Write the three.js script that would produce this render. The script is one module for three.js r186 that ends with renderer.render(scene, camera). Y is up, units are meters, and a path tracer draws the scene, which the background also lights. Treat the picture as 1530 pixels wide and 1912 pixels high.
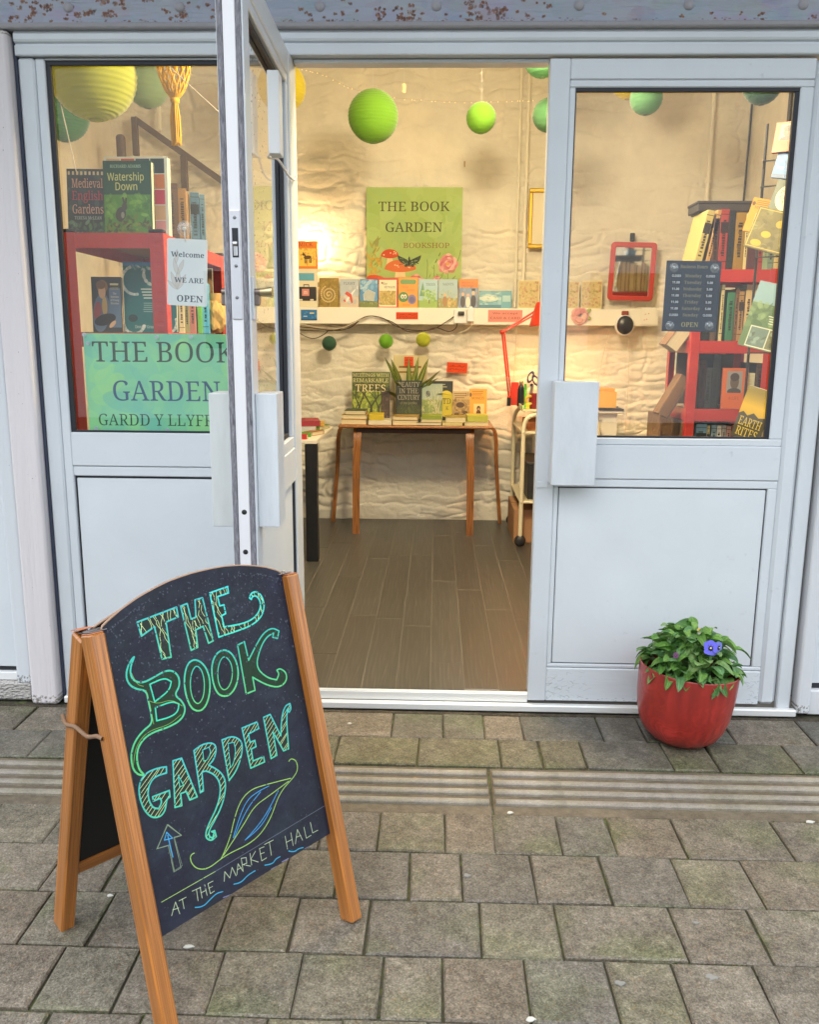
import * as THREE from 'three';
import { RoundedBoxGeometry } from 'three/addons/geometries/RoundedBoxGeometry.js';
import { mergeGeometries } from 'three/addons/utils/BufferGeometryUtils.js';
import { ImprovedNoise } from 'three/addons/math/ImprovedNoise.js';

// ---------------------------------------------------------------- camera, sky, sun, exposure
const scene = new THREE.Scene();
const camera = new THREE.PerspectiveCamera(61.66, 820 / 1024, 0.05, 400);
camera.position.set(0, 1.17, 2.74);
camera.rotation.set(-0.19826, 0.02919, 0.00722, 'YXZ');
const renderer = new THREE.WebGLRenderer({ antialias: true });
renderer.setSize(820, 1024);
renderer.toneMapping = THREE.LinearToneMapping;
renderer.toneMappingExposure = 1;
renderer.shadowMap.enabled = true;

{ // overcast sky, slightly cool, a little brighter overhead
  const W = 128, H = 64, d = new Float32Array(W * H * 4);
  for (let j = 0; j < H; j++) for (let i = 0; i < W; i++) {
    const up = Math.sin(((j + .5) / H - .5) * Math.PI), o = (j * W + i) * 4;
    const k = up > 0 ? .8 + .45 * up : .3;
    d[o] = 2.36 * k; d[o + 1] = 2.58 * k; d[o + 2] = 2.84 * k; d[o + 3] = 1;
  }
  const sky = new THREE.DataTexture(d, W, H, THREE.RGBAFormat, THREE.FloatType);
  sky.mapping = THREE.EquirectangularReflectionMapping; sky.magFilter = THREE.LinearFilter; sky.needsUpdate = true;
  scene.background = sky; scene.environment = sky;
}
const sun = new THREE.DirectionalLight(0xfff4e6, .7);
sun.position.set(-5, 13, 9); sun.castShadow = true; sun.shadow.radius = 60; sun.shadow.mapSize.set(2048, 2048);
Object.assign(sun.shadow.camera, { left: -5, right: 5, top: 5, bottom: -5, near: 1, far: 40 });
scene.add(sun, sun.target);

// ---------------------------------------------------------------- helpers
let seed = 7;
const rnd = () => { seed = (seed + 0x6d2b79f5) | 0; let t = Math.imul(seed ^ (seed >>> 15), 1 | seed); t = (t + Math.imul(t ^ (t >>> 7), 61 | t)) ^ t; return ((t ^ (t >>> 14)) >>> 0) / 4294967296; };
const rr = (a, b) => a + (b - a) * rnd();
const pick = (a) => a[Math.floor(rnd() * a.length)];
const V3 = (x, y, z) => new THREE.Vector3(x, y, z);
const noise = new ImprovedNoise();
const fbm = (x, y, z, n = 4) => { let s = 0, a = 1, t = 0; for (let i = 0; i < n; i++) { s += a * noise.noise(x, y, z); t += a; a *= .5; x *= 2.03; y *= 2.03; z *= 2.03; } return s / t; };
const names = {};
function numbered(n) { const k = names[n] = (names[n] ?? -1) + 1; return k ? n + '_' + String(k).padStart(3, '0') : n; }
function sh(o) { o.traverse((c) => { if (c.isMesh) { c.castShadow = true; c.receiveShadow = true; } }); return o; }
function thing(name, label, category, pos = [0, 0, 0], rot = [0, 0, 0], group) {
  const g = new THREE.Group(); g.name = numbered(name); g.position.set(...pos); g.rotation.set(...rot, 'YXZ');
  g.userData = { label, category }; if (group) g.userData.group = group;
  scene.add(g); return g;
}
function struct(name, label) { const g = new THREE.Group(); g.name = name; g.userData = { kind: 'structure' }; if (label) g.userData.label = label; scene.add(g); return g; }
function part(parent, name, geo, mat, label) {
  const g = Array.isArray(geo) ? (geo.length > 1 ? mergeGeometries(geo.map(plain)) : geo[0]) : geo;
  const m = new THREE.Mesh(g, mat); m.name = name; m.castShadow = m.receiveShadow = true;
  if (label) m.userData.label = label;
  parent.add(m); return m;
}
function plain(g) { const r = g.index ? g.toNonIndexed() : g; for (const k of Object.keys(r.attributes)) if (!['position', 'normal', 'uv'].includes(k)) r.deleteAttribute(k); r.morphAttributes = {}; return r; }
// box from min to max with chamfered edges; uv in metres on every face
function cbox(x0, y0, z0, x1, y1, z1, c = .002, uo = 0) {
  c = Math.min(c, (x1 - x0) * .45, (y1 - y0) * .45, (z1 - z0) * .45);
  const lo = [x0, y0, z0], hi = [x1, y1, z1], P = [], UV = [];
  const vtx = (s, in_) => [0, 1, 2].map((k) => (s[k] > 0 ? hi[k] : lo[k]) - (k === in_ ? 0 : s[k] * c));
  const tri = (a, b, d, ax) => { // orient outwards
    const e1 = b.map((v, k) => v - a[k]), e2 = d.map((v, k) => v - a[k]);
    const n = [e1[1] * e2[2] - e1[2] * e2[1], e1[2] * e2[0] - e1[0] * e2[2], e1[0] * e2[1] - e1[1] * e2[0]];
    const m = [0, 1, 2].map((k) => (a[k] + b[k] + d[k]) / 3 - (lo[k] + hi[k]) / 2);
    const out = n[0] * m[0] + n[1] * m[1] + n[2] * m[2] > 0 ? [a, b, d] : [a, d, b];
    for (const v of out) { P.push(...v); UV.push(...(ax === 0 ? [v[2] + uo, v[1]] : ax === 1 ? [v[0] + uo, v[2]] : [v[0] + uo, v[1]])); }
  };
  const quad = (a, b, d, e, ax) => { tri(a, b, d, ax); tri(a, d, e, ax); };
  for (let k = 0; k < 3; k++) for (const s of [-1, 1]) {
    const u = (k + 1) % 3, w = (k + 2) % 3, q = [[-1, -1], [1, -1], [1, 1], [-1, 1]].map(([a, b]) => { const t = [0, 0, 0]; t[k] = s; t[u] = a; t[w] = b; return vtx(t, k); });
    quad(...q, k);
  }
  if (c > 0) {
    for (let k = 0; k < 3; k++) { const u = (k + 1) % 3, w = (k + 2) % 3;
      for (const a of [-1, 1]) for (const b of [-1, 1]) { const t = (s) => { const r = [0, 0, 0]; r[k] = s; r[u] = a; r[w] = b; return r; }; quad(vtx(t(-1), u), vtx(t(1), u), vtx(t(1), w), vtx(t(-1), w), u); } }
    for (const a of [-1, 1]) for (const b of [-1, 1]) for (const d of [-1, 1]) tri(vtx([a, b, d], 0), vtx([a, b, d], 1), vtx([a, b, d], 2), 1);
  }
  const g = new THREE.BufferGeometry();
  g.setAttribute('position', new THREE.Float32BufferAttribute(P, 3)); g.setAttribute('uv', new THREE.Float32BufferAttribute(UV, 2)); g.computeVertexNormals();
  return g;
}
const cb = (w, h, d, c, x = 0, y = 0, z = 0) => cbox(x - w / 2, y - h / 2, z - d / 2, x + w / 2, y + h / 2, z + d / 2, c);
function rbox(w, h, d, r, seg = 2) { const g = new RoundedBoxGeometry(w, h, d, seg, r); return g; }
function tube(pts, r, seg = 24, rad = 6, closed = false) { return new THREE.TubeGeometry(new THREE.CatmullRomCurve3(pts.map((p) => p.isVector3 ? p : V3(...p)), closed), seg, r, rad, closed); }
function rod(a, b, r0, r1 = r0, seg = 10) { const A = V3(...a), B = V3(...b), d = B.clone().sub(A), g = new THREE.CylinderGeometry(r1, r0, d.length(), seg); g.applyQuaternion(new THREE.Quaternion().setFromUnitVectors(V3(0, 1, 0), d.normalize())); g.translate(...A.add(B).multiplyScalar(.5).toArray()); return g; }
// bar with a rectangular section between two points; side = direction of its width
function bar(a, b, w, d, side, c = .002) {
  const A = V3(...a), B = V3(...b), y = B.clone().sub(A), L = y.length(); y.normalize();
  const x = V3(...side).addScaledVector(y, -V3(...side).dot(y)).normalize(), z = x.clone().cross(y);
  const g = cbox(-w / 2, 0, -d / 2, w / 2, L, d / 2, c); g.applyMatrix4(new THREE.Matrix4().makeBasis(x, y, z).setPosition(A)); return g;
}
function quadOf(w, h, uv = [0, 0, 1, 1]) { const g = new THREE.PlaneGeometry(w, h), a = g.attributes.uv; for (let i = 0; i < a.count; i++) a.setXY(i, uv[0] + a.getX(i) * (uv[2] - uv[0]), uv[1] + a.getY(i) * (uv[3] - uv[1])); return g; }
function lathe(pts, seg = 32) { return new THREE.LatheGeometry(pts.map((p) => new THREE.Vector2(...p)), seg); }
function canvas(w, h, draw) { const c = document.createElement('canvas'); c.width = w; c.height = h; const x = c.getContext('2d'); draw(x, w, h); return c; }
function tex(c, srgb = true, rep) { const t = new THREE.CanvasTexture(c); if (srgb) t.colorSpace = THREE.SRGBColorSpace; t.wrapS = t.wrapT = THREE.RepeatWrapping; if (rep) t.repeat.set(...rep); return t; }
const hash2 = (x, y, z) => { let h = Math.imul(x, 374761393) ^ Math.imul(y, 668265263) ^ Math.imul(z, 974634877); h = Math.imul(h ^ (h >>> 13), 1274126177); return ((h ^ (h >>> 16)) >>> 0) / 2147483648 - 1; };
// smooth value noise -1..1 on a lattice that repeats after sx by sy cells
function grid(x, y, sx, sy, z) { sx = Math.max(1, Math.round(sx)); sy = Math.max(1, Math.round(sy)); const i = Math.floor(x), j = Math.floor(y), f = x - i, g = y - j, u = f * f * (3 - 2 * f), w = g * g * (3 - 2 * g), i0 = i % sx, i1 = (i + 1) % sx, j0 = j % sy, j1 = (j + 1) % sy; const a = hash2(i0, j0, z), b = hash2(i1, j0, z), c = hash2(i0, j1, z), d = hash2(i1, j1, z); return a + (b - a) * u + (c - a + (a - b - c + d) * u) * w; }
// tiling noise picture: f(u, v, n) -> [r, g, b] 0..255, n = periodic fbm
function noiseTex(w, h, f, srgb = true, rep) {
  const d = new Uint8Array(w * h * 4);
  const per = (u, v, s, z, oct = 4, sy = s) => { let r = 0, a = 1, t = 0; for (let o = 0; o < oct; o++) { r += a * grid(u * s, v * sy, s, sy, z * 17 + o); t += a; a *= .5; s *= 2; sy *= 2; } return r / t; };
  for (let j = 0; j < h; j++) for (let i = 0; i < w; i++) { const c = f(i / w, j / h, per), o = (j * w + i) * 4; for (let k = 0; k < 3; k++) d[o + k] = Math.max(0, Math.min(255, c[k] ?? c[0])); d[o + 3] = 255; }
  const t = new THREE.DataTexture(d, w, h); t.magFilter = THREE.LinearFilter; t.wrapS = t.wrapT = THREE.RepeatWrapping; if (srgb) t.colorSpace = THREE.SRGBColorSpace; if (rep) t.repeat.set(...rep); t.needsUpdate = true; return t;
}
const lin = (r, g, b) => new THREE.Color().setRGB(r, g, b);
const css = (c) => new THREE.Color(c);
const std = (color, roughness = .6, more = {}) => new THREE.MeshStandardMaterial({ color, roughness, ...more });
const phys = (color, roughness = .6, more = {}) => new THREE.MeshPhysicalMaterial({ color, roughness, ...more });

// ---------------------------------------------------------------- shared materials
const speck = noiseTex(256, 256, (u, v, n) => { const g = 128 + 210 * n(u, v, 18, 1, 4) + rr(-14, 14); return [g, g, g]; }, false, [3, 3]);
const dentBump = noiseTex(256, 256, (u, v, n) => { const g = 128 + 160 * n(u, v, 3, 2, 3) + 40 * n(u, v, 25, 5, 2); return [g, g, g]; }, false, [1.2, 1.2]);
const paintMap = noiseTex(512, 512, (u, v, n) => { // even paint with faint blotches and a few grey marks
  const b = n(u, v, 4, 0, 4) * 10, m = Math.max(0, n(u, v, 60, 3, 3) - .5) * 70 * Math.max(0, n(u, v, 5, 8, 2) + .15); const g = 244 + b - m; return [g, g, g + 1]; }, true, [.9, .9]);
const M = {
  alu: phys(lin(.675, .71, .74), .36, { map: paintMap, bumpMap: dentBump, bumpScale: .0009, clearcoat: .15, clearcoatRoughness: .3 }),
  panel: phys(lin(.695, .73, .755), .42, { map: paintMap, bumpMap: dentBump, bumpScale: .0016 }),
  white: std(lin(.74, .74, .74), .5),
  gasket: std(lin(.013, .015, .022), .55),
  black: std(lin(.015, .015, .016), .5),
  steel: std(lin(.6, .6, .6), .28, { metalness: 1 }),
  glass: new THREE.MeshPhysicalMaterial({ color: 0xffffff, transmission: 1, thickness: 0, roughness: 0, ior: 1.76 }),
  cream: std(lin(.74, .66, .45), .4),
  red: std(lin(.52, .035, .02), .42, { bumpMap: speck, bumpScale: .0006 }),
  brass: std(lin(.5, .4, .24), .35, { metalness: 1 }),
};

// ---------------------------------------------------------------- ground
const G = -.06; // pavement level; the shop floor is y = 0
const mossTex = noiseTex(512, 512, (u, v, n) => {
  const k = n(u, v, 40, 0, 4), m = n(u, v, 7, 4, 3) > .05 ? 1 : .3, g = Math.max(0, Math.min(1, .4 + k * 1.4)) * m;
  return [66 + 20 * g + rr(-12, 12), 62 + 32 * g + rr(-12, 12), 48 + 2 * g + rr(-10, 10)]; }, true, [1.6, 1.6]);
const bedMat = std(0xffffff, .95, { map: mossTex, bumpMap: speck, bumpScale: .004 });
const settTex = noiseTex(1024, 1024, (u, v, n) => {
  const a = n(u, v, 7, 0, 4), b = n(u, v, 60, 3, 3), c = n(u, v, 4, 7, 4), e = n(u, v, 22, 5, 3), gr = rr(-1, 1);
  let t = 158 + 22 * a + 26 * b + 20 * e + 26 * gr; const spot = n(u, v, 170, 11, 2) > .6 ? 34 : 0, dark = Math.min(0, n(u, v, 90, 21, 3) + .42) * 90, rust = n(u, v, 80, 31, 2) > .55 ? 1 : 0;
  t += spot + dark + (n(u, v, 256, 41, 2) * 46); const moss = Math.max(0, c * 1.3 - .12);
  return [t + 3 - 14 * moss + 10 * rust, t - 3 + 1 * moss, t - 17 - 28 * moss - 8 * rust]; }, true, [1.35, 1.35]);
const settBump = noiseTex(512, 512, (u, v, n) => { const g = 128 + 62 * n(u, v, 70, 3, 3) + 34 * n(u, v, 14, 1, 3) + rr(-34, 34); return [g, g, g]; }, false, [2.6, 2.6]);
const settMats = [[.62, .56, .505], [.655, .60, .545], [.565, .52, .475], [.61, .575, .50], [.54, .51, .49], [.64, .56, .49]].map((c) => std(lin(c[0] * .66, c[1] * .655, c[2] * .66), .68, { map: settTex, bumpMap: settBump, bumpScale: .004 }));
const mossy = [[.50, .49, .37], [.56, .53, .42]].map((c) => std(lin(c[0] * .6, c[1] * .6, c[2] * .6), .72, { map: settTex, bumpMap: settBump, bumpScale: .004 }));
const slate = [[.47, .47, .475], [.52, .51, .50]].map((c) => std(lin(c[0] * .6, c[1] * .6, c[2] * .6), .6, { map: settTex, bumpMap: settBump, bumpScale: .003 }));
const pavement = struct('pavement');
part(pavement, 'joint_bed', new THREE.PlaneGeometry(80, 80).rotateX(-Math.PI / 2).translate(0, G - .0085, 32), bedMat).geometry.attributes.uv.array.forEach((v, i, a) => { a[i] = v * 80; });
function settGeo(x0, z0, x1, z1, lift, tx, tz) { // chamfered stone with slightly uneven outline, 18 triangles
  const c = .0032, j = () => rr(-.0025, .0025), ou = rnd() * 3, ov = rnd() * 3;
  const bot = [[x0, z0], [x1, z0], [x1, z1], [x0, z1]].map(([x, z]) => [x + j(), z + j()]);
  const cx = (x0 + x1) / 2, cz = (z0 + z1) / 2, y = (x, z) => G + lift + (x - cx) * tx + (z - cz) * tz;
  const mid = bot.map(([x, z]) => [x, y(x, z) - c, z]), top = bot.map(([x, z]) => { const X = x - Math.sign(x - cx) * c * 1.3, Z = z - Math.sign(z - cz) * c * 1.3; return [X, y(X, Z), Z]; }), low = bot.map(([x, z]) => [x, G - .03, z]);
  const P = [], UV = [], q = (a, b, d, e, k) => { for (const v of [a, b, d, a, d, e]) { P.push(...v); UV.push(v[0] + (k === 1 ? -v[1] : k === 3 ? v[1] : 0) + ou, v[2] + (k === 0 ? v[1] : k === 2 ? -v[1] : 0) + ov); } };
  q(top[3], top[2], top[1], top[0]);
  for (let k = 0; k < 4; k++) { const n = (k + 1) % 4; q(mid[n], mid[k], top[k], top[n], k); q(low[n], low[k], mid[k], mid[n], k); }
  const g = new THREE.BufferGeometry(); g.setAttribute('position', new THREE.Float32BufferAttribute(P, 3)); g.setAttribute('uv', new THREE.Float32BufferAttribute(UV, 2)); g.computeVertexNormals();
  return g;
}
const settRow = (z0, z1, xs, mats) => {
  for (let i = 0; i + 1 < xs.length; i++) { const e = .0016 + rr(0, .0016); part(pavement, numbered('sett'), settGeo(xs[i] + e, z0 + e, xs[i + 1] - e, z1 - e, rr(-.0014, .0014), rr(-.005, .005), rr(-.005, .005)), pick(mats)); }
};
function widen(xs, a, b) { while (xs[0] > a) xs.unshift(xs[0] - rr(.17, .3)); while (xs.at(-1) < b) xs.push(xs.at(-1) + rr(.17, .3)); return xs; }
part(pavement, 'mortar_strip', cbox(-1.9, G - .03, .027, 1.9, G - .001, .047, .003), std(lin(.2, .175, .14), .95, { map: settTex, bumpMap: settBump, bumpScale: .012 }));
settRow(.049, .226, widen([-1.338, -0.126, .037, .169, .294, .546, .679, .958, 1.204], -1.9, 1.9), [...settMats.slice(0, 3), slate[1], slate[0]]);
settRow(.226, .404, widen([-1.209, -0.985, -0.773, -0.544, -0.29, -0.039, .21, .333, .462, .715, .849, 1.09], -1.9, 1.9), [...mossy, ...mossy, settMats[3], slate[1]]);
settRow(.662, .842, widen([-0.965, -0.775, -0.629, -0.447, -0.279, -0.129, .039, .162, .328, .46, .631, .888], -1.9, 2), settMats);
settRow(.842, 1.026, widen([-0.889, -0.745, -0.593, -0.467, -0.341, -0.217, -0.047, .076, .244, .411, .583, .749], -1.9, 2.1), settMats);
settRow(1.026, 1.203, widen([-0.856, -0.709, -0.568, -0.441, -0.291, -0.132, .111, .278, .532, .7], -1.9, 2.1), settMats);
settRow(1.203, 1.374, widen([-0.747, -0.592, -0.414, -0.257, -0.092, .03, .194, .358, .489, .651], -1.9, 2.1), settMats);
settRow(1.374, 1.55, widen([-0.7, -0.53, -0.296, -0.156, .001], -1.9, 2.1), settMats);
for (let z = 1.55; z < 2.6; z += .176) settRow(z, z + .176, widen([-1.2], -1.4, 1.4), settMats);
{ // moss tufts along the joints: nobody could count them
  const g = new THREE.ConeGeometry(.0022, .006, 4), m = new THREE.InstancedMesh(g, std(lin(.06, .085, .018), .95), 3600), o = new THREE.Object3D();
  const rows = [.226, .404, .662, .842, 1.026, 1.203, 1.374];
  for (let i = 0; i < 3600; i++) {
    let z = pick(rows), x = rr(-1.7, 1.8); const on = fbm(x * 3.1, z * 7, 2, 3);
    if (on < -.02) { x = rr(-1.2, 1.5); if (fbm(x * 3.1, z * 7, 2, 3) < -.05) z += .7; }
    o.position.set(x, G - .006 + rr(-.002, .002), Math.min(z, 1.38) + rr(-.0035, .0035)); o.rotation.set(rr(-.6, .6), rr(0, 6), rr(-.6, .6)); o.scale.setScalar(rr(.5, 1.25)); o.updateMatrix(); m.setMatrixAt(i, o.matrix);
  }
  m.name = 'moss'; m.userData = { kind: 'stuff', label: 'green moss growing in the joints of the grey paving stones', category: 'moss' }; m.receiveShadow = true; scene.add(m);
}
{ // grass blades at the right end of the drain
  const gs = []; for (let i = 0; i < 70; i++) { const x = rr(1.07, 1.45), z = .4 + rr(-.012, .012), h = rr(.006, .02); gs.push(rod([x, G - .006, z], [x + rr(-.012, .012), G - .004 + h, z + rr(-.008, .012)], .0012, .0003, 3)); }
  const m = part(scene, 'grass', gs, std(lin(.07, .12, .02), .8)); m.userData = { kind: 'stuff', label: 'small tuft of green grass where paving meets the drain at right', category: 'grass' };
}
// linear drain: concrete units with four raised ribs
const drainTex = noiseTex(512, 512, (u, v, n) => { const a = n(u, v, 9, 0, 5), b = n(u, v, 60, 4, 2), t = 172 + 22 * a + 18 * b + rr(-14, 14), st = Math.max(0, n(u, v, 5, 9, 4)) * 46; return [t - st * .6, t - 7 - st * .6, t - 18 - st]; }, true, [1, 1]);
const drainMat = std(lin(.33, .285, .225), .85, { map: drainTex, bumpMap: settBump, bumpScale: .003 }), ribMat = std(lin(.60, .575, .55), .55, { map: drainTex, bumpMap: settBump, bumpScale: .0003 });  // slab darkened for dirt and for the shadow lines beside the ribs
function drain(x0, x1, label) {
  const d = thing('drain_channel', label, 'drain channel', [(x0 + x1) / 2, G, .533]);
  const a = x0 - (x0 + x1) / 2 + .003, b = x1 - (x0 + x1) / 2 - .003;
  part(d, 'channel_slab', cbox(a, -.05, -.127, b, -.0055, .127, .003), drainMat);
  for (const z of [-.086, -.034, .018, .07]) { // rounded rib
    const s = new THREE.Shape(); s.moveTo(-.0125, -.01); s.lineTo(-.0115, .001); s.quadraticCurveTo(-.008, .0065, 0, .0075); s.quadraticCurveTo(.008, .0065, .0115, .001); s.lineTo(.0125, -.01);
    part(d, 'rib', new THREE.ExtrudeGeometry(s, { depth: b - a - .012, bevelEnabled: false, curveSegments: 10 }).rotateY(Math.PI / 2).translate(a + .006, 0, z), ribMat);
  }
  return d;
}
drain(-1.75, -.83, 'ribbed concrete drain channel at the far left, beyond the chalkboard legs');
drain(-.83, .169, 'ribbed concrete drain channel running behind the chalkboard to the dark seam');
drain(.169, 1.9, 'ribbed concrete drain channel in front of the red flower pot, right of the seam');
// small litter
function scrap(name, label, cat, x, z, r, mat, n = 7) {
  const s = new THREE.Shape(); for (let i = 0; i <= n; i++) { const a = i / n * 6.2832, q = r * .75 * (i % n ? rr(.5, 1.15) : .9); i ? s.lineTo(Math.cos(a) * q * 1.5, Math.sin(a) * q) : s.moveTo(r * 1.35, 0); }
  const m = part(scene, numbered(name), new THREE.ExtrudeGeometry(s, { depth: .002, bevelThickness: .001, bevelSize: .001, bevelSegments: 1 }).rotateX(-Math.PI / 2).translate(x, G + .001, z), mat); m.userData = { label, category: cat };
}
const pale = std(lin(.56, .54, .48), .7);
scrap('fallen_petal', 'pale fallen petal on the paving under the chalkboard panel', 'petal', -0.494,1.199, .008, pale);
scrap('white_pebble', 'white pebble on the paving just below the drain at the right edge', 'pebble', .993,.67, .009, pale);
scrap('fallen_petal', 'whitish scrap on the paving at the bottom edge, right of centre', 'petal', .189,1.366, .008, pale);
scrap('fallen_petal', 'tiny pale scrap beside the drain seam on the pavement', 'petal', .212,.659, .006, pale);
scrap('fallen_petal', 'tiny pale scrap on the row of setts by the door threshold', 'petal', -0.268,.141, .006, pale);
scrap('fallen_leaf', 'small brown dry leaf lying on the drain ribs right of the chalkboard', 'leaf', -0.042,.49, .007, std(lin(.3, .16, .08), .8));
scrap('fallen_petal', 'tiny white scrap on the paving below the chalkboard cross rail', 'petal', -0.717,1.043, .005, pale);
for (const [x, z, r, where] of [[.374,1.268, .018, 'lower right of the chalkboard, left one of two'], [.56,1.245, .02, 'at the lower right, right one of two'], [.088,.936, .014, 'just right of the chalkboard foot'], [.576,1.083, .011, 'below the red flower pot']]) scrap('gum_stain', 'pale gum spot trodden into the paving ' + where, 'gum spot', x, z, r * .5, std(lin(.235, .225, .2), .9), 13);
for (const o of scene.children) if (/^gum_stain/.test(o.name)) o.userData.group = 'gum spots on the paving';

// ---------------------------------------------------------------- shop front
// glazed frame helper: gasket strips round a pane and the pane itself, in the plane z
function glaze(t, x0, y0, x1, y1, z, gw, gh) {
  part(t, 'glass_pane', new THREE.PlaneGeometry(x1 - x0 + .01, y1 - y0 + .01).translate((x0 + x1) / 2, (y0 + y1) / 2, z), M.glass);
  part(t, 'gasket', [cbox(x0, y1 - gh, z + .001, x1, y1, z + .011, .001), cbox(x0, y0, z + .001, x1, y0 + gh * .5, z + .011, .001), cbox(x0, y0 + gh * .5, z + .001, x0 + gw, y1 - gh, z + .011, .001), cbox(x1 - gw, y0 + gh * .5, z + .001, x1, y1 - gh, z + .011, .001)], M.gasket);
}
const scuff = tex(canvas(512, 128, (x, w, h) => { // flaking and scuffed paint at the foot of a door
  x.fillStyle = '#f4f5f6'; x.fillRect(0, 0, w, h);
  for (let i = 0; i < 110; i++) { const l = rnd() < .7, X = l ? Math.abs(rr(-1, 1)) ** 1.6 * 95 : w - Math.abs(rr(-1, 1)) ** 1.6 * 70, Y = rr(8, h); x.strokeStyle = `rgba(${rr(90, 150)},${rr(95, 150)},${rr(100, 155)},${rr(.12, .45)})`; x.lineWidth = rr(.6, 2); x.beginPath(); x.moveTo(X, Y); x.quadraticCurveTo(X + rr(-9, 9), Y + rr(-8, 8), X + rr(-7, 16), Y + rr(-12, 12)); x.stroke(); }
  for (let i = 0; i < 60; i++) { x.fillStyle = `rgba(120,120,118,${rr(.2, .6)})`; x.fillRect(rr(0, w), h - Math.abs(rr(-1, 1)) * 16, rr(1, 6), rr(1, 3)); }
}));
function uvFit(g, x0, y0, x1, y1) { const p = g.attributes.position, u = g.attributes.uv; for (let i = 0; i < p.count; i++) u.setXY(i, (p.getX(i) - x0) / (x1 - x0), (p.getY(i) - y0) / (y1 - y0)); return g; }
const scuffMat = phys(lin(.675, .71, .74), .4, { map: scuff, bumpMap: dentBump, bumpScale: .0009 });

{ // ---- right door leaf, closed
  const t = thing('shop_door', 'closed white door leaf on the right with the blue hours sign in its window', 'door', [.74, -.028, 0]);
  const X = -.74, Y = .028, b = (n, x0, y0, z0, x1, y1, z1, c = .003, m = M.alu, lab) => part(t, n, cbox(x0 + X, y0 + Y, z0, x1 + X, y1 + Y, z1, c), m, lab);
  b('stile', .325, -.028, -.045, .385, 1.983, 0, .003);
  b('stile', 1.1, -.028, -.045, 1.157, 1.983, 0, .012);
  b('rail', .385, 1.925, -.045, 1.1, 1.983, -.0015); 
  b('rail', .385, .735, -.045, 1.1, .845, -.0015);
  part(t, 'rail', uvFit(cbox(.385 + X, -.028 + Y, -.045, 1.1 + X, .09 + Y, -.0015, .003), .385 + X, 0, 1.1 + X, .118), scuffMat, 'scuffed bottom rail with chipped paint');
  // beads round the glass and the panel
  b('glazing_bead', .385, 1.904, -.04, 1.1, 1.925, -.004); b('glazing_bead', .385, .845, -.04, 1.1, .868, -.004);
  b('glazing_bead', .385, .868, -.04, .403, 1.904, -.004); b('glazing_bead', 1.06, .868, -.04, 1.1, 1.904, -.004);
  b('panel_bead', .385, .708, -.04, 1.1, .7335, -.004); b('panel_bead', .385, .0915, -.04, 1.1, .104, -.004);
  b('panel_bead', .385, .104, -.04, .401, .708, -.004); b('panel_bead', 1.07, .104, -.04, 1.1, .708, -.004);
  b('panel', .404, .107, -.04, 1.066, .7035, -.009, .002, M.panel);
  b('panel_gasket', .401, .104, -.04, 1.07, .708, -.014, .001, M.gasket);
  part(t, 'glass_pane', new THREE.PlaneGeometry(.67, 1.05).translate(.7315 + X, 1.3865 + Y, -.022), M.glass);
  part(t, 'gasket', [[.403, 1.893, 1.06, 1.904], [.403, .868, 1.06, .874], [.403, .874, .407, 1.893], [1.046, .874, 1.06, 1.893]].map(([a, c, d, e]) => cbox(a + X, c + Y, -.021, d + X, e + Y, -.008, .001)), M.gasket);
  // boxed pull handle
  const h = rbox(.136, .322, .075, .0025); part(t, 'pull_handle', h.translate(.434 + X, .886 + Y, .0375), M.alu, 'square white boxed pull handle');
  part(t, 'lock_cover', cbox(.33 + X, .705 + Y, .0005, .366 + X, .725 + Y, .004, .001), M.alu);
}
{ // ---- frame round door and window
  const t = thing('door_frame', 'pale grey metal frame round the shop entrance and its head rail', 'door frame', [0, 0, 0]);
  const b = (n, ...a) => part(t, n, cbox(...a), M.alu);
  const headG = (x0, x1) => { // stepped head profile, extruded along x
    const s = new THREE.Shape(); for (const [k, p] of [[0, [-.07, 1.989]], [1, [.012, 1.989]], [1, [.014, 1.992]], [1, [.0142, 2.016]], [1, [.0075, 2.0185]], [1, [.0075, 2.0225]], [1, [.016, 2.026]], [1, [.019, 2.032]], [1, [.019, 2.046]], [1, [.012, 2.056]], [1, [-.07, 2.056]]]) k ? s.lineTo(-p[0], p[1]) : s.moveTo(-p[0], p[1]);
    return new THREE.ExtrudeGeometry(s, { depth: x1 - x0, bevelEnabled: false }).rotateY(Math.PI / 2).translate(x0, 0, 0);
  };
  part(t, 'head_rail', headG(-1.262, 1.3), M.alu);
  b('inner_head', -.437, 1.976, -.07, .325, 1.987, -.02, .002);
  b('jamb', 1.16, -.05, -.07, 1.205, 1.986, .004, .004);
  b('jamb', -.466, -.05, -.07, -.4395, 1.986, .002, .004);
  part(t, 'jamb_recess', cbox(1.206, -.05, -.07, 1.216, 1.986, -.02, .001), std(lin(.22, .22, .21), .8));  // strip coloured dark for dirt and the shadow in the recess
  // threshold
  const alu = std(lin(.80, .80, .78), .35, { metalness: .25 });
  part(t, 'threshold', [cbox(-1.26, -.0595, .002, 1.22, -.034, .026, .004)], alu);
  part(t, 'threshold', [cbox(-.437, -.035, -.0145, .325, -.004, .0015, .002)], alu);
  part(t, 'threshold_ridge', [-.0125, -.0045].map((z) => cbox(-.437, -.0045, z, .325, -.001, z + .004, .001)), alu);
}
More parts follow.
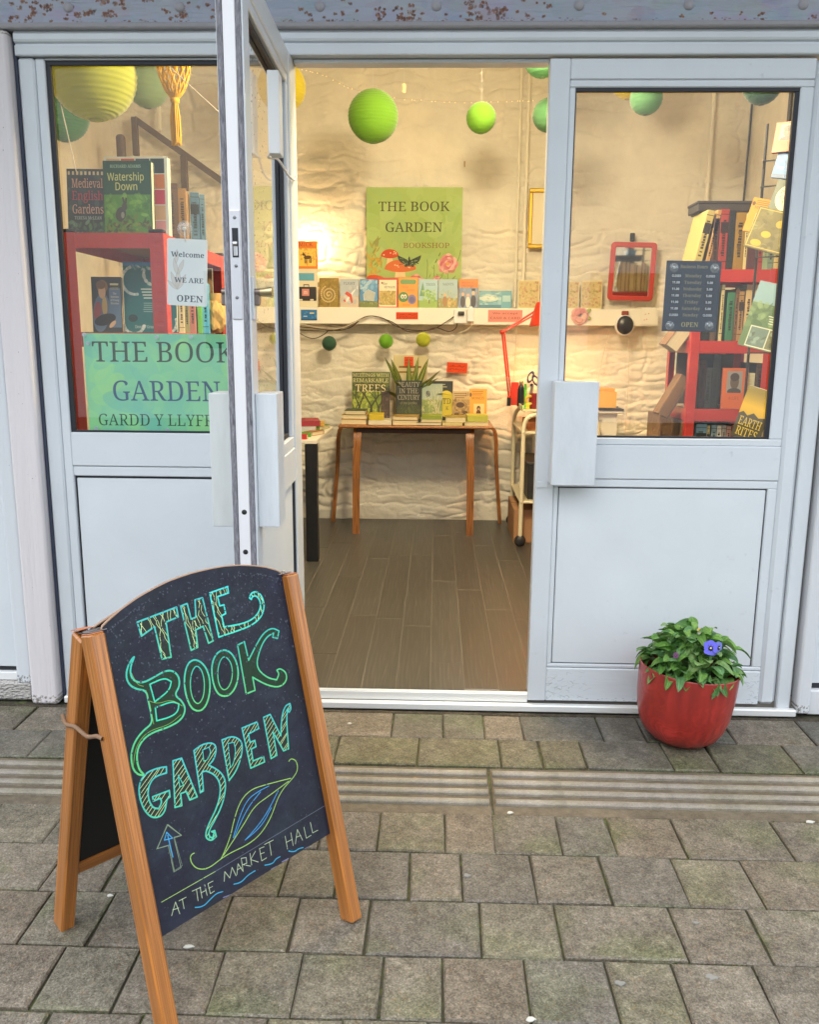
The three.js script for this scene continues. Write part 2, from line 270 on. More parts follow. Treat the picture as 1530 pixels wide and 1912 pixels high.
{ // ---- side window with lower panel
  const t = thing('side_window', 'fixed white framed side window left of the entrance with the green sign', 'window', [-.86, -.05, 0]);
  const X = .86, Y = .05, b = (n, x0, y0, z0, x1, y1, z1, c = .003, m = M.alu) => part(t, n, cbox(x0 + X, y0 + Y, z0, x1 + X, y1 + Y, z1, c), m);
  b('post', -1.262, -.05, -.07, -1.212, 1.986, .004, .006); b('glazing_bead', -1.212, -.05, -.06, -1.183, 1.986, -.003);
  b('glazing_bead', -1.183, 1.9815, -.06, -.4665, 1.986, -.003);
  b('rail', -1.183, .758, -.07, -.4665, .868, -.001); b('panel_bead', -1.183, .725, -.06, -.4665, .7565, -.004);
  b('panel', -1.176, .06, -.06, -.4665, .717, -.011, .002, M.panel); b('panel_gasket', -1.183, .06, -.06, -.4665, .725, -.017, .001, M.gasket);
  b('rail', -1.183, -.05, -.07, -.4665, .06, -.001);
  part(t, 'glass_pane', new THREE.PlaneGeometry(.716, 1.114).translate(-.825 + X, 1.425 + Y, -.026), M.glass);
  part(t, 'gasket', [[-1.183, 1.969, -.4665, 1.9815], [-1.183, .868, -.4665, .874], [-1.183, .874, -1.169, 1.969], [-.479, .874, -.4665, 1.969]].map(([a, c, d, e]) => cbox(a + X, c + Y, -.025, d + X, e + Y, -.01, .001)), M.gasket);
}
{ // ---- rusty beam above
  const rust = tex(canvas(2048, 256, (x, w, h) => {
    x.fillStyle = '#9fa5b4'; x.fillRect(0, 0, w, h);
    for (let i = 0; i < 700; i++) { const X = rr(0, w), Y = rr(0, h); x.fillStyle = `rgba(${rr(120, 180)},${rr(125, 180)},${rr(140, 190)},.18)`; x.beginPath(); x.ellipse(X, Y, rr(4, 40), rr(3, 16), rr(-.4, .4), 0, 7); x.fill(); }
    const blot = (X, Y, r) => { const n = 9 + Math.floor(r); for (let k = 0; k < n; k++) { const c = pick(['#6a3f2e', '#7d4a33', '#55382f', '#8a5b42', '#473430', '#94735e']); x.fillStyle = c; x.globalAlpha = rr(.25, .85); x.beginPath(); x.ellipse(X + rr(-r, r) * 1.3, Y + rr(-r, r) * .7, rr(.6, 2 + r * .35), rr(.6, 1.5 + r * .3), rr(0, 3), 0, 7); x.fill(); } x.globalAlpha = 1; };
    const cx = (px) => ((px - 765) / 545 + 1.5) / 3 * w + 25, cy = (py) => h - (56 - py) / 545 / .375 * h - 2; // where the stains sit on the beam
    for (const [a, b2, y0, y1, n, r0, r1] of [[60, 250, 20, 50, 60, 1, 5], [95, 150, 8, 30, 16, 2, 6], [165, 215, 0, 40, 40, 2, 7], [230, 300, 2, 26, 16, 2, 6], [300, 345, 5, 45, 26, 2, 6], [345, 400, 20, 50, 16, 1, 4], [520, 800, 30, 54, 70, 1, 4], [640, 720, 22, 50, 40, 2, 6], [780, 850, 2, 46, 48, 2, 8], [590, 660, 5, 30, 14, 2, 5], [860, 920, 20, 44, 18, 1, 4], [900, 1320, 38, 54, 30, 1, 3], [1280, 1350, 4, 24, 14, 1, 3], [1320, 1530, 24, 50, 46, 1, 5], [0, 60, 30, 52, 14, 1, 4]]) for (let i = 0; i < n * .42; i++) { const k = Math.abs(rr(-1, 1)); blot(cx(rr(a, b2)), cy(y1 - (y1 - y0) * k), rr(r0, r1)); }
    for (let i = 0; i < 1500; i++) { const X = rr(0, w); if (fbm(X * .011, 3, 1, 3) > -.05) { x.fillStyle = pick(['rgba(110,66,46,.55)', 'rgba(84,54,44,.5)', 'rgba(150,120,100,.4)']); x.fillRect(X, h - Math.abs(rr(-1, 1)) ** 2 * 16, rr(1, 6), rr(1, 3)); } }
  }));
  const m = std(lin(1, 1, 1), .55, { map: rust, bumpMap: speck, bumpScale: .002 });
  const t = thing('steel_beam', 'grey painted steel beam with rust spots and bolts above the shop front', 'beam', [0, 2.06, .024]);
  const g = cbox(-2.2, 0, -.06, 2.2, .34, 0, .004); const p = g.attributes.position, u = g.attributes.uv; for (let i = 0; i < p.count; i++) u.setXY(i, (p.getX(i) + 1.5) / 3, p.getY(i) / .375);
  part(t, 'beam_plate', g, m);
  part(t, 'lower_flange', cbox(-2.2, -.004, -.058, 2.2, .012, .012, .004), std(lin(.33, .32, .34), .7, { bumpMap: speck, bumpScale: .003 }));
  for (const px of [-0.35, -0.012, .399, .711, 1.035, -0.761, -1.089]) part(t, 'bolt', lathe([[0, .011], [.008, .010], [.0135, .005], [.015, 0]], 12).rotateX(Math.PI / 2).translate(px, .055, 0), std(lin(.36, .35, .38), .6));
}
// ---- pillar and neighbours
const plasterMap = noiseTex(512, 512, (u, v, n) => { const f = n(u, v, 22, 2, 4), low = n(u, v, 5, 6, 3), g = 246 + 8 * low; return f > .44 ? [150, 148, 142] : [g, g - 2, g - 1]; }, true, [1.3, 1.3]);
const flakes = tex(canvas(128, 2048, (x, w, h) => { x.fillStyle = '#f6f3f4'; x.fillRect(0, 0, w, h);
  for (let i = 0; i < 26; i++) { x.fillStyle = `rgba(${rr(60, 110)},${rr(56, 100)},${rr(50, 90)},${rr(.3, .8)})`; x.beginPath(); x.ellipse(rr(0, w), rr(0, h), rr(.6, 2), rr(.6, 1.6), 0, 0, 7); x.fill(); }
  for (let i = 0; i < 150; i++) { const X = rr(0, w), Y = h - Math.abs(rr(-1, 1)) ** 1.7 * 34; x.fillStyle = pick(['rgba(120,112,100,.75)', 'rgba(84,78,70,.7)', 'rgba(168,160,140,.7)', 'rgba(255,255,255,.9)']); x.beginPath(); x.moveTo(X, Y); for (let k = 0; k < 6; k++) x.lineTo(X + rr(-9, 9), Y + rr(-5, 5)); x.fill(); }
}));
{
  const t = thing('pillar', 'pinkish white painted pillar at the left with flaking paint at its foot', 'pillar', [-1.32, -.06, 0]);
  part(t, 'shaft', uvFit(rbox(.093, 2.114, .16, .012).translate(.0005, 1.057, -.04), -.05, 0, .05, 2.1), std(lin(.70, .67, .675), .6, { map: flakes, bumpMap: dentBump, bumpScale: .003 }));
  part(t, 'seal', cbox(.0475, 0, -.05, .0565, 2.11, .004, .002), std(lin(.04, .05, .085), .6));
}
{
  const t = thing('neighbouring_front', 'white neighbouring shop front at the left edge, partly seen', 'shop front', [-1.6, -.06, 0]);
  part(t, 'stile', uvFit(rbox(.055, 2.05, .06, .012).translate(.2, 1.085, -.02), .17, .06, .23, 2.1), std(lin(.66, .70, .73), .4, { map: flakes, bumpMap: dentBump, bumpScale: .001 }));
  part(t, 'panel', cbox(-.3, .116, -.06, .171, .785, -.012, .002), M.panel); part(t, 'rail', cbox(-.3, .798, -.06, .171, .93, -.006, .002), M.alu);
  part(t, 'gasket', cbox(-.3, .1, -.06, .171, .798, -.02, .001), M.gasket); part(t, 'rail', cbox(-.3, .07, -.06, .171, .098, -.002, .002), M.white);
  part(t, 'glass_pane', cbox(-.3, .93, -.05, .171, 2.11, -.025, .001), std(lin(.03, .035, .04), .08));
  part(t, 'plinth', uvFit(cbox(-.3, 0, -.06, .226, .068, .01, .008), -.3, -.01, .226, .26), std(lin(.55, .53, .49), .85, { map: flakes, bumpMap: speck, bumpScale: .01 }));
}
{
  const t = thing('neighbouring_front', 'white neighbouring shop front at the right edge beside the jamb', 'shop front', [1.4, -.06, 0]);
  part(t, 'stile', uvFit(rbox(.045, 2.1, .09, .008).translate(-.1595, 1.062, -.02), -.19, .01, -.13, 2.1), std(lin(.64, .67, .69), .45, { map: flakes, bumpMap: dentBump, bumpScale: .001 }));
  part(t, 'panel', cbox(-.136, .105, -.06, .4, 2.11, -.02, .002), M.panel); part(t, 'gasket', cbox(-.136, .09, -.06, .4, .104, -.018, .001), M.gasket);
  part(t, 'rail', uvFit(cbox(-.136, 0, -.06, .4, .088, .002, .004), -.14, 0, .4, .35), std(lin(.66, .68, .69), .6, { map: flakes }));
}
{ // ---- open door leaf, hinged at the left jamb and swung out towards the street
  const t = thing('shop_door', 'open white door leaf swung out towards the street, seen edge on', 'door', [-.4655, -.028, .006]); t.rotation.y = .022;
  // local: x = -.03..+.028 thickness (inside face at +x), z = 0 (hinge) .. .765 (free edge)
  const W = .757, a = -.03, b = .028, bar_ = (n, y0, y1, z0, z1, x0 = a, x1 = b, c = .003, m = M.alu, lab) => part(t, n, cbox(x0, y0, z0, x1, y1, z1, c), m, lab);
  bar_('stile', 0, 2.011, .003, .07); bar_('stile', 0, 2.011, W - .075, W - .004);
  bar_('rail', 1.945, 2.011, .07, W - .075, a + .002, b - .002); bar_('rail', .76, .865, .07, W - .075, a + .002, b - .002); bar_('rail', 0, .12, .07, W - .075, a + .002, b - .002);
  bar_('glazing_bead', 1.92, 1.945, .07, W - .075, a + .005, b - .005); bar_('glazing_bead', .865, .9, .07, W - .075, a + .005, b - .005);
  bar_('glazing_bead', .9, 1.92, .07, .1, a + .005, b - .005); bar_('glazing_bead', .9, 1.92, W - .1, W - .075, a + .005, b - .005);
  bar_('panel_gasket', .121, .759, .0705, .083, b - .02, b - .005, .001, M.gasket); bar_('panel', .12, .76, .0835, W - .095, a + .012, b - .012, .002, M.panel); bar_('panel_gasket', .12, .76, .07, W - .075, a + .018, b - .018, .001, M.gasket);
  part(t, 'glass_pane', new THREE.PlaneGeometry(W - .2, 1.02).rotateY(Math.PI / 2).translate(0, 1.41, W / 2), M.glass);
  part(t, 'gasket', [-1, 1].flatMap((s) => [[.9, .914, .1, W - .1], [1.906, 1.92, .1, W - .1], [.914, 1.906, .1, .114], [.914, 1.906, W - .114, W - .1]].map(([y0, y1, z0, z1]) => s < 0 ? cbox(-.012, y0, z0, -.001, y1, z1, .001) : cbox(.001, y0, z0, .012, y1, z1, .001))), M.gasket);
  // free edge: face strip, two brush seals, lock plate with latch
  part(t, 'edge_strip', cbox(-.0145, 0, W - .005, .0125, 2.011, W, .001), std(lin(.72, .71, .73), .45, { bumpMap: dentBump, bumpScale: .0006 }));
  const pile = tex(canvas(64, 1024, (x, w, h) => { x.fillStyle = '#8d8b90'; x.fillRect(0, 0, w, h); for (let i = 0; i < 9000; i++) { x.fillStyle = pick(['#6f6d74', '#a3a1a6', '#838188', '#b7b5b8', '#5f5d64']); x.globalAlpha = .5; x.fillRect(rr(0, w), rr(0, h), rr(1, 3), rr(3, 12)); } }));
  const pm = std(lin(.75, .75, .77), .95, { map: pile, bumpMap: pile, bumpScale: .004 });
  for (const x of [-.0215, .0185]) { const g = new THREE.CylinderGeometry(.0068, .0068, 2.01, 8, 110).translate(x, 1.005, W - .003), p = g.attributes.position; for (let i = 0; i < p.count; i++) { const k = .0014 * fbm(p.getY(i) * 40, x * 90, 3, 2); p.setX(i, p.getX(i) + k); p.setZ(i, p.getZ(i) + k * .6); } part(t, 'brush_seal', g, pm); }
  const ly = (py) => 0 + py; // lock plate
  const lp = part(t, 'lock_plate', rbox(.022, .236, .004, .0019).translate(-.001, 1.358, W + .0005), std(lin(.66, .66, .70), .3, { metalness: .5 }));
  part(lp, 'latch_slot', cbox(-.008, 1.375, W + .0015, .006, 1.438, W + .0032, .0005), M.gasket); part(lp, 'latch_bolt', new THREE.CylinderGeometry(.006, .006, .009, 14).rotateZ(Math.PI / 2).translate(-.001, 1.404, W + .0035), M.steel); part(lp, 'latch_bolt', cbox(-.0055, 1.378, W + .002, .0035, 1.4, W + .006, .001), M.steel);
  for (const y of [1.46, 1.357, 1.288]) part(lp, 'screw', lathe([[0, .0014], [.0032, .001], [.004, 0]], 12).rotateX(Math.PI / 2).translate(-.001, y, W + .0025), std(lin(.2, .2, .21), .4, { metalness: .6 }));
  for (const y of [.795, .698]) part(t, 'edge_hole_plug', lathe([[0, .0016], [.005, .0012], [.0062, 0]], 16).rotateX(Math.PI / 2).translate(-.0005, y, W), M.black);
  // pull handles both sides: bent sheet boxes
  const hs = (s) => { const g = rbox(.05, .318, .1, .002).translate(s > 0 ? .0535 : -.0565, .913, W - .075); return g; };
  part(t, 'pull_handle', hs(1), M.alu, 'white boxed pull handle on the inside face'); part(t, 'pull_handle', hs(-1), std(lin(.60, .62, .61), .5, { map: paintMap }), 'white boxed pull handle on the outside face');  // outside handle coloured greyer, its shade put into the paint
  // cylinder lock with thumb turn
  const k = part(t, 'lock_cylinder', [rod([-.044, 1.302, W - .04], [.044, 1.302, W - .04], .0085, .0085, 14), cbox(.028, 1.272, W - .046, .044, 1.302, W - .034, .003), cbox(-.046, 1.272, W - .046, -.028, 1.302, W - .034, .003)], std(lin(.24, .19, .16), .4, { metalness: .8 }));
  part(k, 'thumb_turn', [rod([.044, 1.302, W - .04], [.072, 1.303, W - .04], .009, .0125, 16)], M.brass);
  part(t, 'lock_escutcheon', cbox(.028, 1.24, W - .06, .0315, 1.335, W - .022, .001), M.alu);
  // white contact box near the hinge with its cord
  const c = part(t, 'contact_box', rbox(.03, .2, .06, .003).translate(.033, 1.753 + .012, .37), M.white, 'white plastic contact box');
  part(c, 'cord', tube([[.03, 1.68, .38], [.016, 1.664, .385], [.012, 1.664, .35], [.024, 1.672, .3], [.034, 1.655, .15], [.036, 1.665, .03], [.034, 1.68, .005]], .0032, 30, 6), M.white);
  // raindrops on the outside of the glass
  const dg = new THREE.SphereGeometry(1, 8, 6), dm = new THREE.InstancedMesh(dg, std(lin(.16, .09, .03), .1), 520), o = new THREE.Object3D();
  for (let i = 0; i < 520; i++) { const z = W - .105 - Math.abs(rr(-1, 1)) ** 1.5 * .33, r = rr(.0007, .0021); o.position.set(-.001, rr(.92, 1.9), z); o.scale.set(r * .35, r * rr(.8, 2.2), r * 1.1); o.updateMatrix(); dm.setMatrixAt(i, o.matrix); }
  dm.name = 'raindrops'; dm.userData = { kind: 'stuff', label: 'dark specks of rain on the open door glass' }; t.add(dm);
}

// ---------------------------------------------------------------- room behind the shop front
const ZB = -2.83;
const wallTint = noiseTex(512, 512, (u, v, n) => { const a = n(u, v, 4, 0, 4), b = n(u, v, 30, 5, 3), t = 242 + 14 * a + 7 * b; return [t, t - 1 - 3 * Math.max(0, a * 2), t - 5 - 8 * Math.max(0, a * 2)]; }, true, [.55, .55]);
const wallMat = std(lin(.84, .80, .71), .85, { map: wallTint, bumpMap: settBump, bumpScale: .004 });
{ // rough painted rubble-stone wall, one sheet with the stones standing out of it
  const x0 = -2.1, x1 = 1.95, y0 = -.02, y1 = 3.1, NX = 640, NY = 490, g = new THREE.PlaneGeometry(x1 - x0, y1 - y0, NX, NY).translate((x0 + x1) / 2, (y0 + y1) / 2, 0), p = g.attributes.position, u = g.attributes.uv;
  const hash = (a, b) => { const s = Math.sin(a * 127.1 + b * 311.7) * 43758.5453; return s - Math.floor(s); };
  const rowsY = [0]; while (rowsY.at(-1) < 3.3) rowsY.push(rowsY.at(-1) + rr(.055, .15));
  const ss = THREE.MathUtils.smoothstep;
  for (let i = 0; i < p.count; i++) {
    const x = p.getX(i), y = p.getY(i), wx = x + .11 * fbm(x * 3, y * 3, 1, 3), wy = y + .11 * fbm(x * 2.1, y * 2.3, 7, 3) + .035 * fbm(x * 7, y * 9, 2, 3);
    let r = 0; while (rowsY[r + 1] < wy && r < rowsY.length - 2) r++;
    const rh = rowsY[r + 1] - rowsY[r], ty = (wy - rowsY[r]) / rh, wd = .16 + .34 * hash(r, 3), cx = wx / wd + hash(r, 7), c = Math.floor(cx), tx = cx - c;
    const ex = Math.min(tx, 1 - tx) * wd, ey = Math.min(ty, 1 - ty) * rh, edge = ss(ex, 0, .021) * ss(ey, 0, .019), big = fbm(x * .8, y * .8, 12, 2);
    const rough = y > 1.85 ? .45 + .5 * ss(-big, -.1, .25) : 1;
    const soft = .15 + .85 * ss(fbm(x * 1.3, y * 1.7, 31, 2), -.25, .3), h = edge * (.004 + .017 * hash(c, r + 11)) * rough * soft + .017 * fbm(x * 1.9, y * 4.6, 3, 4) * rough - .0035 * (1 - edge) * rough * soft + .0022 * fbm(x * 34, y * 38, 9, 2) + .006 * fbm(x * 9, y * 15, 5, 4) + (ty - .5) * .012 * rough * hash(c, r + 5);
    const rid = (n, k) => Math.pow(Math.max(0, 1 - Math.abs(n) * 3.2), k), crack = rid(fbm(x * 3.3 + 5, y * 9, 21, 3), 3) * ss(fbm(x * 1.1, y * 1.6, 44, 2), -.1, .3), chip = rid(fbm(x * 7, y * 15, 61, 3), 2) * ss(fbm(x * 2, y * 2.4, 71, 2), 0, .3);
    p.setZ(i, h - .012 - (.013 * crack + .007 * chip) * rough); u.setXY(i, x, y);
  }
  g.computeVertexNormals();
  const w = struct('back_wall', 'rough whitewashed stone wall at the back of the shop'); w.position.set(0, 0, ZB);
  part(w, 'stonework', g, wallMat); part(w, 'wall_core', cbox(-2.2, -.1, -.3, 2.1, 3.2, -.045, .001), wallMat);
  // stub nails and a plaster scar
  for (const [x, y] of [[-0.213,2.654], [.16,2.219]]) part(w, 'nail', rod([x, y + .02, .0], [x, y - .012, .018], .006, .0045, 8), std(lin(.45, .33, .2), .6));
}
{
  const plaster = std(lin(.76, .71, .60), .85, { map: wallTint, bumpMap: speck, bumpScale: .002 });
  const r = struct('right_wall'); part(r, 'plaster', cbox(1.862, -.1, -2.86, 2.1, 3.2, -.07, .001), plaster);
  const l = struct('left_wall'); part(l, 'plaster', cbox(-2.2, -.1, -2.86, -2.02, 3.2, -.07, .001), plaster);
  const c = struct('ceiling'); part(c, 'plasterboard', cbox(-2.2, 3.1, -2.95, 2.1, 3.25, -.02, .001), plaster);
  const f = struct('front_wall'); part(f, 'masonry', [cbox(-2.6, 2.058, -.2, 2.6, 3.6, -.075, .001), cbox(-2.6, -.1, -.2, -1.9, 2.058, -.075, .001), cbox(1.9, -.1, -.2, 2.6, 2.058, -.075, .001), cbox(-1.9, -.1, -.13, -1.275, 2.058, -.08, .001), cbox(1.217, -.1, -.13, 1.9, 2.058, -.08, .001)], plaster);
  part(f, 'upper_front', cbox(-2.6, 2.4, -.07, 2.6, 3.6, .02, .002), std(lin(.5, .5, .5), .8, { bumpMap: speck, bumpScale: .003 }));
}
{ // floor of grey-brown oak planks
  const wood = noiseTex(512, 512, (u, v, n) => { const g = n(u, v, 40, 1, 3, 6), w = Math.sin((u * 8 + n(u, v, 5, 3, 2, 4) * 1.1 + g * .25) * 6.283), f = rr(-8, 8), t = 168 + 16 * w * (.6 + g) + 26 * g + f; return [t, t * .97, t * .91]; }, true, [7, .9]);
  const mats = [[.178, .18, .18], [.158, .16, .16], [.195, .198, .199], [.166, .167, .166]].map((c) => phys(lin(c[0] * .9, c[1] * .9, c[2] * .92), .36, { map: wood, bumpMap: wood, bumpScale: .0006 }));
  const f = struct('shop_floor'); part(f, 'subfloor', cbox(-2.05, -.06, -2.86, 1.9, -.0015, -.0155, .001), std(lin(.2, .18, .155), .9));
  for (let i = 0; i < 33; i++) { const x = -2.02 + i * .1185; let z = -2.84 + rr(-.9, 0); while (z < -.02) { const e = z + rr(.9, 1.25), a = Math.max(z, -2.84), b = Math.min(e, -.0155); if (b - a > .02) part(f, numbered('plank'), cbox(x + .001, -.0014, a + .0008, x + .1175, 0, b - .0008, .0004, rnd() * 7), pick(mats)); z = e; } }
}
// conduits on the back wall
const pipeMat = std(lin(.74, .70, .58), .6);
for (const [px, r, lab] of [[.489, .008, 'thin white painted pipe on the back wall, left one of the pair'], [.535, .011, 'thicker white painted pipe on the back wall, nearer the gold frame'], [1.631, .012, 'white painted pipe on the back wall seen through the right window']]) {
  const t = thing('wall_pipe', lab, 'pipe', [px, 1.37, -2.79]); part(t, 'pipe', rod([0, 0, 0], [0, 1.72, 0], r, r, 10), pipeMat);
  for (const y of [.12, .75, 1.4]) part(t, 'clip', cb(r * 2.6, .016, r * 2.4, .002, 0, y, -.004), pipeMat);
}
{ const t = thing('corner_conduit', 'dark cable running down the far right corner of the room', 'cable', [1.845, 1.2, -2.76]); part(t, 'cable', tube([[0, 1.9, 0], [.003, 1.2, 0], [-.003, .6, 0], [0, 0, 0]], .006, 20, 6), M.black); }
{ const t = thing('wall_post', 'dark narrow metal post on the right wall beyond the red bookcase', 'post', [1.83, 1.35, -2.1]); part(t, 'post', cbox(-.012, 0, -.02, .012, 1.7, .02, .002), std(lin(.05, .045, .05), .5)); part(t, 'bracket', cbox(-.02, .2, -.03, .012, .24, .03, .002), std(lin(.3, .28, .25), .6)); }
{ // dark timber brace at the back left, seen through the side window
  const dk = std(lin(.13, .095, .065), .7), z = -2.74;
  const t = thing('timber_post', 'dark round topped timber post behind the green book in the side window', 'post', [-1.808, 0, -2.4]); part(t, 'post', rbox(.05, 2.3, .05, .02).translate(0, 1.15, 0), dk);
  const s = thing('stair_rail', 'dark timber handrail sloping down across the wall behind the side window', 'handrail', [0, 0, 0]);
  const A = [-1.836,2.462,-2.74], B = [-1.536,2.252,-2.74], C = [-1.3,2.096,-2.74];
  part(s, 'rail', bar(A, C, .036, .03, [0, 1, 0]), dk); part(s, 'newel', cb(.035, .22, .03, .003, A[0], A[1] - .1, z + .003), dk); part(s, 'newel', cb(.04, .2, .03, .003, B[0] - .01, B[1] - .1, z + .003), dk); part(s, 'baluster', cb(.02, .26, .02, .003, (A[0] + B[0]) / 2, A[1] + .06, z), pipeMat);
}
// ---------------------------------------------------------------- lamps
const bulbMat = (s) => std(0xffffff, .4, { emissive: lin(1, .72, .36), emissiveIntensity: s });
function lampLight(x, y, z, cd, r = .04, col = 0xffc478) { const l = new THREE.PointLight(col, cd, 0, 2); l.position.set(x, y, z); l.castShadow = true; l.shadow.radius = r / .02; scene.add(l); return l; }
for (const [x, z, cd, lab] of [[.1, -.36, 15, 'warm pendant lamp with white shade under the ceiling, nearer the front'], [.42, -1.3, 4.2, 'warm pendant lamp with white shade under the ceiling, nearer the back wall']]) {
  const t = thing('pendant_lamp', lab, 'lamp', [x, z < -1 ? 2.52 : 2.38, z]);
  part(t, 'bulb', new THREE.SphereGeometry(.045, 16, 12), bulbMat(6)); part(t, 'cord', rod([0, .05, 0], [0, .6, 0], .004), M.white);
  part(t, 'lamp_shade', lathe([[.03, .15], [.07, .14], [.2, .0], [.198, -.002], [.067, .135]], 28), phys(lin(.8, .78, .7), .9, { transmission: .12, thickness: 0 }));
  lampLight(x, z < -1 ? 2.52 : 2.38, z, cd, .14, 0xffeabf);
}
{ // small lamp tucked behind the books at the left end of the ledge
  const at = [-0.804,1.736,-2.755], t = thing('wall_lamp', 'small warm lamp glowing on the wall behind the orange MICK book', 'lamp', at);
  part(t, 'bulb', new THREE.SphereGeometry(.018, 14, 10), bulbMat(8)); part(t, 'socket', rod([0, -.02, 0], [0, -.06, 0], .012, .014), M.brass); part(t, 'stem', rod([0, -.06, 0], [0, -.14, -.01], .005), M.brass);
  lampLight(...at, .62, .018, 0xffd090);
}

// ---------------------------------------------------------------- folding chalkboard
{
  const t = thing('chalkboard_sign', 'wooden folding chalkboard with the words The Book Garden in green and blue chalk', 'chalkboard', [-.45, -.06, 1.424]);
  t.quaternion.setFromRotationMatrix(new THREE.Matrix4().makeBasis(V3(.674, 0, -.739), V3(-.192, .966, -.175), V3(.714, .26, .65)));
  // local: x along the board, y up its slope, z out of its face
  const grain = noiseTex(256, 1024, (u, v, n) => { const g = n(u, v, 6, 1, 3, 3), w = Math.sin((u * 9 + g * 1.4) * 6.283), f = n(u, v, 90, 4, 2, 8), t2 = 206 + 8 * w + 24 * g + 44 * f + rr(-7, 7); return [t2 + 8, t2 - 4, t2 - 16]; }, true, [9, 1.1]);
  const wood = phys(lin(.54, .215, .042), .42, { map: grain, bumpMap: grain, bumpScale: .0008, clearcoat: .5, clearcoatRoughness: .3 });
  const woodEnd = std(lin(.50, .17, .075), .8, { bumpMap: speck, bumpScale: .003 }), ply = std(lin(.36, .22, .14), .7);
  const legs = [['leg', [-.013, -.0, 0], [-.013, .739, -.003]], ['leg', [.43, -.0, 0], [.427, .762, .003]]];
  const uvY = (g) => g;
  for (const [n, a, b] of legs) {
    const bz = [a[0], a[1] - .012, a[2]]; // cut level with the paving by starting a touch lower
    const m = part(t, n, bar([a[0], a[1] + .004, a[2] - .008], [b[0], b[1], b[2] - .008], .03, .04, [1, 0, 0], .0035), wood);
    part(m, 'end_grain', cb(.026, .0012, .035, .0004, b[0], b[1] + .0008, b[2] - .008), woodEnd);
  }
  // writing surface with an arched top
  const s = new THREE.Shape(), T = [[.002, .738], [.0045, .7456], [.045, .768], [.082, .783], [.12, .794], [.153, .8013], [.2, .8065], [.245, .8075], [.28, .8062], [.3126, .802], [.348, .7945], [.3764, .7859], [.4, .7755], [.414, .766]];
  s.moveTo(.002, .175); for (const p of T) s.lineTo(...p); s.lineTo(.414, .2); s.closePath();
  const S = 2100, CW = 900, CH = 1360, cx = (u) => (u - .0) * S + 16, cy = (v) => CH - (v - .17) * S;
  const chalk = canvas(CW, CH, (x) => {
    x.fillStyle = '#151824'; x.fillRect(0, 0, CW, CH);
    for (let i = 0; i < 900; i++) { const X = rr(0, CW), Y = rr(0, CH), r = rr(15, 90); x.fillStyle = pick(['rgba(70,76,92,.05)', 'rgba(20,22,32,.06)', 'rgba(100,106,120,.025)']); x.beginPath(); x.ellipse(X, Y, r, r * rr(.3, 1), rr(0, 3), 0, 7); x.fill(); }
    for (let i = 0; i < 5200; i++) { x.fillStyle = pick(['rgba(120,126,140,.1)', 'rgba(14,16,24,.25)']); x.fillRect(rr(0, CW), rr(0, CH), rr(.8, 2.4), rr(.8, 2.4)); }
    for (let i = 0; i < 70; i++) { x.strokeStyle = `rgba(150,156,170,${rr(.012, .035)})`; x.lineWidth = rr(14, 46); x.beginPath(); const X = rr(0, CW), Y = rr(0, CH); x.moveTo(X, Y); x.quadraticCurveTo(X + rr(-160, 160), Y + rr(-60, 60), X + rr(-260, 260), Y + rr(-90, 90)); x.stroke(); }
    x.lineCap = x.lineJoin = 'round';
    const path = (a, smooth, close) => { const q = []; for (let i = 0; i < a.length; i += 2) q.push([cx(a[i]), cy(a[i + 1])]); x.beginPath(); x.moveTo(...q[0]);
      if (!smooth && close) { // corners stay sharp, gentle bends are rounded
        const n = q.length, m = (a, b) => [(a[0] + b[0]) / 2, (a[1] + b[1]) / 2]; x.beginPath(); x.moveTo(...m(q[n - 1], q[0]));
        for (let i = 0; i < n; i++) { const a = q[(i + n - 1) % n], b = q[i], c = q[(i + 1) % n]; let d = Math.abs(Math.atan2(b[1] - a[1], b[0] - a[0]) - Math.atan2(c[1] - b[1], c[0] - b[0])); if (d > Math.PI) d = 2 * Math.PI - d; if (d < 1.2) x.quadraticCurveTo(...b, ...m(b, c)); else { x.lineTo(...b); x.lineTo(...m(b, c)); } } }
      else if (!smooth) for (const p of q.slice(1)) x.lineTo(...p);
      else if (close) { const n = q.length, m = (i) => [(q[i % n][0] + q[(i + 1) % n][0]) / 2, (q[i % n][1] + q[(i + 1) % n][1]) / 2]; x.beginPath(); x.moveTo(...m(0)); for (let i = 1; i <= n; i++) x.quadraticCurveTo(...q[i % n], ...m(i)); }
      else { for (let i = 1; i < q.length - 1; i++) x.quadraticCurveTo(...q[i], (q[i][0] + q[i + 1][0]) / 2, (q[i][1] + q[i + 1][1]) / 2); x.lineTo(...q.at(-1)); }
      if (close) x.closePath(); };
    const grad = (a, c1, c2) => { let lo = 9, hi = -9; for (let i = 1; i < a.length; i += 2) { lo = Math.min(lo, a[i]); hi = Math.max(hi, a[i]); } const g = x.createLinearGradient(0, cy(hi), 0, cy(lo)); c1 === c2 ? 0 : 0; g.addColorStop(0, c1); g.addColorStop(1, c2); return g; };
    const chalkLine = (a, col, w = 6, smooth = true, close = false) => { path(a, smooth, close); x.strokeStyle = col; x.globalAlpha = .92; x.lineWidth = w; x.stroke(); x.globalAlpha = 1; };
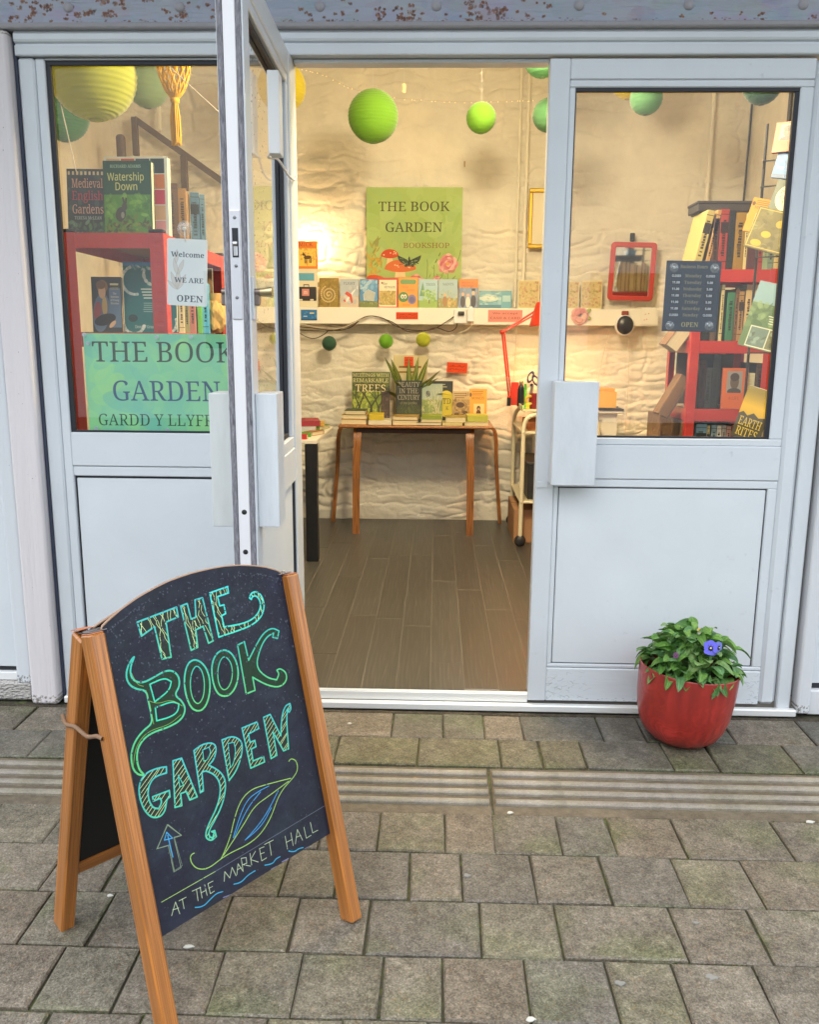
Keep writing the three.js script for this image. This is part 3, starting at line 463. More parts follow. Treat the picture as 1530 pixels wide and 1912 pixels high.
    // outlined letter: dark fill, hatching clipped to it, coloured outline
    const letter = (a, { c1 = '#42c4c2', c2 = '#52cc9e', hatch = 0, smooth = false, holes = [], fill = '#1d261f', w = 5.8, slope = 1 } = {}) => {
      path(a, smooth, true); x.fillStyle = fill; x.fill();
      if (hatch) { x.save(); path(a, smooth, true); x.clip(); x.strokeStyle = '#cfe6a0'; x.lineWidth = 2.3;
        let lo = [1e9, 1e9], hi = [-1e9, -1e9]; for (let i = 0; i < a.length; i += 2) { lo = [Math.min(lo[0], cx(a[i])), Math.min(lo[1], cy(a[i + 1]))]; hi = [Math.max(hi[0], cx(a[i])), Math.max(hi[1], cy(a[i + 1]))]; }
        if (hatch === 1) for (let k = -20; k < 40; k++) { x.beginPath(); let X = lo[0] + k * 13, Y = lo[1]; x.moveTo(X, Y); while (Y < hi[1]) { Y += rr(9, 20); X += rr(-8, 12); x.lineTo(X, Y); } x.stroke(); }
        else for (let k = -30; k < 60; k++) { x.beginPath(); const Y = lo[1] + k * 19; x.moveTo(lo[0], Y); x.lineTo(hi[0], Y - (hi[0] - lo[0]) * slope * rr(.85, 1.1)); x.stroke(); }
        x.restore(); }
      for (const h of holes) { path(h, smooth, true); x.fillStyle = '#151824'; x.fill(); chalkLine(h, grad(h, c1, c2), w - 1.5, smooth, true); }
      chalkLine(a, grad(a, c1, c2), w + 1, smooth, true);
    };
    // THE
    letter([.072,.74,.156,.75,.156,.731,.129,.727,.126,.66,.107,.661,.104,.724,.075,.713], { hatch: 1 });
    letter([.165,.75,.18,.752,.182,.721,.193,.722,.198,.755,.215,.756,.221,.668,.21,.666,.205,.701,.188,.698,.185,.664,.17,.662], { hatch: 1 });
    letter([.233,.762,.276,.766,.275,.753,.249,.751,.25,.732,.26,.732,.26,.714,.25,.712,.251,.689,.28,.686,.307,.686,.329,.692,.344,.706,.347,.722,.339,.735,.329,.734,.326,.729,.322,.733,.328,.742,.342,.743,.354,.73,.355,.707,.34,.686,.311,.676,.278,.674,.235,.672], { hatch: 1, c1: '#3fe4e0', c2: '#44e4c8' });
    // BOOK
    const gB = { c1: '#3cc6b4', c2: '#64d47c', fill: '#16301a' };
    letter([.057,.683,.045,.667,.04,.652,.044,.637,.06,.628,.083,.632,.107,.638,.124,.635,.135,.62,.132,.601,.118,.589,.132,.573,.136,.555,.123,.539,.094,.534,.063,.535,.042,.529,.027,.515,.022,.494,.024,.476,.033,.464,.018,.471,.011,.488,.014,.512,.026,.531,.045,.544,.065,.551,.066,.572,.065,.593,.065,.613,.046,.621,.034,.633,.031,.65,.04,.669], { ...gB, smooth: true, w: 6.4 });
    for (const h of [[.074,.622,.105,.626,.117,.615,.11,.6,.077,.588], [.076,.577,.111,.579,.124,.57,.119,.556,.101,.551,.074,.553]]) { path(h, false, true); x.fillStyle = '#151824'; x.fill(); chalkLine(h, '#3fdcb0', 6, false, true); }
    for (const l of [[.064,.614,.066,.593,.067,.57,.067,.549], [.043,.652,.048,.629,.061,.622], [.014,.488,.02,.51,.035,.53,.058,.54,.097,.538,.124,.549], [.068,.592,.08,.582,.111,.583,.13,.564]]) chalkLine(l, '#7fae4e', 2.5);
    const O = (a, b) => { letter(a, { ...gB, smooth: true, holes: [b], w: 6.4 }); };
    O([.171,.644,.156,.638,.144,.614,.141,.583,.147,.555,.16,.544,.174,.545,.188,.56,.198,.588,.197,.616,.186,.636], [.172,.63,.161,.619,.154,.598,.153,.575,.159,.56,.168,.558,.179,.57,.186,.595,.185,.617,.179,.628]);
    O([.24,.646,.222,.642,.208,.624,.203,.595,.207,.568,.219,.556,.236,.554,.254,.567,.265,.591,.264,.618,.255,.637], [.24,.633,.228,.627,.218,.608,.215,.585,.221,.569,.232,.567,.245,.579,.252,.599,.251,.619]);
    letter([.274,.646,.291,.649,.293,.61,.314,.632,.339,.655,.364,.661,.379,.65,.372,.636,.361,.641,.365,.649,.347,.646,.327,.629,.306,.593,.328,.564,.351,.553,.36,.563,.356,.572,.365,.574,.379,.56,.374,.542,.353,.536,.325,.549,.295,.574,.295,.547,.273,.546], { ...gB, w: 5.6 });
    // GARDEN
    const gG = { hatch: 2, w: 5.6, c1: '#42c2be', c2: '#50cca4', slope: .8 };
    letter([.076,.465,.074,.454,.049,.456,.034,.442,.03,.423,.035,.403,.046,.397,.055,.406,.053,.414,.039,.414,.039,.422,.073,.421,.072,.409,.065,.408,.058,.388,.045,.381,.029,.387,.018,.406,.014,.433,.019,.455,.034,.468,.057,.469], gG);
    letter([.091,.471,.109,.47,.126,.389,.11,.389,.106,.407,.094,.407,.092,.385,.078,.387], { ...gG, holes: [[.096,.442,.103,.42,.095,.42]] });
    letter([.137,.475,.156,.481,.179,.477,.186,.464,.175,.444,.162,.438,.182,.42,.191,.401,.189,.383,.176,.356,.155,.334,.137,.319,.135,.308,.142,.302,.147,.311,.142,.315,.149,.314,.15,.302,.139,.298,.129,.306,.129,.317,.14,.332,.16,.351,.175,.375,.179,.397,.171,.416,.154,.43,.145,.43,.141,.395,.134,.394], { ...gG, holes: [[.155,.47,.169,.471,.172,.46,.161,.448,.153,.449]] });
    letter([.2,.475,.226,.475,.244,.458,.239,.435,.22,.407,.199,.394], { ...gG, holes: [[.212,.464,.225,.462,.226,.444,.215,.421,.207,.417]] });
    letter([.249,.483,.286,.484,.287,.47,.261,.467,.261,.45,.273,.45,.273,.437,.261,.436,.26,.412,.286,.412,.286,.401,.252,.4], gG);
    letter([.303,.488,.32,.489,.336,.439,.347,.477,.36,.495,.373,.496,.374,.485,.367,.479,.362,.485,.367,.488,.358,.473,.349,.407,.336,.407,.319,.453,.318,.404,.303,.402], gG);
    // leaf
    const lf = '#9fca5a', bl = '#3fa4e0';
    for (const l of [[.099,.291,.09,.292,.089,.276,.1,.259,.122,.251,.152,.258,.177,.26,.213,.259,.246,.266,.278,.289,.301,.32,.321,.335,.346,.345,.363,.357,.363,.377,.351,.386,.344,.382], [.152,.258,.176,.282,.194,.318,.216,.348,.244,.36,.282,.356,.341,.347], [.158,.262,.211,.298,.243,.325,.282,.332,.334,.343]]) chalkLine(l, lf, 4);
    for (const l of [[.185,.285,.206,.317,.23,.343,.259,.35,.286,.351], [.188,.285,.221,.324,.264,.347], [.21,.27,.239,.282,.27,.301,.306,.334], [.213,.271,.249,.278,.282,.307]]) chalkLine(l, bl, 3.4);
    // base line, arrow, hand-printed address and waves
    chalkLine([.019,.234,.134,.24], '#a9c96b', 3, false); chalkLine([.134,.24,.415,.261], 'rgba(170,175,185,.55)', 2.4, false);
    for (let k = 0; k < 3; k++) { const d = k * .0016; chalkLine([.028,.329,.057,.362,.081,.332,.065,.334,.069,.277,.053,.276,.052,.326,.029,.329].map((v) => v + rr(-.0015, .0015) + d * .3), '#7d8f70', 2, false); }
    chalkLine([.056,.302,.054,.344], '#3fa0d6', 4.4, false); chalkLine([.046,.338,.053,.35,.062,.335,.046,.338], '#3fa0d6', 4.2, false);
    const hand = (l, c = '#b9c69c') => chalkLine(l, c, 3, false);
    for (const l of [[.033,.202,.045,.222,.049,.198], [.037,.211,.049,.209], [.052,.221,.067,.221], [.059,.221,.059,.203], [.081,.226,.099,.225], [.09,.225,.089,.204], [.098,.226,.098,.205], [.108,.226,.109,.205], [.098,.215,.108,.215], [.126,.225,.115,.225,.116,.205,.125,.206], [.115,.216,.123,.216],
      [.149,.214,.154,.231,.162,.215,.171,.232,.176,.213], [.178,.214,.185,.233,.193,.214], [.181,.223,.19,.223], [.193,.216,.194,.24,.205,.237,.204,.226,.195,.227,.211,.217], [.214,.218,.215,.241], [.228,.24,.214,.229,.23,.217], [.249,.24,.238,.241,.238,.216,.25,.217], [.238,.23,.247,.229], [.251,.244,.273,.244], [.263,.243,.262,.217],
      [.302,.24,.302,.213], [.317,.241,.317,.214], [.302,.227,.317,.227], [.323,.215,.334,.241,.342,.215], [.328,.227,.34,.226], [.351,.239,.352,.215,.365,.216], [.369,.242,.37,.219,.384,.219]]) hand(l);
    for (const l of [[.081,.195,.095,.188,.113,.195,.129,.2,.142,.197], [.168,.2,.183,.195,.2,.203,.219,.204], [.243,.205,.261,.199,.27,.206,.281,.206], [.304,.208,.316,.2,.328,.203,.34,.2]]) chalkLine(l, '#34a2ca', 4.5);
    for (const l of [[.141,.186,.156,.184], [.173,.185,.191,.184], [.256,.191,.269,.191], [.284,.194,.3,.194], [.089,.177,.095,.177], [.343,.196,.355,.196]]) chalkLine(l, 'rgba(150,150,200,.8)', 4, false);
    // chalk grain: flecks of board showing through
    for (let i = 0; i < 26000; i++) { x.fillStyle = 'rgba(34,38,50,.5)'; x.fillRect(rr(0, CW), rr(0, CH), rr(.7, 1.6), rr(.7, 1.6)); }
  });
  const board = phys(0xffffff, .6, { specularIntensity: .7, map: tex(chalk), bumpMap: speck, bumpScale: .0006 });
  const slab = new THREE.ExtrudeGeometry(s, { depth: .005, bevelEnabled: false, curveSegments: 4 }); { const p = slab.attributes.position, u = slab.attributes.uv; for (let i = 0; i < p.count; i++) u.setXY(i, cx(p.getX(i)) / CW, 1 - cy(p.getY(i)) / CH); }
  slab.translate(0, 0, -.011); const isFace = slab.groups; slab.clearGroups();
  part(t, 'chalk_panel', slab, board);
  const edge = new THREE.CatmullRomCurve3(T.map(([a, b]) => V3(a, b + .0005, -.0085)));
  part(t, 'panel_edge', new THREE.TubeGeometry(edge, 40, .0024, 6), ply);
  // raindrops on the panel
  { const g = new THREE.SphereGeometry(1, 8, 5, 0, 6.2832, 0, 1.5708).rotateX(Math.PI / 2), im = new THREE.InstancedMesh(g, new THREE.MeshPhysicalMaterial({ color: lin(.05, .055, .075), roughness: .1, ior: 1.33 }), 1300), o = new THREE.Object3D();
    for (let i = 0; i < 1300; i++) { const v = rr(.2, .8), u = rr(.01, .41), r = rr(.0006, .0017) * (v > .5 ? 1.15 : .85) * (rnd() < .12 ? 1.5 : 1); const top = .735 + .07 * Math.sin(Math.PI * Math.min(1, u / .46)); o.position.set(u, Math.min(v, top - .004), -.006); if (rnd() > .35 + .9 * (v - .2)) o.position.y = Math.min(.62 + rr(0, .17), top - .006); o.scale.set(r, r * rr(.9, 1.6), r * .4); o.rotation.z = rr(-.5, .5); o.updateMatrix(); im.setMatrixAt(i, o.matrix); }
    im.name = 'raindrops'; im.userData = { kind: 'stuff', label: 'raindrops beading on the chalkboard' }; t.add(im); }
  // rear frame
  const up = V3(0, .966, .26), rb = [-.013, .113, -.418], rtop = [-.013, .737, -.047], side = [1, 0, 0], off = .44;
  const inter = (k, dx = 0) => [rb[0] + dx, rb[1] + (rtop[1] - rb[1]) * k, rb[2] + (rtop[2] - rb[2]) * k];
  for (const dx of [0, off]) { const m = part(t, 'rear_leg', bar(inter(.002, dx), inter(1, dx), .03, .04, side, .0035), wood); const e = inter(1.001, dx); part(m, 'end_grain', cb(.027, .0014, .038, .0004, e[0], e[1] + .011, e[2] - .004).applyMatrix4(new THREE.Matrix4()), woodEnd); }
  const dir = V3(0, rtop[1] - rb[1], rtop[2] - rb[2]).normalize(), nz = V3(1, 0, 0).cross(dir);
  const railAt = (k, w) => part(t, 'rear_rail', bar(inter(k, .012), inter(k, off - .012), .03, .02, [dir.x, dir.y, dir.z], .003), wood);
  railAt(.215);
  { const sp = new THREE.Shape(), L = dir.y ? Math.hypot(rtop[1] - rb[1], rtop[2] - rb[2]) : .7; sp.moveTo(.01, L * .23); for (const p of T) sp.lineTo(p[0] + .004, p[1] - .739 + L); sp.lineTo(.43, L * .23); sp.closePath();
    const g = new THREE.ExtrudeGeometry(sp, { depth: .005, bevelEnabled: false }); g.applyMatrix4(new THREE.Matrix4().makeBasis(V3(1, 0, 0), dir, nz).setPosition(-.013, rb[1], rb[2])); part(t, 'rear_panel', g, std(lin(.006, .007, .009), .6));
    const e2 = new THREE.CatmullRomCurve3(T.map(([a, b]) => V3(a + .004, b - .739 + L + .0005, .0025))); const g2 = new THREE.TubeGeometry(e2, 40, .0024, 6); g2.applyMatrix4(new THREE.Matrix4().makeBasis(V3(1, 0, 0), dir, nz).setPosition(-.013, rb[1], rb[2])); part(t, 'panel_edge', g2, ply); }
  for (const x of [-.006, .418]) { part(t, 'hinge', [cb(.034, .0022, .05, .0006, x, (x > .2 ? .766 : .742), -.026), rod([x - .017, x > .2 ? .767 : .743, -.027], [x + .017, x > .2 ? .767 : .743, -.027], .003, .003, 8)], std(lin(.22, .2, .2), .4, { metalness: .9 })); }
  part(t, 'hinge_block', cb(.02, .045, .03, .003, .002, .66, -.06), wood);
  part(t, 'strap', tube([[-.029, .552, -.012], [-.0305, .556, -.03], [-.031, .553, -.07], [-.0305, .568, -.12], [-.031, .572, -.16], [-.029, .588, -.172]], .0042, 24, 6), std(lin(.22, .13, .075), .9));
}

// ---------------------------------------------------------------- flower pot and pansies
const potAt = [.782, -.06, .2], potTilt = -.07, potS = .93;
{
  const t = thing('flower_pot', 'round red flower pot standing on the paving in front of the right door', 'flower pot', potAt, [0, 0, potTilt]); t.scale.setScalar(potS);
  const swirl = noiseTex(512, 256, (u, v, n) => { const a = n(u, v, 10, 0, 4), w = Math.sin((u * 26 + a * 3 + v * 2) * 6.283), t2 = 218 + 20 * w * (.5 + a) + 30 * a + 24 * n(u, v, 60, 3, 2, 6); return [t2, t2 - 8, t2 - 8]; });
  const prof = [[0, 0], [.06, .002], [.095, .012], [.122, .034], [.14, .066], [.152, .11], [.158, .16], [.1605, .21], [.1615, .262], [.1605, .2655], [.1585, .2655], [.157, .262], [.156, .2], [.15, .15], [0, .15]];
  part(t, 'pot_bowl', lathe(prof, 64), phys(lin(.46, .03, .022), .42, { map: swirl, bumpMap: swirl, bumpScale: .0022, clearcoat: .55, clearcoatRoughness: .22 }));
  part(t, 'soil', lathe([[0, .222], [.08, .22], [.1555, .212]], 32), std(lin(.03, .022, .016), .95, { bumpMap: speck, bumpScale: .02 }));
}
{
  const t = thing('pansy_plant', 'bushy green pansy plant with blue flowers growing in the red pot', 'plant', potAt, [0, 0, potTilt]); t.scale.setScalar(potS);
  const leafG = (w, l, fold, droop) => { const nx = 4, ny = 10, g = new THREE.PlaneGeometry(1, 1, nx, ny), p = g.attributes.position; for (let i = 0; i < p.count; i++) { const a = p.getX(i) * 2, k = p.getY(i) + .5; const half = w * (Math.pow(Math.sin(Math.PI * Math.pow(Math.min(1, k), .82)), .52) * .9 + .04 * (1 - k)) * (1 + .06 * Math.cos(k * 34)); p.setXYZ(i, a * half * .5, fold * Math.abs(a) * half + .12 * l * Math.sin(k * 3) - droop * k * k * l, k * l); } g.computeVertexNormals(); return g; };
  const G_ = [leafG(.034, .044, .25, .25), leafG(.03, .05, .35, .5), leafG(.04, .046, .15, .35), leafG(.026, .04, .4, .1), leafG(.022, .046, .3, .6)];
  const vein = noiseTex(128, 128, (u, v, n) => { const c = Math.abs(u - .5), r = Math.abs(((v * 7 + c * 6) % 1) - .5), t2 = 205 + 40 * n(u, v, 8, 0, 3) + (c < .03 ? 40 : 0) + (r < .06 ? 22 : 0); return [t2, t2, t2 * .9]; });
  const mats = [[.17, .40, .09], [.21, .47, .11], [.12, .31, .09], [.28, .54, .15], [.20, .43, .2], [.32, .53, .22]].map((c) => phys(lin(...c), .5, { map: vein, side: THREE.DoubleSide, transmission: .3, thickness: 0, specularIntensity: .5 }));
  const stems = [];
  const put = (x, y, z, yaw, pitch, roll, s, g, m) => { const l = part(t, numbered('leaf'), g, m); l.position.set(x, y, z); l.rotation.set(pitch, yaw, roll, 'YXZ'); l.scale.setScalar(s); };
  for (let i = 0; i < 285; i++) {
    const a = rnd() * 6.2832, k = Math.sqrt(rnd()), R = k * .136, top = .265 + .125 * Math.pow(Math.max(0, 1 - k * k), .6) + .018 * fbm(Math.cos(a) * 3, k * 4, Math.sin(a) * 3, 2);
    const y = Math.max(k > .72 ? .262 : .24, top - Math.abs(rr(-1, 1)) ** 1.5 * .085), x = Math.cos(a) * R, z = Math.sin(a) * R;
    put(x, y, z, Math.PI / 2 - a + rr(-1.1, 1.1), rr(-.75, .5), rr(-.5, .5), rr(.8, 1.3) * (i % 9 ? 1 : 1.2), pick(G_), pick(mats));
    if (i % 3 === 0) stems.push(tube([[x * .35, .215, z * .35], [x * .75, .2 + (y - .2) * .6, z * .75], [x, y, z]], .0016, 6, 4));
  }
  // outer leaves that hang over the rim or stick up
  for (const [a, r, y, p, s, g, m] of [[2.55, .13, .268, .9, 1.05, 1, 5], [1.15, .135, .262, 1.0, 1.15, 2, 3], [.5, .14, .268, .5, 1, 0, 1], [1.9, .14, .262, .7, .8, 0, 0], [3.2, .13, .285, .1, 1, 3, 0], [-.05, .135, .325, -.1, 1.5, 4, 1], [3.6, .1, .325, -.4, 1.2, 4, 2], [-1.4, .05, .372, -.95, 1.15, 1, 1], [-.6, .06, .35, -.5, 1.35, 2, 2], [2.1, .05, .34, -.1, 1.3, 2, 5], [-2.4, .07, .35, -.5, 1, 0, 1]]) put(Math.cos(a) * r, y, Math.sin(a) * r, Math.PI / 2 - a, p, 0, s, G_[g], mats[m]);
  part(t, 'stem', stems, std(lin(.10, .2, .05), .6));
  // flowers
  const petalG = (w, l) => { const s = new THREE.Shape(); s.moveTo(0, 0); s.bezierCurveTo(-w, l * .25, -w * .95, l * 1.05, 0, l); s.bezierCurveTo(w * .95, l * 1.05, w, l * .25, 0, 0); const g = new THREE.ExtrudeGeometry(s, { depth: .0006, bevelEnabled: false, curveSegments: 8 }); return g; };
  const flower = (x, y, z, yaw, pitch, s, col, eye) => {
    const f = new THREE.Group(); f.name = 'flower'; f.position.set(x, y, z); f.rotation.set(pitch, yaw, 0, 'YXZ'); f.scale.setScalar(s); t.add(f);
    const pm = phys(col, .6, { transmission: .25, thickness: 0, side: THREE.DoubleSide });
    [[.45, .019, .018, 0], [-.45, .019, .018, .0008], [1.75, .017, .016, .0016], [-1.75, .017, .016, .0024], [3.14, .022, .0185, .0032]].forEach(([r, w, l, o]) => { const m = part(f, 'petal', petalG(w, l), pm); m.rotation.z = r; m.position.z = o; });
    part(f, 'flower_eye', [lathe([[0, .0012], [.004, .001], [.0062, 0]], 12).rotateX(Math.PI / 2).translate(0, -.002, .0042), ...[-.7, 0, .7, 2.4, -2.4, 3.14].map((r) => new THREE.ConeGeometry(.0014, .011, 4).translate(0, .006, 0).rotateZ(r + 3.14).translate(0, -.001, .0042))], std(lin(.012, .006, .04), .6));
    part(f, 'flower_heart', new THREE.SphereGeometry(.0022, 8, 6).translate(0, -.001, .006), std(eye, .5));
  };
  flower(.02, .37, .11, -.18, -.3, 1.25, lin(.16, .15, .80), lin(.85, .8, .35));
  flower(.052, .366, .085, .5, -.1, 1.0, lin(.24, .27, .72), lin(.7, .65, .4));
  flower(-.002, .405, .05, -.1, -.5, .42, lin(.75, .5, .06), lin(.6, .3, .05));
  flower(-.085, .335, .11, -.5, -.2, .5, lin(.2, .06, .18), lin(.5, .3, .1));
}

// ---------------------------------------------------------------- printed covers and signs (flat print only)
const CW = 256, CH = 340, COLS = 8, ROWS = 6, cells = {};
const P = {
  bg: (x, c) => { x.fillStyle = c; x.fillRect(0, 0, CW, CH); },
  r: (x, c, a, b, w, h) => { x.fillStyle = c; x.fillRect(a, b, w, h); },
  e: (x, c, a, b, w, h, r = 0) => { x.fillStyle = c; x.beginPath(); x.ellipse(a, b, w, h, r, 0, 7); x.fill(); },
  t: (x, s, a, b, size, c, f = 'serif', w, al = 'center') => { x.fillStyle = c; x.font = `${size}px ${f}`; x.textAlign = al; x.fillText(s, a, b, w); },
  mottle: (x, n, cols, a, b, w, h, s0, s1) => { for (let i = 0; i < n; i++) { x.fillStyle = pick(cols); x.globalAlpha = rr(.25, .8); x.beginPath(); x.ellipse(a + rnd() * w, b + rnd() * h, rr(s0, s1), rr(s0, s1) * .6, rr(0, 3), 0, 7); x.fill(); } x.globalAlpha = 1; },
  tree: (x, c, a, b, h, w) => { const go = (X, Y, an, l, k) => { if (k < 0) return; const X2 = X + Math.cos(an) * l, Y2 = Y + Math.sin(an) * l; x.strokeStyle = c; x.lineWidth = w * Math.pow(.66, 5 - k); x.beginPath(); x.moveTo(X, Y); x.lineTo(X2, Y2); x.stroke(); for (let i = 0; i < 2; i++) go(X2, Y2, an + (i ? 1 : -1) * rr(.2, .65), l * rr(.62, .85), k - 1); }; go(a, b, -1.57 + rr(-.1, .1), h * .3, 5); },
  lines: (x, c, a, b, w, n, dy) => { x.fillStyle = c; for (let i = 0; i < n; i++) x.fillRect(a + rr(0, w * .1), b + i * dy, w * rr(.6, .9), dy * .35); },
  figure: (x, X, Y, h, c, head) => { P.e(x, c, X, Y - h * .35, h * .17, h * .36); P.e(x, head, X, Y - h * .8, h * .1, h * .12); },
};
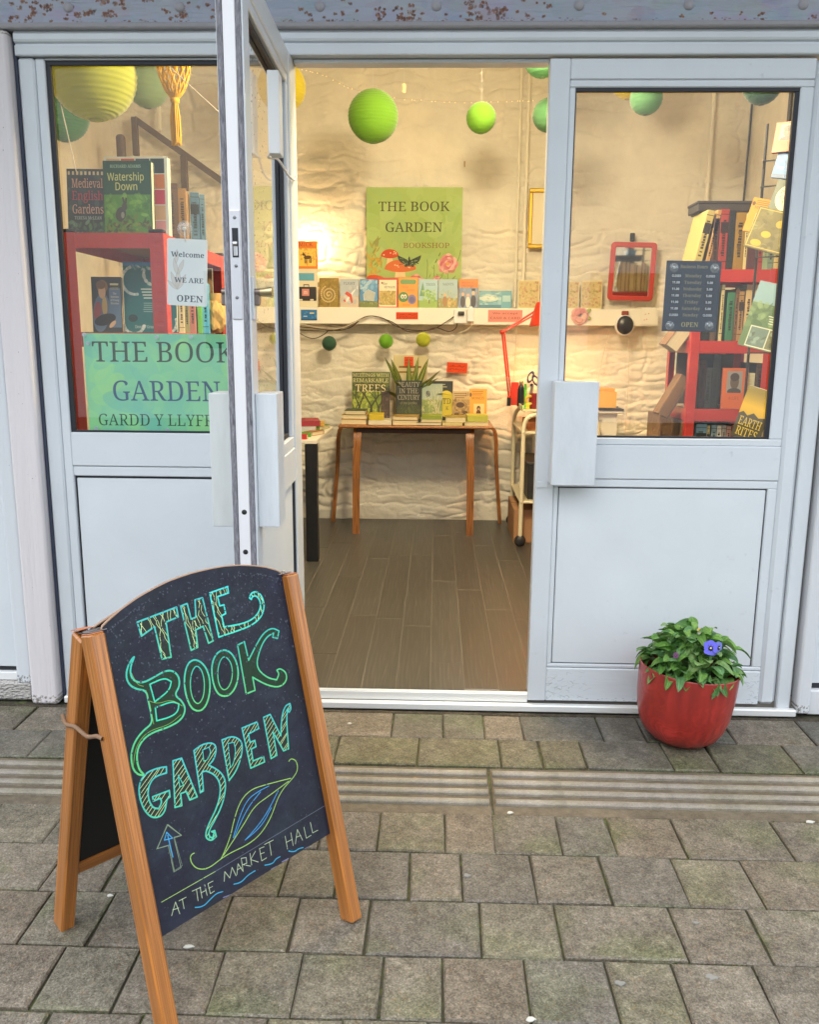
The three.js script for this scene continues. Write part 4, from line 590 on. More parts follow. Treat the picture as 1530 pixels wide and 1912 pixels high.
const covers = {
  mick(x) { P.bg(x, '#e8821e'); P.t(x, 'MICK', 118, 66, 62, '#b01d12', 'serif', 190); P.r(x, '#f2cf5a', 18, 92, 220, 216); P.mottle(x, 40, ['#e9a93c', '#f6e28a', '#d98f2c'], 20, 96, 216, 200, 8, 26); P.e(x, '#5a3312', 140, 200, 44, 22, -.1); for (const a of [104, 122, 160, 176]) P.r(x, '#4e2c10', a, 208, 10, 62); P.e(x, '#5a3312', 96, 166, 18, 15); x.fillStyle = '#4e2c10'; x.beginPath(); x.moveTo(84, 160); x.lineTo(84, 130); x.lineTo(98, 154); x.fill(); P.r(x, '#5a3312', 102, 170, 18, 30); return '#d0721a'; },
  blackcase(x) { P.bg(x, '#ece3c6'); P.r(x, '#5fa6c4', 24, 40, 196, 66); x.strokeStyle = '#2a2420'; x.lineWidth = 8; x.strokeRect(98, 142, 58, 26); x.fillStyle = '#231f22'; x.beginPath(); x.roundRect(4, 160, 240, 124, 10); x.fill(); P.r(x, '#d98f86', 76, 178, 84, 62); P.t(x, 'm', 118, 222, 44, '#fbeee6', 'serif'); P.r(x, '#e7e0d0', 42, 268, 40, 14); P.r(x, '#e7e0d0', 170, 268, 40, 14); return '#cfc6a8'; },
  shell(x) { P.bg(x, '#8c7426'); P.mottle(x, 50, ['#a78c3a', '#6e591c', '#b79c4c'], 0, 0, CW, CH, 10, 40); x.lineWidth = 17; x.strokeStyle = '#d8c28c'; x.beginPath(); for (let a = 0; a < 17; a += .15) { const r = 6 + a * 5.9, X = 128 + Math.cos(a) * r, Y = 190 + Math.sin(a) * r * .95; a ? x.lineTo(X, Y) : x.moveTo(X, Y); } x.stroke(); x.lineWidth = 3; x.strokeStyle = '#5c4718'; for (let k = 0; k < 26; k++) { const a = k * .2417; x.beginPath(); x.moveTo(128 + Math.cos(a) * 36, 190 + Math.sin(a) * 34); x.lineTo(128 + Math.cos(a + .25) * 112, 190 + Math.sin(a + .25) * 108); x.stroke(); } return '#7c661f'; },
  flight(x) { P.bg(x, '#b7c2cc'); P.r(x, '#cbb9a6', 0, 200, CW, 140); P.mottle(x, 30, ['#d8dee2', '#a7b3bf', '#c9cdd0'], 0, 80, CW, 220, 14, 50); P.t(x, 'FLIGHT', 128, 66, 42, '#33405a', 'serif', 190); x.save(); x.translate(140, 200); x.rotate(-.85); P.e(x, '#eef0ee', 0, 0, 108, 12); x.fillStyle = '#c8452c'; x.beginPath(); x.moveTo(-20, 0); x.lineTo(-30, -70); x.lineTo(10, -70); x.lineTo(26, 0); x.fill(); x.beginPath(); x.moveTo(-14, 0); x.lineTo(-60, 74); x.lineTo(-34, 78); x.lineTo(26, 0); x.fill(); P.r(x, '#c8452c', -104, -34, 22, 34); x.restore(); return '#a5b0ba'; },
  tower(x) { P.bg(x, '#4f8fc4'); P.mottle(x, 24, ['#7fb0d8', '#c9dcea'], 0, 0, CW, 130, 14, 50); x.fillStyle = '#d2d6d2'; x.beginPath(); x.moveTo(60, 250); x.lineTo(50, 180); x.lineTo(120, 120); x.lineTo(220, 160); x.lineTo(200, 260); x.fill(); x.strokeStyle = '#76807e'; x.lineWidth = 4; for (let k = 0; k < 8; k++) { x.beginPath(); x.moveTo(58 + k * 3, 190 + k * 9); x.lineTo(120 + k * 2, 134 + k * 15); x.lineTo(214 - k * 2, 170 + k * 11); x.stroke(); } P.r(x, '#6f7a3c', 0, 262, CW, 78); P.mottle(x, 30, ['#e4e2d6', '#4e5a2c', '#9aa050'], 0, 250, CW, 60, 4, 14); return '#3d78ab'; },
  stream(x) { P.bg(x, '#c63a1c'); P.r(x, '#efe7c8', 12, 28, 226, 298); P.e(x, '#8a2b16', 50, 62, 12, 10); P.t(x, 'the', 88, 84, 40, '#2d2a24', 'serif', 60); P.t(x, 'stream', 150, 122, 46, '#2d2a24', 'serif', 150); P.r(x, '#b79a48', 20, 150, 210, 160); P.mottle(x, 60, ['#8c7a34', '#d2b866', '#6e7838', '#e0cc8a'], 22, 150, 200, 150, 6, 26); return '#b23318'; },
  animals(x) { P.bg(x, '#e79a1c'); x.fillStyle = '#5f8f4a'; x.beginPath(); x.roundRect(30, 26, 200, 52, 26); x.fill(); P.t(x, 'Great', 92, 120, 30, '#c9521a', 'serif'); P.t(x, 'Garden', 160, 154, 30, '#c9521a', 'serif'); P.e(x, '#3f7f3a', 70, 220, 62, 56); P.e(x, '#f3efd8', 56, 214, 19, 24); P.e(x, '#f3efd8', 92, 214, 19, 24); P.e(x, '#241f1a', 60, 218, 8, 12); P.e(x, '#241f1a', 90, 218, 8, 12); P.e(x, '#7b70a4', 178, 246, 52, 54); P.e(x, '#5d5386', 178, 250, 34, 34); P.t(x, 'stories', 110, 316, 30, '#b9460f', 'serif'); return '#cf8414'; },
  trees(x) { P.bg(x, '#a9cbd4'); x.fillStyle = '#5b8f6a'; x.beginPath(); x.moveTo(20, 200); x.lineTo(58, 30); x.lineTo(96, 200); x.fill(); P.t(x, 'TREES', 160, 76, 40, '#2c4656', 'serif', 150); P.r(x, '#8fae4c', 0, 250, CW, 90); P.mottle(x, 90, ['#8fb84e', '#a6c75c', '#6f9c42', '#b9d27a'], 60, 130, 170, 130, 10, 26); P.r(x, '#6a5530', 138, 240, 14, 46); return '#8fb2ba'; },
  saints(x) { P.bg(x, '#a4bfc6'); P.t(x, 'SAINTS', 132, 74, 40, '#3c4a58', 'serif', 160); P.r(x, '#8f8a48', 0, 220, CW, 120); P.mottle(x, 60, ['#7d8c4c', '#c2ad62', '#9ab0a0', '#d3c489'], 0, 130, CW, 190, 8, 24); P.figure(x, 92, 320, 170, '#9c6a32', '#e2bd92'); P.figure(x, 150, 330, 140, '#c9ad6a', '#caa070'); P.mottle(x, 14, ['#d9a24a', '#b0562c'], 150, 250, 90, 70, 8, 16); return '#8ba6ad'; },
  people(x) { P.bg(x, '#dd7d1a'); P.t(x, 'stories of', 120, 52, 36, '#a8341a', 'serif', 200); P.t(x, 'old times', 120, 88, 34, '#a8341a', 'serif', 190); P.r(x, '#7d93b4', 0, 100, CW, 240); P.mottle(x, 40, ['#93a4be', '#5e6f8c', '#a48a70'], 0, 100, CW, 220, 10, 30); P.figure(x, 60, 330, 190, '#35323c', '#e0b898'); P.figure(x, 126, 330, 176, '#e9e2d2', '#dcae90'); P.figure(x, 196, 330, 206, '#2b2a38', '#e6bd9a'); P.r(x, '#1f1d24', 172, 110, 48, 26); return '#c66c14'; },
  landscape(x) { P.bg(x, '#7fb2c2'); P.mottle(x, 40, ['#a8ccd2', '#5f98ac', '#c4dcd8'], 0, 0, 180, CH, 14, 50); P.e(x, '#cfdcd0', 84, 150, 70, 60); P.mottle(x, 20, ['#e4e8da', '#9ab9b2'], 30, 100, 110, 110, 10, 30); P.r(x, '#6aa6ba', 176, 0, 80, CH); P.r(x, '#a9cdd2', 186, 90, 60, 120); P.r(x, '#4a7f96', 0, 270, 176, 70); return '#5d93a6'; },
  floral(x) { P.bg(x, '#cdbb84'); P.mottle(x, 130, ['#c99a7a', '#b98a5c', '#a39a5c', '#dcc79c', '#b2705a', '#8f8a4c'], 10, 20, 236, 300, 7, 22); x.strokeStyle = '#e8dcb4'; x.lineWidth = 12; x.strokeRect(6, 6, 244, 328); return '#e2d7ac'; },
  gardens(x) { P.bg(x, '#2c3a44'); P.mottle(x, 40, ['#3d4a50', '#22303a', '#4b5c58'], 0, 0, CW, 340, 12, 40); for (let k = 0; k < 9; k++) P.r(x, '#c9b894', 14 + k * 27, 14, 14, 18); P.r(x, '#33413c', 0, 240, CW, 100); P.mottle(x, 50, ['#4f7a4c', '#6b9a5e', '#3a5f4a', '#86a884'], 0, 262, CW, 74, 6, 22); P.t(x, 'Medieval', 138, 96, 62, '#d8a08a', 'serif', 206); P.t(x, 'English', 138, 158, 62, '#c8384a', 'serif', 206); P.t(x, 'Gardens', 138, 226, 62, '#dfa890', 'serif', 206); P.t(x, 'TERESA McLEAN', 138, 256, 22, '#b9c4c4', 'serif', 190); return '#26323a'; },
  watership(x) { P.bg(x, '#134a34'); P.t(x, 'RICHARD ADAMS', 122, 34, 19, '#b9d2b8', 'serif', 170); P.t(x, 'Watership', 122, 92, 50, '#e3dd84', 'sans-serif', 190); P.t(x, 'Down', 124, 136, 50, '#e3dd84', 'sans-serif', 120); P.r(x, '#4f8a2a', 8, 156, 240, 178); P.mottle(x, 90, ['#6ea236', '#3f7424', '#87b448', '#5c9430'], 10, 160, 230, 100, 5, 22); P.mottle(x, 90, ['#3a3f1c', '#5a4a22', '#6f7a2c', '#8a9a3a', '#2c3216'], 10, 258, 234, 72, 5, 18); P.e(x, '#3c3c30', 92, 246, 26, 34, .3); P.e(x, '#46443a', 112, 212, 14, 18); x.strokeStyle = '#3c3c30'; x.lineWidth = 9; x.beginPath(); x.moveTo(112, 200); x.lineTo(104, 168); x.moveTo(118, 200); x.lineTo(122, 170); x.stroke(); P.e(x, '#8c9080', 102, 250, 9, 15); return '#0e3a28'; },
  patchwork(x) { P.bg(x, '#dfe6e2'); const c = ['#d9b48c', '#3c4a5c', '#d4506a', '#46b08a', '#dd8a5c', '#c9503c', '#2c3a3c', '#e0a0a8', '#e8e0c4']; for (let i = 0; i < 4; i++) for (let j = 0; j < 5; j++) P.r(x, c[(i * 5 + j * 7) % 9], 14 + i * 58, 10 + j * 64, 54, 60); return '#e6ece8'; },
  portrait(x) { P.bg(x, '#33383c'); P.r(x, '#2a3036', 0, 0, CW, CH); P.e(x, '#5b7390', 80, 220, 70, 120, .2); P.r(x, '#627c9c', 150, 70, 96, 240); P.e(x, '#8f6430', 96, 60, 46, 40); P.e(x, '#dcae82', 92, 92, 30, 42); P.e(x, '#7a522a', 84, 50, 40, 26); P.e(x, '#a84a4a', 50, 210, 30, 60, .2); P.e(x, '#caa860', 110, 180, 22, 60); P.e(x, '#1d1c20', 110, 262, 90, 34, -.2); P.e(x, '#d9b48c', 170, 290, 34, 14, -.6); P.r(x, '#e0d49c', 160, 40, 70, 12); P.t(x, 'GOETHE', 196, 78, 20, '#d9c77a', 'serif', 70); for (const [k, s] of ['The', 'Sorrows', 'of Young', 'Werther'].entries()) P.t(x, s, 196, 108 + k * 20, 17, '#e9e2c8', 'serif', 76); return '#6a5a34'; },
  teal(x) { P.bg(x, '#1c6f78'); P.r(x, '#3f86c4', 0, 0, CW, 20); x.strokeStyle = '#dfe9e4'; x.lineWidth = 13; const sq = (a) => { for (let k = 0; k < a.length; k += 2) P.e(x, pick(['#e6ece6', '#cfdcd6', '#b9ccc8']), a[k], a[k + 1], rr(6, 9), rr(6, 9)); }; const curve = (cx, cy, r, a0, a1) => { const q = []; for (let a = a0; a < a1; a += .13) q.push(cx + Math.cos(a) * r, cy + Math.sin(a) * r * 1.1); sq(q); }; P.mottle(x, 30, ['#dfe9e4', '#a9c2bc'], 0, 22, CW, 18, 5, 12); curve(60, 90, 60, 1.4, 4.4); curve(150, 60, 46, .9, 3.6); curve(230, 120, 50, 1.4, 3.8); curve(50, 290, 50, .3, 3.3); curve(210, 290, 44, -.3, 2.2); for (let k = 0; k < 4; k++) P.r(x, '#dfe6e2', 88 + k * 4, 128 + k * 14, 96 - k * 10, 6); P.lines(x, '#9fc0bf', 90, 196, 100, 5, 10); P.t(x, 'Donna Grant', 104, 318, 20, '#e4ece8', 'serif', 100); P.e(x, '#16343a', 46, 270, 22, 18); return '#175c64'; },
  remarkable(x) { P.bg(x, '#7c8f2a'); P.mottle(x, 120, ['#9bab34', '#b6bf4c', '#5f7420', '#c7cf6a', '#46561a'], 0, 0, CW, CH, 10, 34); for (const [a, b, h, w] of [[60, 340, 330, 12], [130, 340, 350, 14], [190, 340, 300, 11], [30, 340, 260, 9]]) P.tree(x, '#2a2a14', a, b, h, w); P.r(x, '#3c2e26', 196, 110, 60, 230); P.mottle(x, 40, ['#54423a', '#2b211c', '#6a564a'], 196, 110, 58, 226, 5, 14); P.r(x, 'rgba(36,44,16,.55)', 0, 0, CW, 130); P.t(x, 'MEETINGS WITH', 128, 34, 30, '#d8d09a', 'serif', 236); P.t(x, 'REMARKABLE', 128, 72, 36, '#d8d09a', 'serif', 236); P.t(x, 'TREES', 128, 134, 66, '#ead9a8', 'serif', 232); return '#3d4416'; },
  botanic(x) { P.bg(x, '#1e211a'); x.strokeStyle = '#56622e'; for (let k = 0; k < 26; k++) { x.lineWidth = 5; x.beginPath(); x.moveTo(130, 338); const a = -3.0 + k * .112; x.quadraticCurveTo(130 + Math.cos(a) * 70, 338 + Math.sin(a) * 60, 130 + Math.cos(a) * 150, 320 + Math.sin(a) * 150); x.stroke(); x.lineWidth = 2; } P.mottle(x, 40, ['#39401f', '#5a6730', '#2c3219'], 0, 160, CW, 100, 6, 20); for (const [k, s] of ['BEAUTY', 'IN THE', 'CENTURY'].entries()) P.t(x, s, 128, 52 + k * 52, 54, '#a8a590', 'serif', 210); P.t(x, 'of the garden', 128, 192, 26, '#8f8c78', 'serif', 190); return '#171914'; },
  country(x) { P.bg(x, '#9db0a0'); P.r(x, '#7c8c50', 0, 140, CW, 200); P.mottle(x, 90, ['#93a45a', '#5f7038', '#b3bd76', '#c9c79a'], 0, 120, CW, 210, 8, 28); P.e(x, '#4e585a', 78, 90, 28, 28); for (const a of [176, 214]) P.tree(x, '#cdbfa2', a, 330, 330, 11); P.mottle(x, 26, ['#c9a8a0', '#a4564c', '#e4d6c4'], 20, 262, 170, 60, 6, 16); return '#6b7848'; },
  moon(x) { P.bg(x, '#2a2f30'); P.lines(x, '#a7a480', 60, 26, 170, 2, 20); P.e(x, '#d9c83a', 190, 190, 92, 110); P.t(x, 'TD', 196, 190, 64, '#2a2f30', 'serif', 90); P.t(x, 'K', 200, 240, 40, '#2a2f30', 'serif'); P.mottle(x, 30, ['#3c4340', '#202526'], 0, 60, 110, 260, 8, 24); return '#22282a'; },
  cattle(x) { P.bg(x, '#a08a5c'); P.r(x, '#b9a478', 0, 0, CW, 90); P.lines(x, '#6a5430', 24, 24, 200, 3, 22); P.t(x, '10', 216, 48, 44, '#3a2c1c', 'serif'); P.mottle(x, 60, ['#8a7040', '#c4a868', '#6e5a34'], 0, 90, CW, 250, 10, 30); P.e(x, '#4a3420', 120, 150, 60, 30); for (const [a, b] of [[70, 250], [150, 270], [190, 230]]) { P.e(x, '#5c4226', a, b, 36, 18); P.r(x, '#4a341e', a - 24, b, 7, 36); P.r(x, '#4a341e', a + 16, b, 7, 36); } return '#8a744c'; },
  monkeys(x) { P.bg(x, '#d9a23a'); P.lines(x, '#7a5220', 40, 22, 180, 3, 18); P.t(x, 'MONKEYS', 128, 106, 36, '#5a3a18', 'serif', 180); P.r(x, '#e8cf8e', 70, 150, 150, 180); P.e(x, '#4a3222', 140, 262, 36, 54); P.e(x, '#3e2a1c', 140, 196, 26, 26); P.e(x, '#c79a6c', 142, 204, 13, 13); x.strokeStyle = '#4a3222'; x.lineWidth = 14; x.beginPath(); x.moveTo(120, 230); x.lineTo(96, 310); x.moveTo(160, 230); x.lineTo(184, 310); x.stroke(); P.e(x, '#5a4430', 24, 60, 14, 22); return '#bf8a2a'; },
  earth(x) { P.bg(x, '#4c4424'); P.r(x, '#8f7d22', 0, 0, CW, 60); const g = x.createLinearGradient(0, 30, 0, 200); g.addColorStop(0, '#8a7a2c'); g.addColorStop(.55, '#d8b020'); g.addColorStop(1, '#c9a41a'); x.fillStyle = g; x.fillRect(0, 0, CW, 190); x.fillStyle = '#3f3a24'; x.beginPath(); x.moveTo(0, 190); x.lineTo(40, 166); x.lineTo(84, 186); x.lineTo(130, 160); x.lineTo(180, 182); x.lineTo(CW, 164); x.lineTo(CW, 340); x.lineTo(0, 340); x.fill(); P.t(x, 'EARTH', 128, 252, 74, '#d9c04a', 'serif', 200); P.t(x, 'RITES', 128, 318, 74, '#d9c04a', 'serif', 190); return '#c9c6b8'; },
  hill(x) { P.bg(x, '#5f7a4c'); P.r(x, '#8fb0b8', 0, 0, CW, 110); P.mottle(x, 50, ['#7a9460', '#4c6640', '#90a874'], 0, 100, CW, 130, 10, 34); P.lines(x, '#dfe4d0', 110, 164, 120, 4, 12); P.r(x, '#d8dcc4', 40, 226, 200, 108); P.r(x, '#6f8478', 46, 232, 92, 96); P.r(x, '#7a7a52', 144, 232, 90, 96); P.mottle(x, 20, ['#9ab0a0', '#56644c'], 48, 236, 180, 80, 6, 18); return '#8d9a9e'; },
  gold(x) { P.bg(x, '#7d7440'); P.mottle(x, 60, ['#8f8650', '#6a6234', '#9d9a68'], 0, 0, CW, CH, 10, 34); P.e(x, '#d8b63a', 110, 210, 30, 26); P.e(x, '#c9a83a', 170, 110, 26, 30); P.e(x, '#d0b23c', 70, 290, 34, 26); x.strokeStyle = '#d4bc5c'; x.lineWidth = 6; x.strokeRect(16, 16, 224, 308); return '#a9a998'; },
  label(x) { P.bg(x, '#6c7668'); P.e(x, '#e9dfc4', 128, 150, 96, 120); for (const [k, s] of ['Perfect', 'Cream', 'Teas'].entries()) P.t(x, s, 128, 120 + k * 44, 44, '#c4523c', 'serif', 150); return '#5a6458'; },
  figure(x) { P.bg(x, '#c8622a'); P.r(x, '#8e8c8a', 50, 26, 150, 180); P.e(x, '#5a4a42', 126, 116, 42, 60); P.e(x, '#352c28', 126, 76, 44, 34); P.e(x, '#3f3a3a', 126, 196, 66, 30); P.r(x, '#c8622a', 0, 206, CW, 134); P.t(x, 'A LIFE', 128, 262, 34, '#8a3c14', 'serif'); return '#a84f20'; },
  redcover(x) { P.bg(x, '#8c1f2c'); P.r(x, '#d9a8a0', 30, 60, 120, 60); P.lines(x, '#e0c8b0', 40, 150, 180, 4, 26); return '#7a1a26'; },
  greencover(x) { P.bg(x, '#3f7a36'); P.r(x, '#d9d8a0', 40, 70, 170, 50); P.mottle(x, 30, ['#5a9a4c', '#2f5f2c'], 0, 140, CW, 190, 10, 30); return '#356a2e'; },
  cream(x) { P.bg(x, '#cfc39a'); P.r(x, '#8c6a3a', 40, 60, 170, 12); P.r(x, '#8c6a3a', 40, 90, 130, 10); P.mottle(x, 20, ['#b9ab7c', '#dacfa8'], 0, 120, CW, 200, 12, 40); return '#b9a878'; },
  bluecard(x) { P.bg(x, '#2f74b4'); P.mottle(x, 20, ['#4f92cc', '#1f5c98'], 0, 40, CW, 250, 14, 40); P.r(x, '#dfe8f0', 40, 200, 60, 24); P.r(x, '#e8d8a0', 140, 90, 70, 40); P.r(x, '#1b4f88', 0, 290, CW, 50); return '#2f74b4'; },
  orangecard(x) { P.bg(x, '#d8471c'); x.strokeStyle = '#4a2210'; x.lineWidth = 7; for (let k = 0; k < 2; k++) { x.beginPath(); let X = 26, Y = 120 + k * 110; x.moveTo(X, Y); while (X < 226) { X += rr(5, 12); x.lineTo(X, Y + rr(-30, 26)); } x.stroke(); } return '#d8471c'; },
  pinkcard(x) { P.bg(x, '#e0948a'); P.t(x, 'We accept', 128, 120, 76, '#9c3c34', 'sans-serif', 190); P.t(x, 'CASH & CARD', 128, 262, 92, '#8f342e', 'serif', 226); return '#e0948a'; },
};
const atlas = canvas(2048, 2048, (x) => {
  x.fillStyle = '#888'; x.fillRect(0, 0, 2048, 2048); let i = 0;
  for (const [k, f] of Object.entries(covers)) { const c = i % COLS, r = Math.floor(i / COLS); x.save(); x.beginPath(); x.rect(c * CW, r * CH, CW, CH); x.clip(); x.translate(c * CW, r * CH); const e = f(x); x.fillStyle = e; x.fillRect(0, 0, 5, CH); x.restore(); cells[k] = [c * CW / 2048, 1 - (r + 1) * CH / 2048, (c + 1) * CW / 2048, 1 - r * CH / 2048]; i++; }
});
const atlasTex = tex(atlas), coverMat = phys(lin(.86, .86, .86), .45, { map: atlasTex, clearcoat: .12, clearcoatRoughness: .4 }), paperMat = std(lin(.86, .86, .86), .8, { map: atlasTex });
// big signs share one sheet
const signs = canvas(2048, 1536, (x) => {
  x.fillStyle = '#888'; x.fillRect(0, 0, 2048, 1536);
  const sp = (s, cx, y, size, c, w, st = .9) => { x.font = `${size}px serif`; x.textAlign = 'center'; const k = Math.min(1.35, w / x.measureText(s).width); x.save(); x.translate(cx, y); x.scale(k, 1); x.fillStyle = c; x.fillText(s, 0, 0); x.restore(); };
  // wall poster 0,0 - 900,880
  x.save(); x.beginPath(); x.rect(0, 0, 900, 880); x.clip();
  x.fillStyle = '#a8c070'; x.fillRect(0, 0, 900, 880); P.mottle(x, 80, ['#b4ca80', '#9cb864', '#a2bf74'], 0, 0, 900, 880, 40, 140);
  sp('THE BOOK', 445, 214, 118, '#3f3a26', 670); sp('GARDEN', 445, 400, 118, '#3f3a26', 545); sp('BOOKSHOP', 565, 545, 66, '#8a5a34', 440);
  const leaf = (X, Y, a, l, c) => { x.save(); x.translate(X, Y); x.rotate(a); x.fillStyle = c; x.beginPath(); x.moveTo(0, 0); x.quadraticCurveTo(l * .3, -l * .22, l, 0); x.quadraticCurveTo(l * .3, l * .22, 0, 0); x.fill(); x.restore(); };
  for (let k = 0; k < 26; k++) leaf(60 + rr(-30, 80), 640 + rr(-140, 100), -1.2 + rr(-1, .7), rr(40, 110), pick(['#c9a648', '#a8a04a', '#8f9a4c', '#d0b45c', '#97965a']));
  P.mottle(x, 50, ['#d9a43a', '#c98a34', '#b9b04c'], 10, 640, 130, 200, 8, 26);
  const mush = (X, Y, w, h, c) => { x.fillStyle = '#e6cfa0'; x.beginPath(); x.moveTo(X - w * .14, Y); x.lineTo(X - w * .2, Y + h * 1.3); x.lineTo(X + w * .2, Y + h * 1.3); x.lineTo(X + w * .14, Y); x.fill(); x.fillStyle = c; x.beginPath(); x.ellipse(X, Y, w * .5, h * .8, 0, Math.PI, 0); x.quadraticCurveTo(X, Y + h * .5, X - w * .5, Y); x.fill(); for (let k = 0; k < 9; k++) P.e(x, '#f0dfb8', X + rr(-.36, .36) * w, Y - rr(.1, .55) * h, rr(4, 9), rr(3, 6)); };
  mush(220, 620, 170, 80, '#cf4a26'); mush(320, 740, 300, 110, '#d8703c'); x.fillStyle = '#cf4a26'; x.beginPath(); x.ellipse(110, 860, 120, 60, .3, 0, 7); x.fill();
  // moth
  x.fillStyle = '#3c4a3a'; for (const s of [-1, 1]) { x.beginPath(); x.moveTo(405, 660); x.lineTo(405 + s * 112, 610); x.quadraticCurveTo(405 + s * 105, 680, 405 + s * 50, 690); x.lineTo(405 + s * 40, 720); x.lineTo(405 + s * 10, 712); x.fill(); } for (let k = 0; k < 40; k++) P.e(x, pick(['#7f9a74', '#22291f', '#94a884']), 405 + rr(-90, 90), rr(630, 705), rr(3, 8), rr(2, 5)); P.e(x, '#20261e', 405, 668, 9, 46);
  const rose = (X, Y, r) => { for (let k = 0; k < 46; k++) { const q = 1 - k / 50, a = k * 2.4; P.e(x, pick(['#d98c8c', '#e4a4a0', '#cf7a80', '#edbcb4', '#c96a74']), X + Math.cos(a) * r * q * .62, Y + Math.sin(a) * r * q * .6, r * (.2 + .22 * q), r * (.14 + .2 * q), a); } P.e(x, '#d9a44a', X, Y, r * .16, r * .14); };
  x.strokeStyle = '#6c8440'; x.lineWidth = 6; for (const [a, b, c, d] of [[560, 880, 575, 650], [625, 880, 640, 700], [760, 880, 765, 760], [840, 700, 890, 560]]) { x.beginPath(); x.moveTo(a, b); x.quadraticCurveTo((a + c) / 2 + 20, (b + d) / 2, c, d); x.stroke(); }
  rose(770, 690, 100); rose(470, 870, 90); rose(670, 860, 66); for (let k = 0; k < 14; k++) leaf(rr(560, 860), rr(600, 860), rr(-2.4, -.6), rr(24, 60), pick(['#7c9448', '#94a85c', '#6a8440']));
  x.restore();
  // window sign 900,0 - 1960,720
  x.save(); x.translate(900, 0); x.beginPath(); x.rect(0, 0, 1060, 720); x.clip(); x.fillStyle = '#7ecb9a'; x.fillRect(0, 0, 1060, 720); P.mottle(x, 90, ['#8fd694', '#74c4a4', '#86cf9c', '#98d888', '#70c0a8'], 0, 0, 1060, 720, 50, 170);
  sp('THE BOOK', 545, 205, 205, '#1c3a2a', 985); sp('GARDEN', 555, 490, 205, '#1a4a72', 760); sp('GARDD Y LLYFRAU', 545, 675, 118, '#1e4a34', 960); x.restore();
  // welcome sign 0,900 - 360,1500
  x.save(); x.translate(0, 900); x.beginPath(); x.rect(0, 0, 360, 620); x.clip(); x.fillStyle = '#e4ecec'; x.fillRect(0, 0, 360, 620);
  x.strokeStyle = '#b9b4ac'; x.lineWidth = 3; for (const [a, b, l, r] of [[90, 470, 170, -1.9], [90, 470, 190, -1.5], [95, 470, 160, -1.1], [88, 330, 150, -1.75], [96, 330, 150, -1.2], [80, 230, 130, -1.5], [90, 470, 120, -2.4]]) { x.save(); x.translate(a, b); x.rotate(r); x.fillStyle = 'rgba(205,196,184,.55)'; x.beginPath(); x.moveTo(0, 0); x.quadraticCurveTo(l * .4, -l * .24, l, 0); x.quadraticCurveTo(l * .4, l * .24, 0, 0); x.fill(); x.stroke(); x.restore(); }
  x.font = 'bold 64px serif'; x.fillStyle = '#26384c'; x.textAlign = 'center'; x.fillText('Welcome', 184, 168, 300); x.fillText('WE ARE', 196, 404, 306); x.font = 'bold 84px serif'; x.fillText('OPEN', 204, 582, 284); x.restore();
  // hours sign 400,900 - 900,1530
  x.save(); x.translate(400, 900); x.beginPath(); x.rect(0, 0, 500, 630); x.clip(); x.fillStyle = '#16283c'; x.fillRect(0, 0, 500, 630); x.textAlign = 'center';
  x.fillStyle = '#8f8460'; x.font = 'bold 40px serif'; x.fillText('Business Hours', 252, 66, 250);
  ['Monday', 'Tuesday', 'Wednesday', 'Thursday', 'Friday', 'Saturday', 'Sunday'].forEach((d, k) => { const y = 146 + k * 58; x.fillStyle = '#0c1826'; x.fillRect(52, y - 30, 92, 38); x.fillRect(362, y - 30, 92, 38); x.fillStyle = '#8f8460'; x.font = 'bold 38px serif'; x.fillText(d, 252, y, 170); x.fillStyle = '#d8dce0'; x.font = 'bold 28px sans-serif'; const c = k === 0 || k === 6; x.fillText(c ? 'CLOSED' : '11.00', 98, y - 2, 84); x.fillText(c ? 'CLOSED' : '5.00', 408, y - 2, 84); });
  x.fillStyle = '#a89a5c'; x.font = 'bold 58px serif'; x.fillText('OPEN', 252, 588, 160); x.restore();
});
const signTex = tex(signs), sUV = (x0, y0, x1, y1) => [x0 / 2048, 1 - y1 / 1536, x1 / 2048, 1 - y0 / 1536];
const spineTex = tex(canvas(1024, 512, (x) => { for (let i = 0; i < 16; i++) { const X = i * 64; x.fillStyle = pick(['#f4f4f4', '#e8e8e8', '#ffffff']); x.fillRect(X, 0, 64, 512); for (let k = 0; k < 60; k++) { x.fillStyle = 'rgba(90,80,70,.06)'; x.fillRect(X + rr(0, 60), rr(0, 512), rr(1, 5), rr(10, 70)); }
  const c = pick(['#b9a24c', '#1c1c1c', '#efe6c8', '#3a2c1c']); x.fillStyle = c; const k = i % 4; if (k !== 2) { x.fillRect(X, 40, 64, 6); x.fillRect(X, 440, 64, 6); } if (k === 1) { x.fillStyle = pick(['#d8cfae', '#2a2320']); x.fillRect(X + 6, 110, 52, 90); }
  x.save(); x.translate(X + 42, 90); x.rotate(Math.PI / 2); x.fillStyle = c; let p = 0; while (p < 300) { const w = rr(8, 24); x.fillRect(p, 0, w, 20 + rr(-4, 4)); p += w + (rnd() < .25 ? 20 : 5); } x.restore(); } }));

// ---------------------------------------------------------------- books and small prints
const pageTex = tex(canvas(128, 128, (x) => { x.fillStyle = '#e6dcc0'; x.fillRect(0, 0, 128, 128); for (let i = 0; i < 64; i++) { x.fillStyle = pick(['rgba(150,130,95,.35)', 'rgba(255,250,235,.5)', 'rgba(120,100,70,.25)']); x.fillRect(0, i * 2, 128, 1); } }));
pageTex.repeat.set(10, 30); const pagesH = std(lin(.82, .78, .66), .9, { map: pageTex });
const pageTexV = pageTex.clone(); pageTexV.rotation = Math.PI / 2; pageTexV.repeat.set(30, 30); const pagesV = std(lin(.82, .78, .66), .9, { map: pageTexV });
function pinned(g, uv) { const u = g.attributes.uv; for (let i = 0; i < u.count; i++) u.setXY(i, uv[0], uv[1]); return g; }
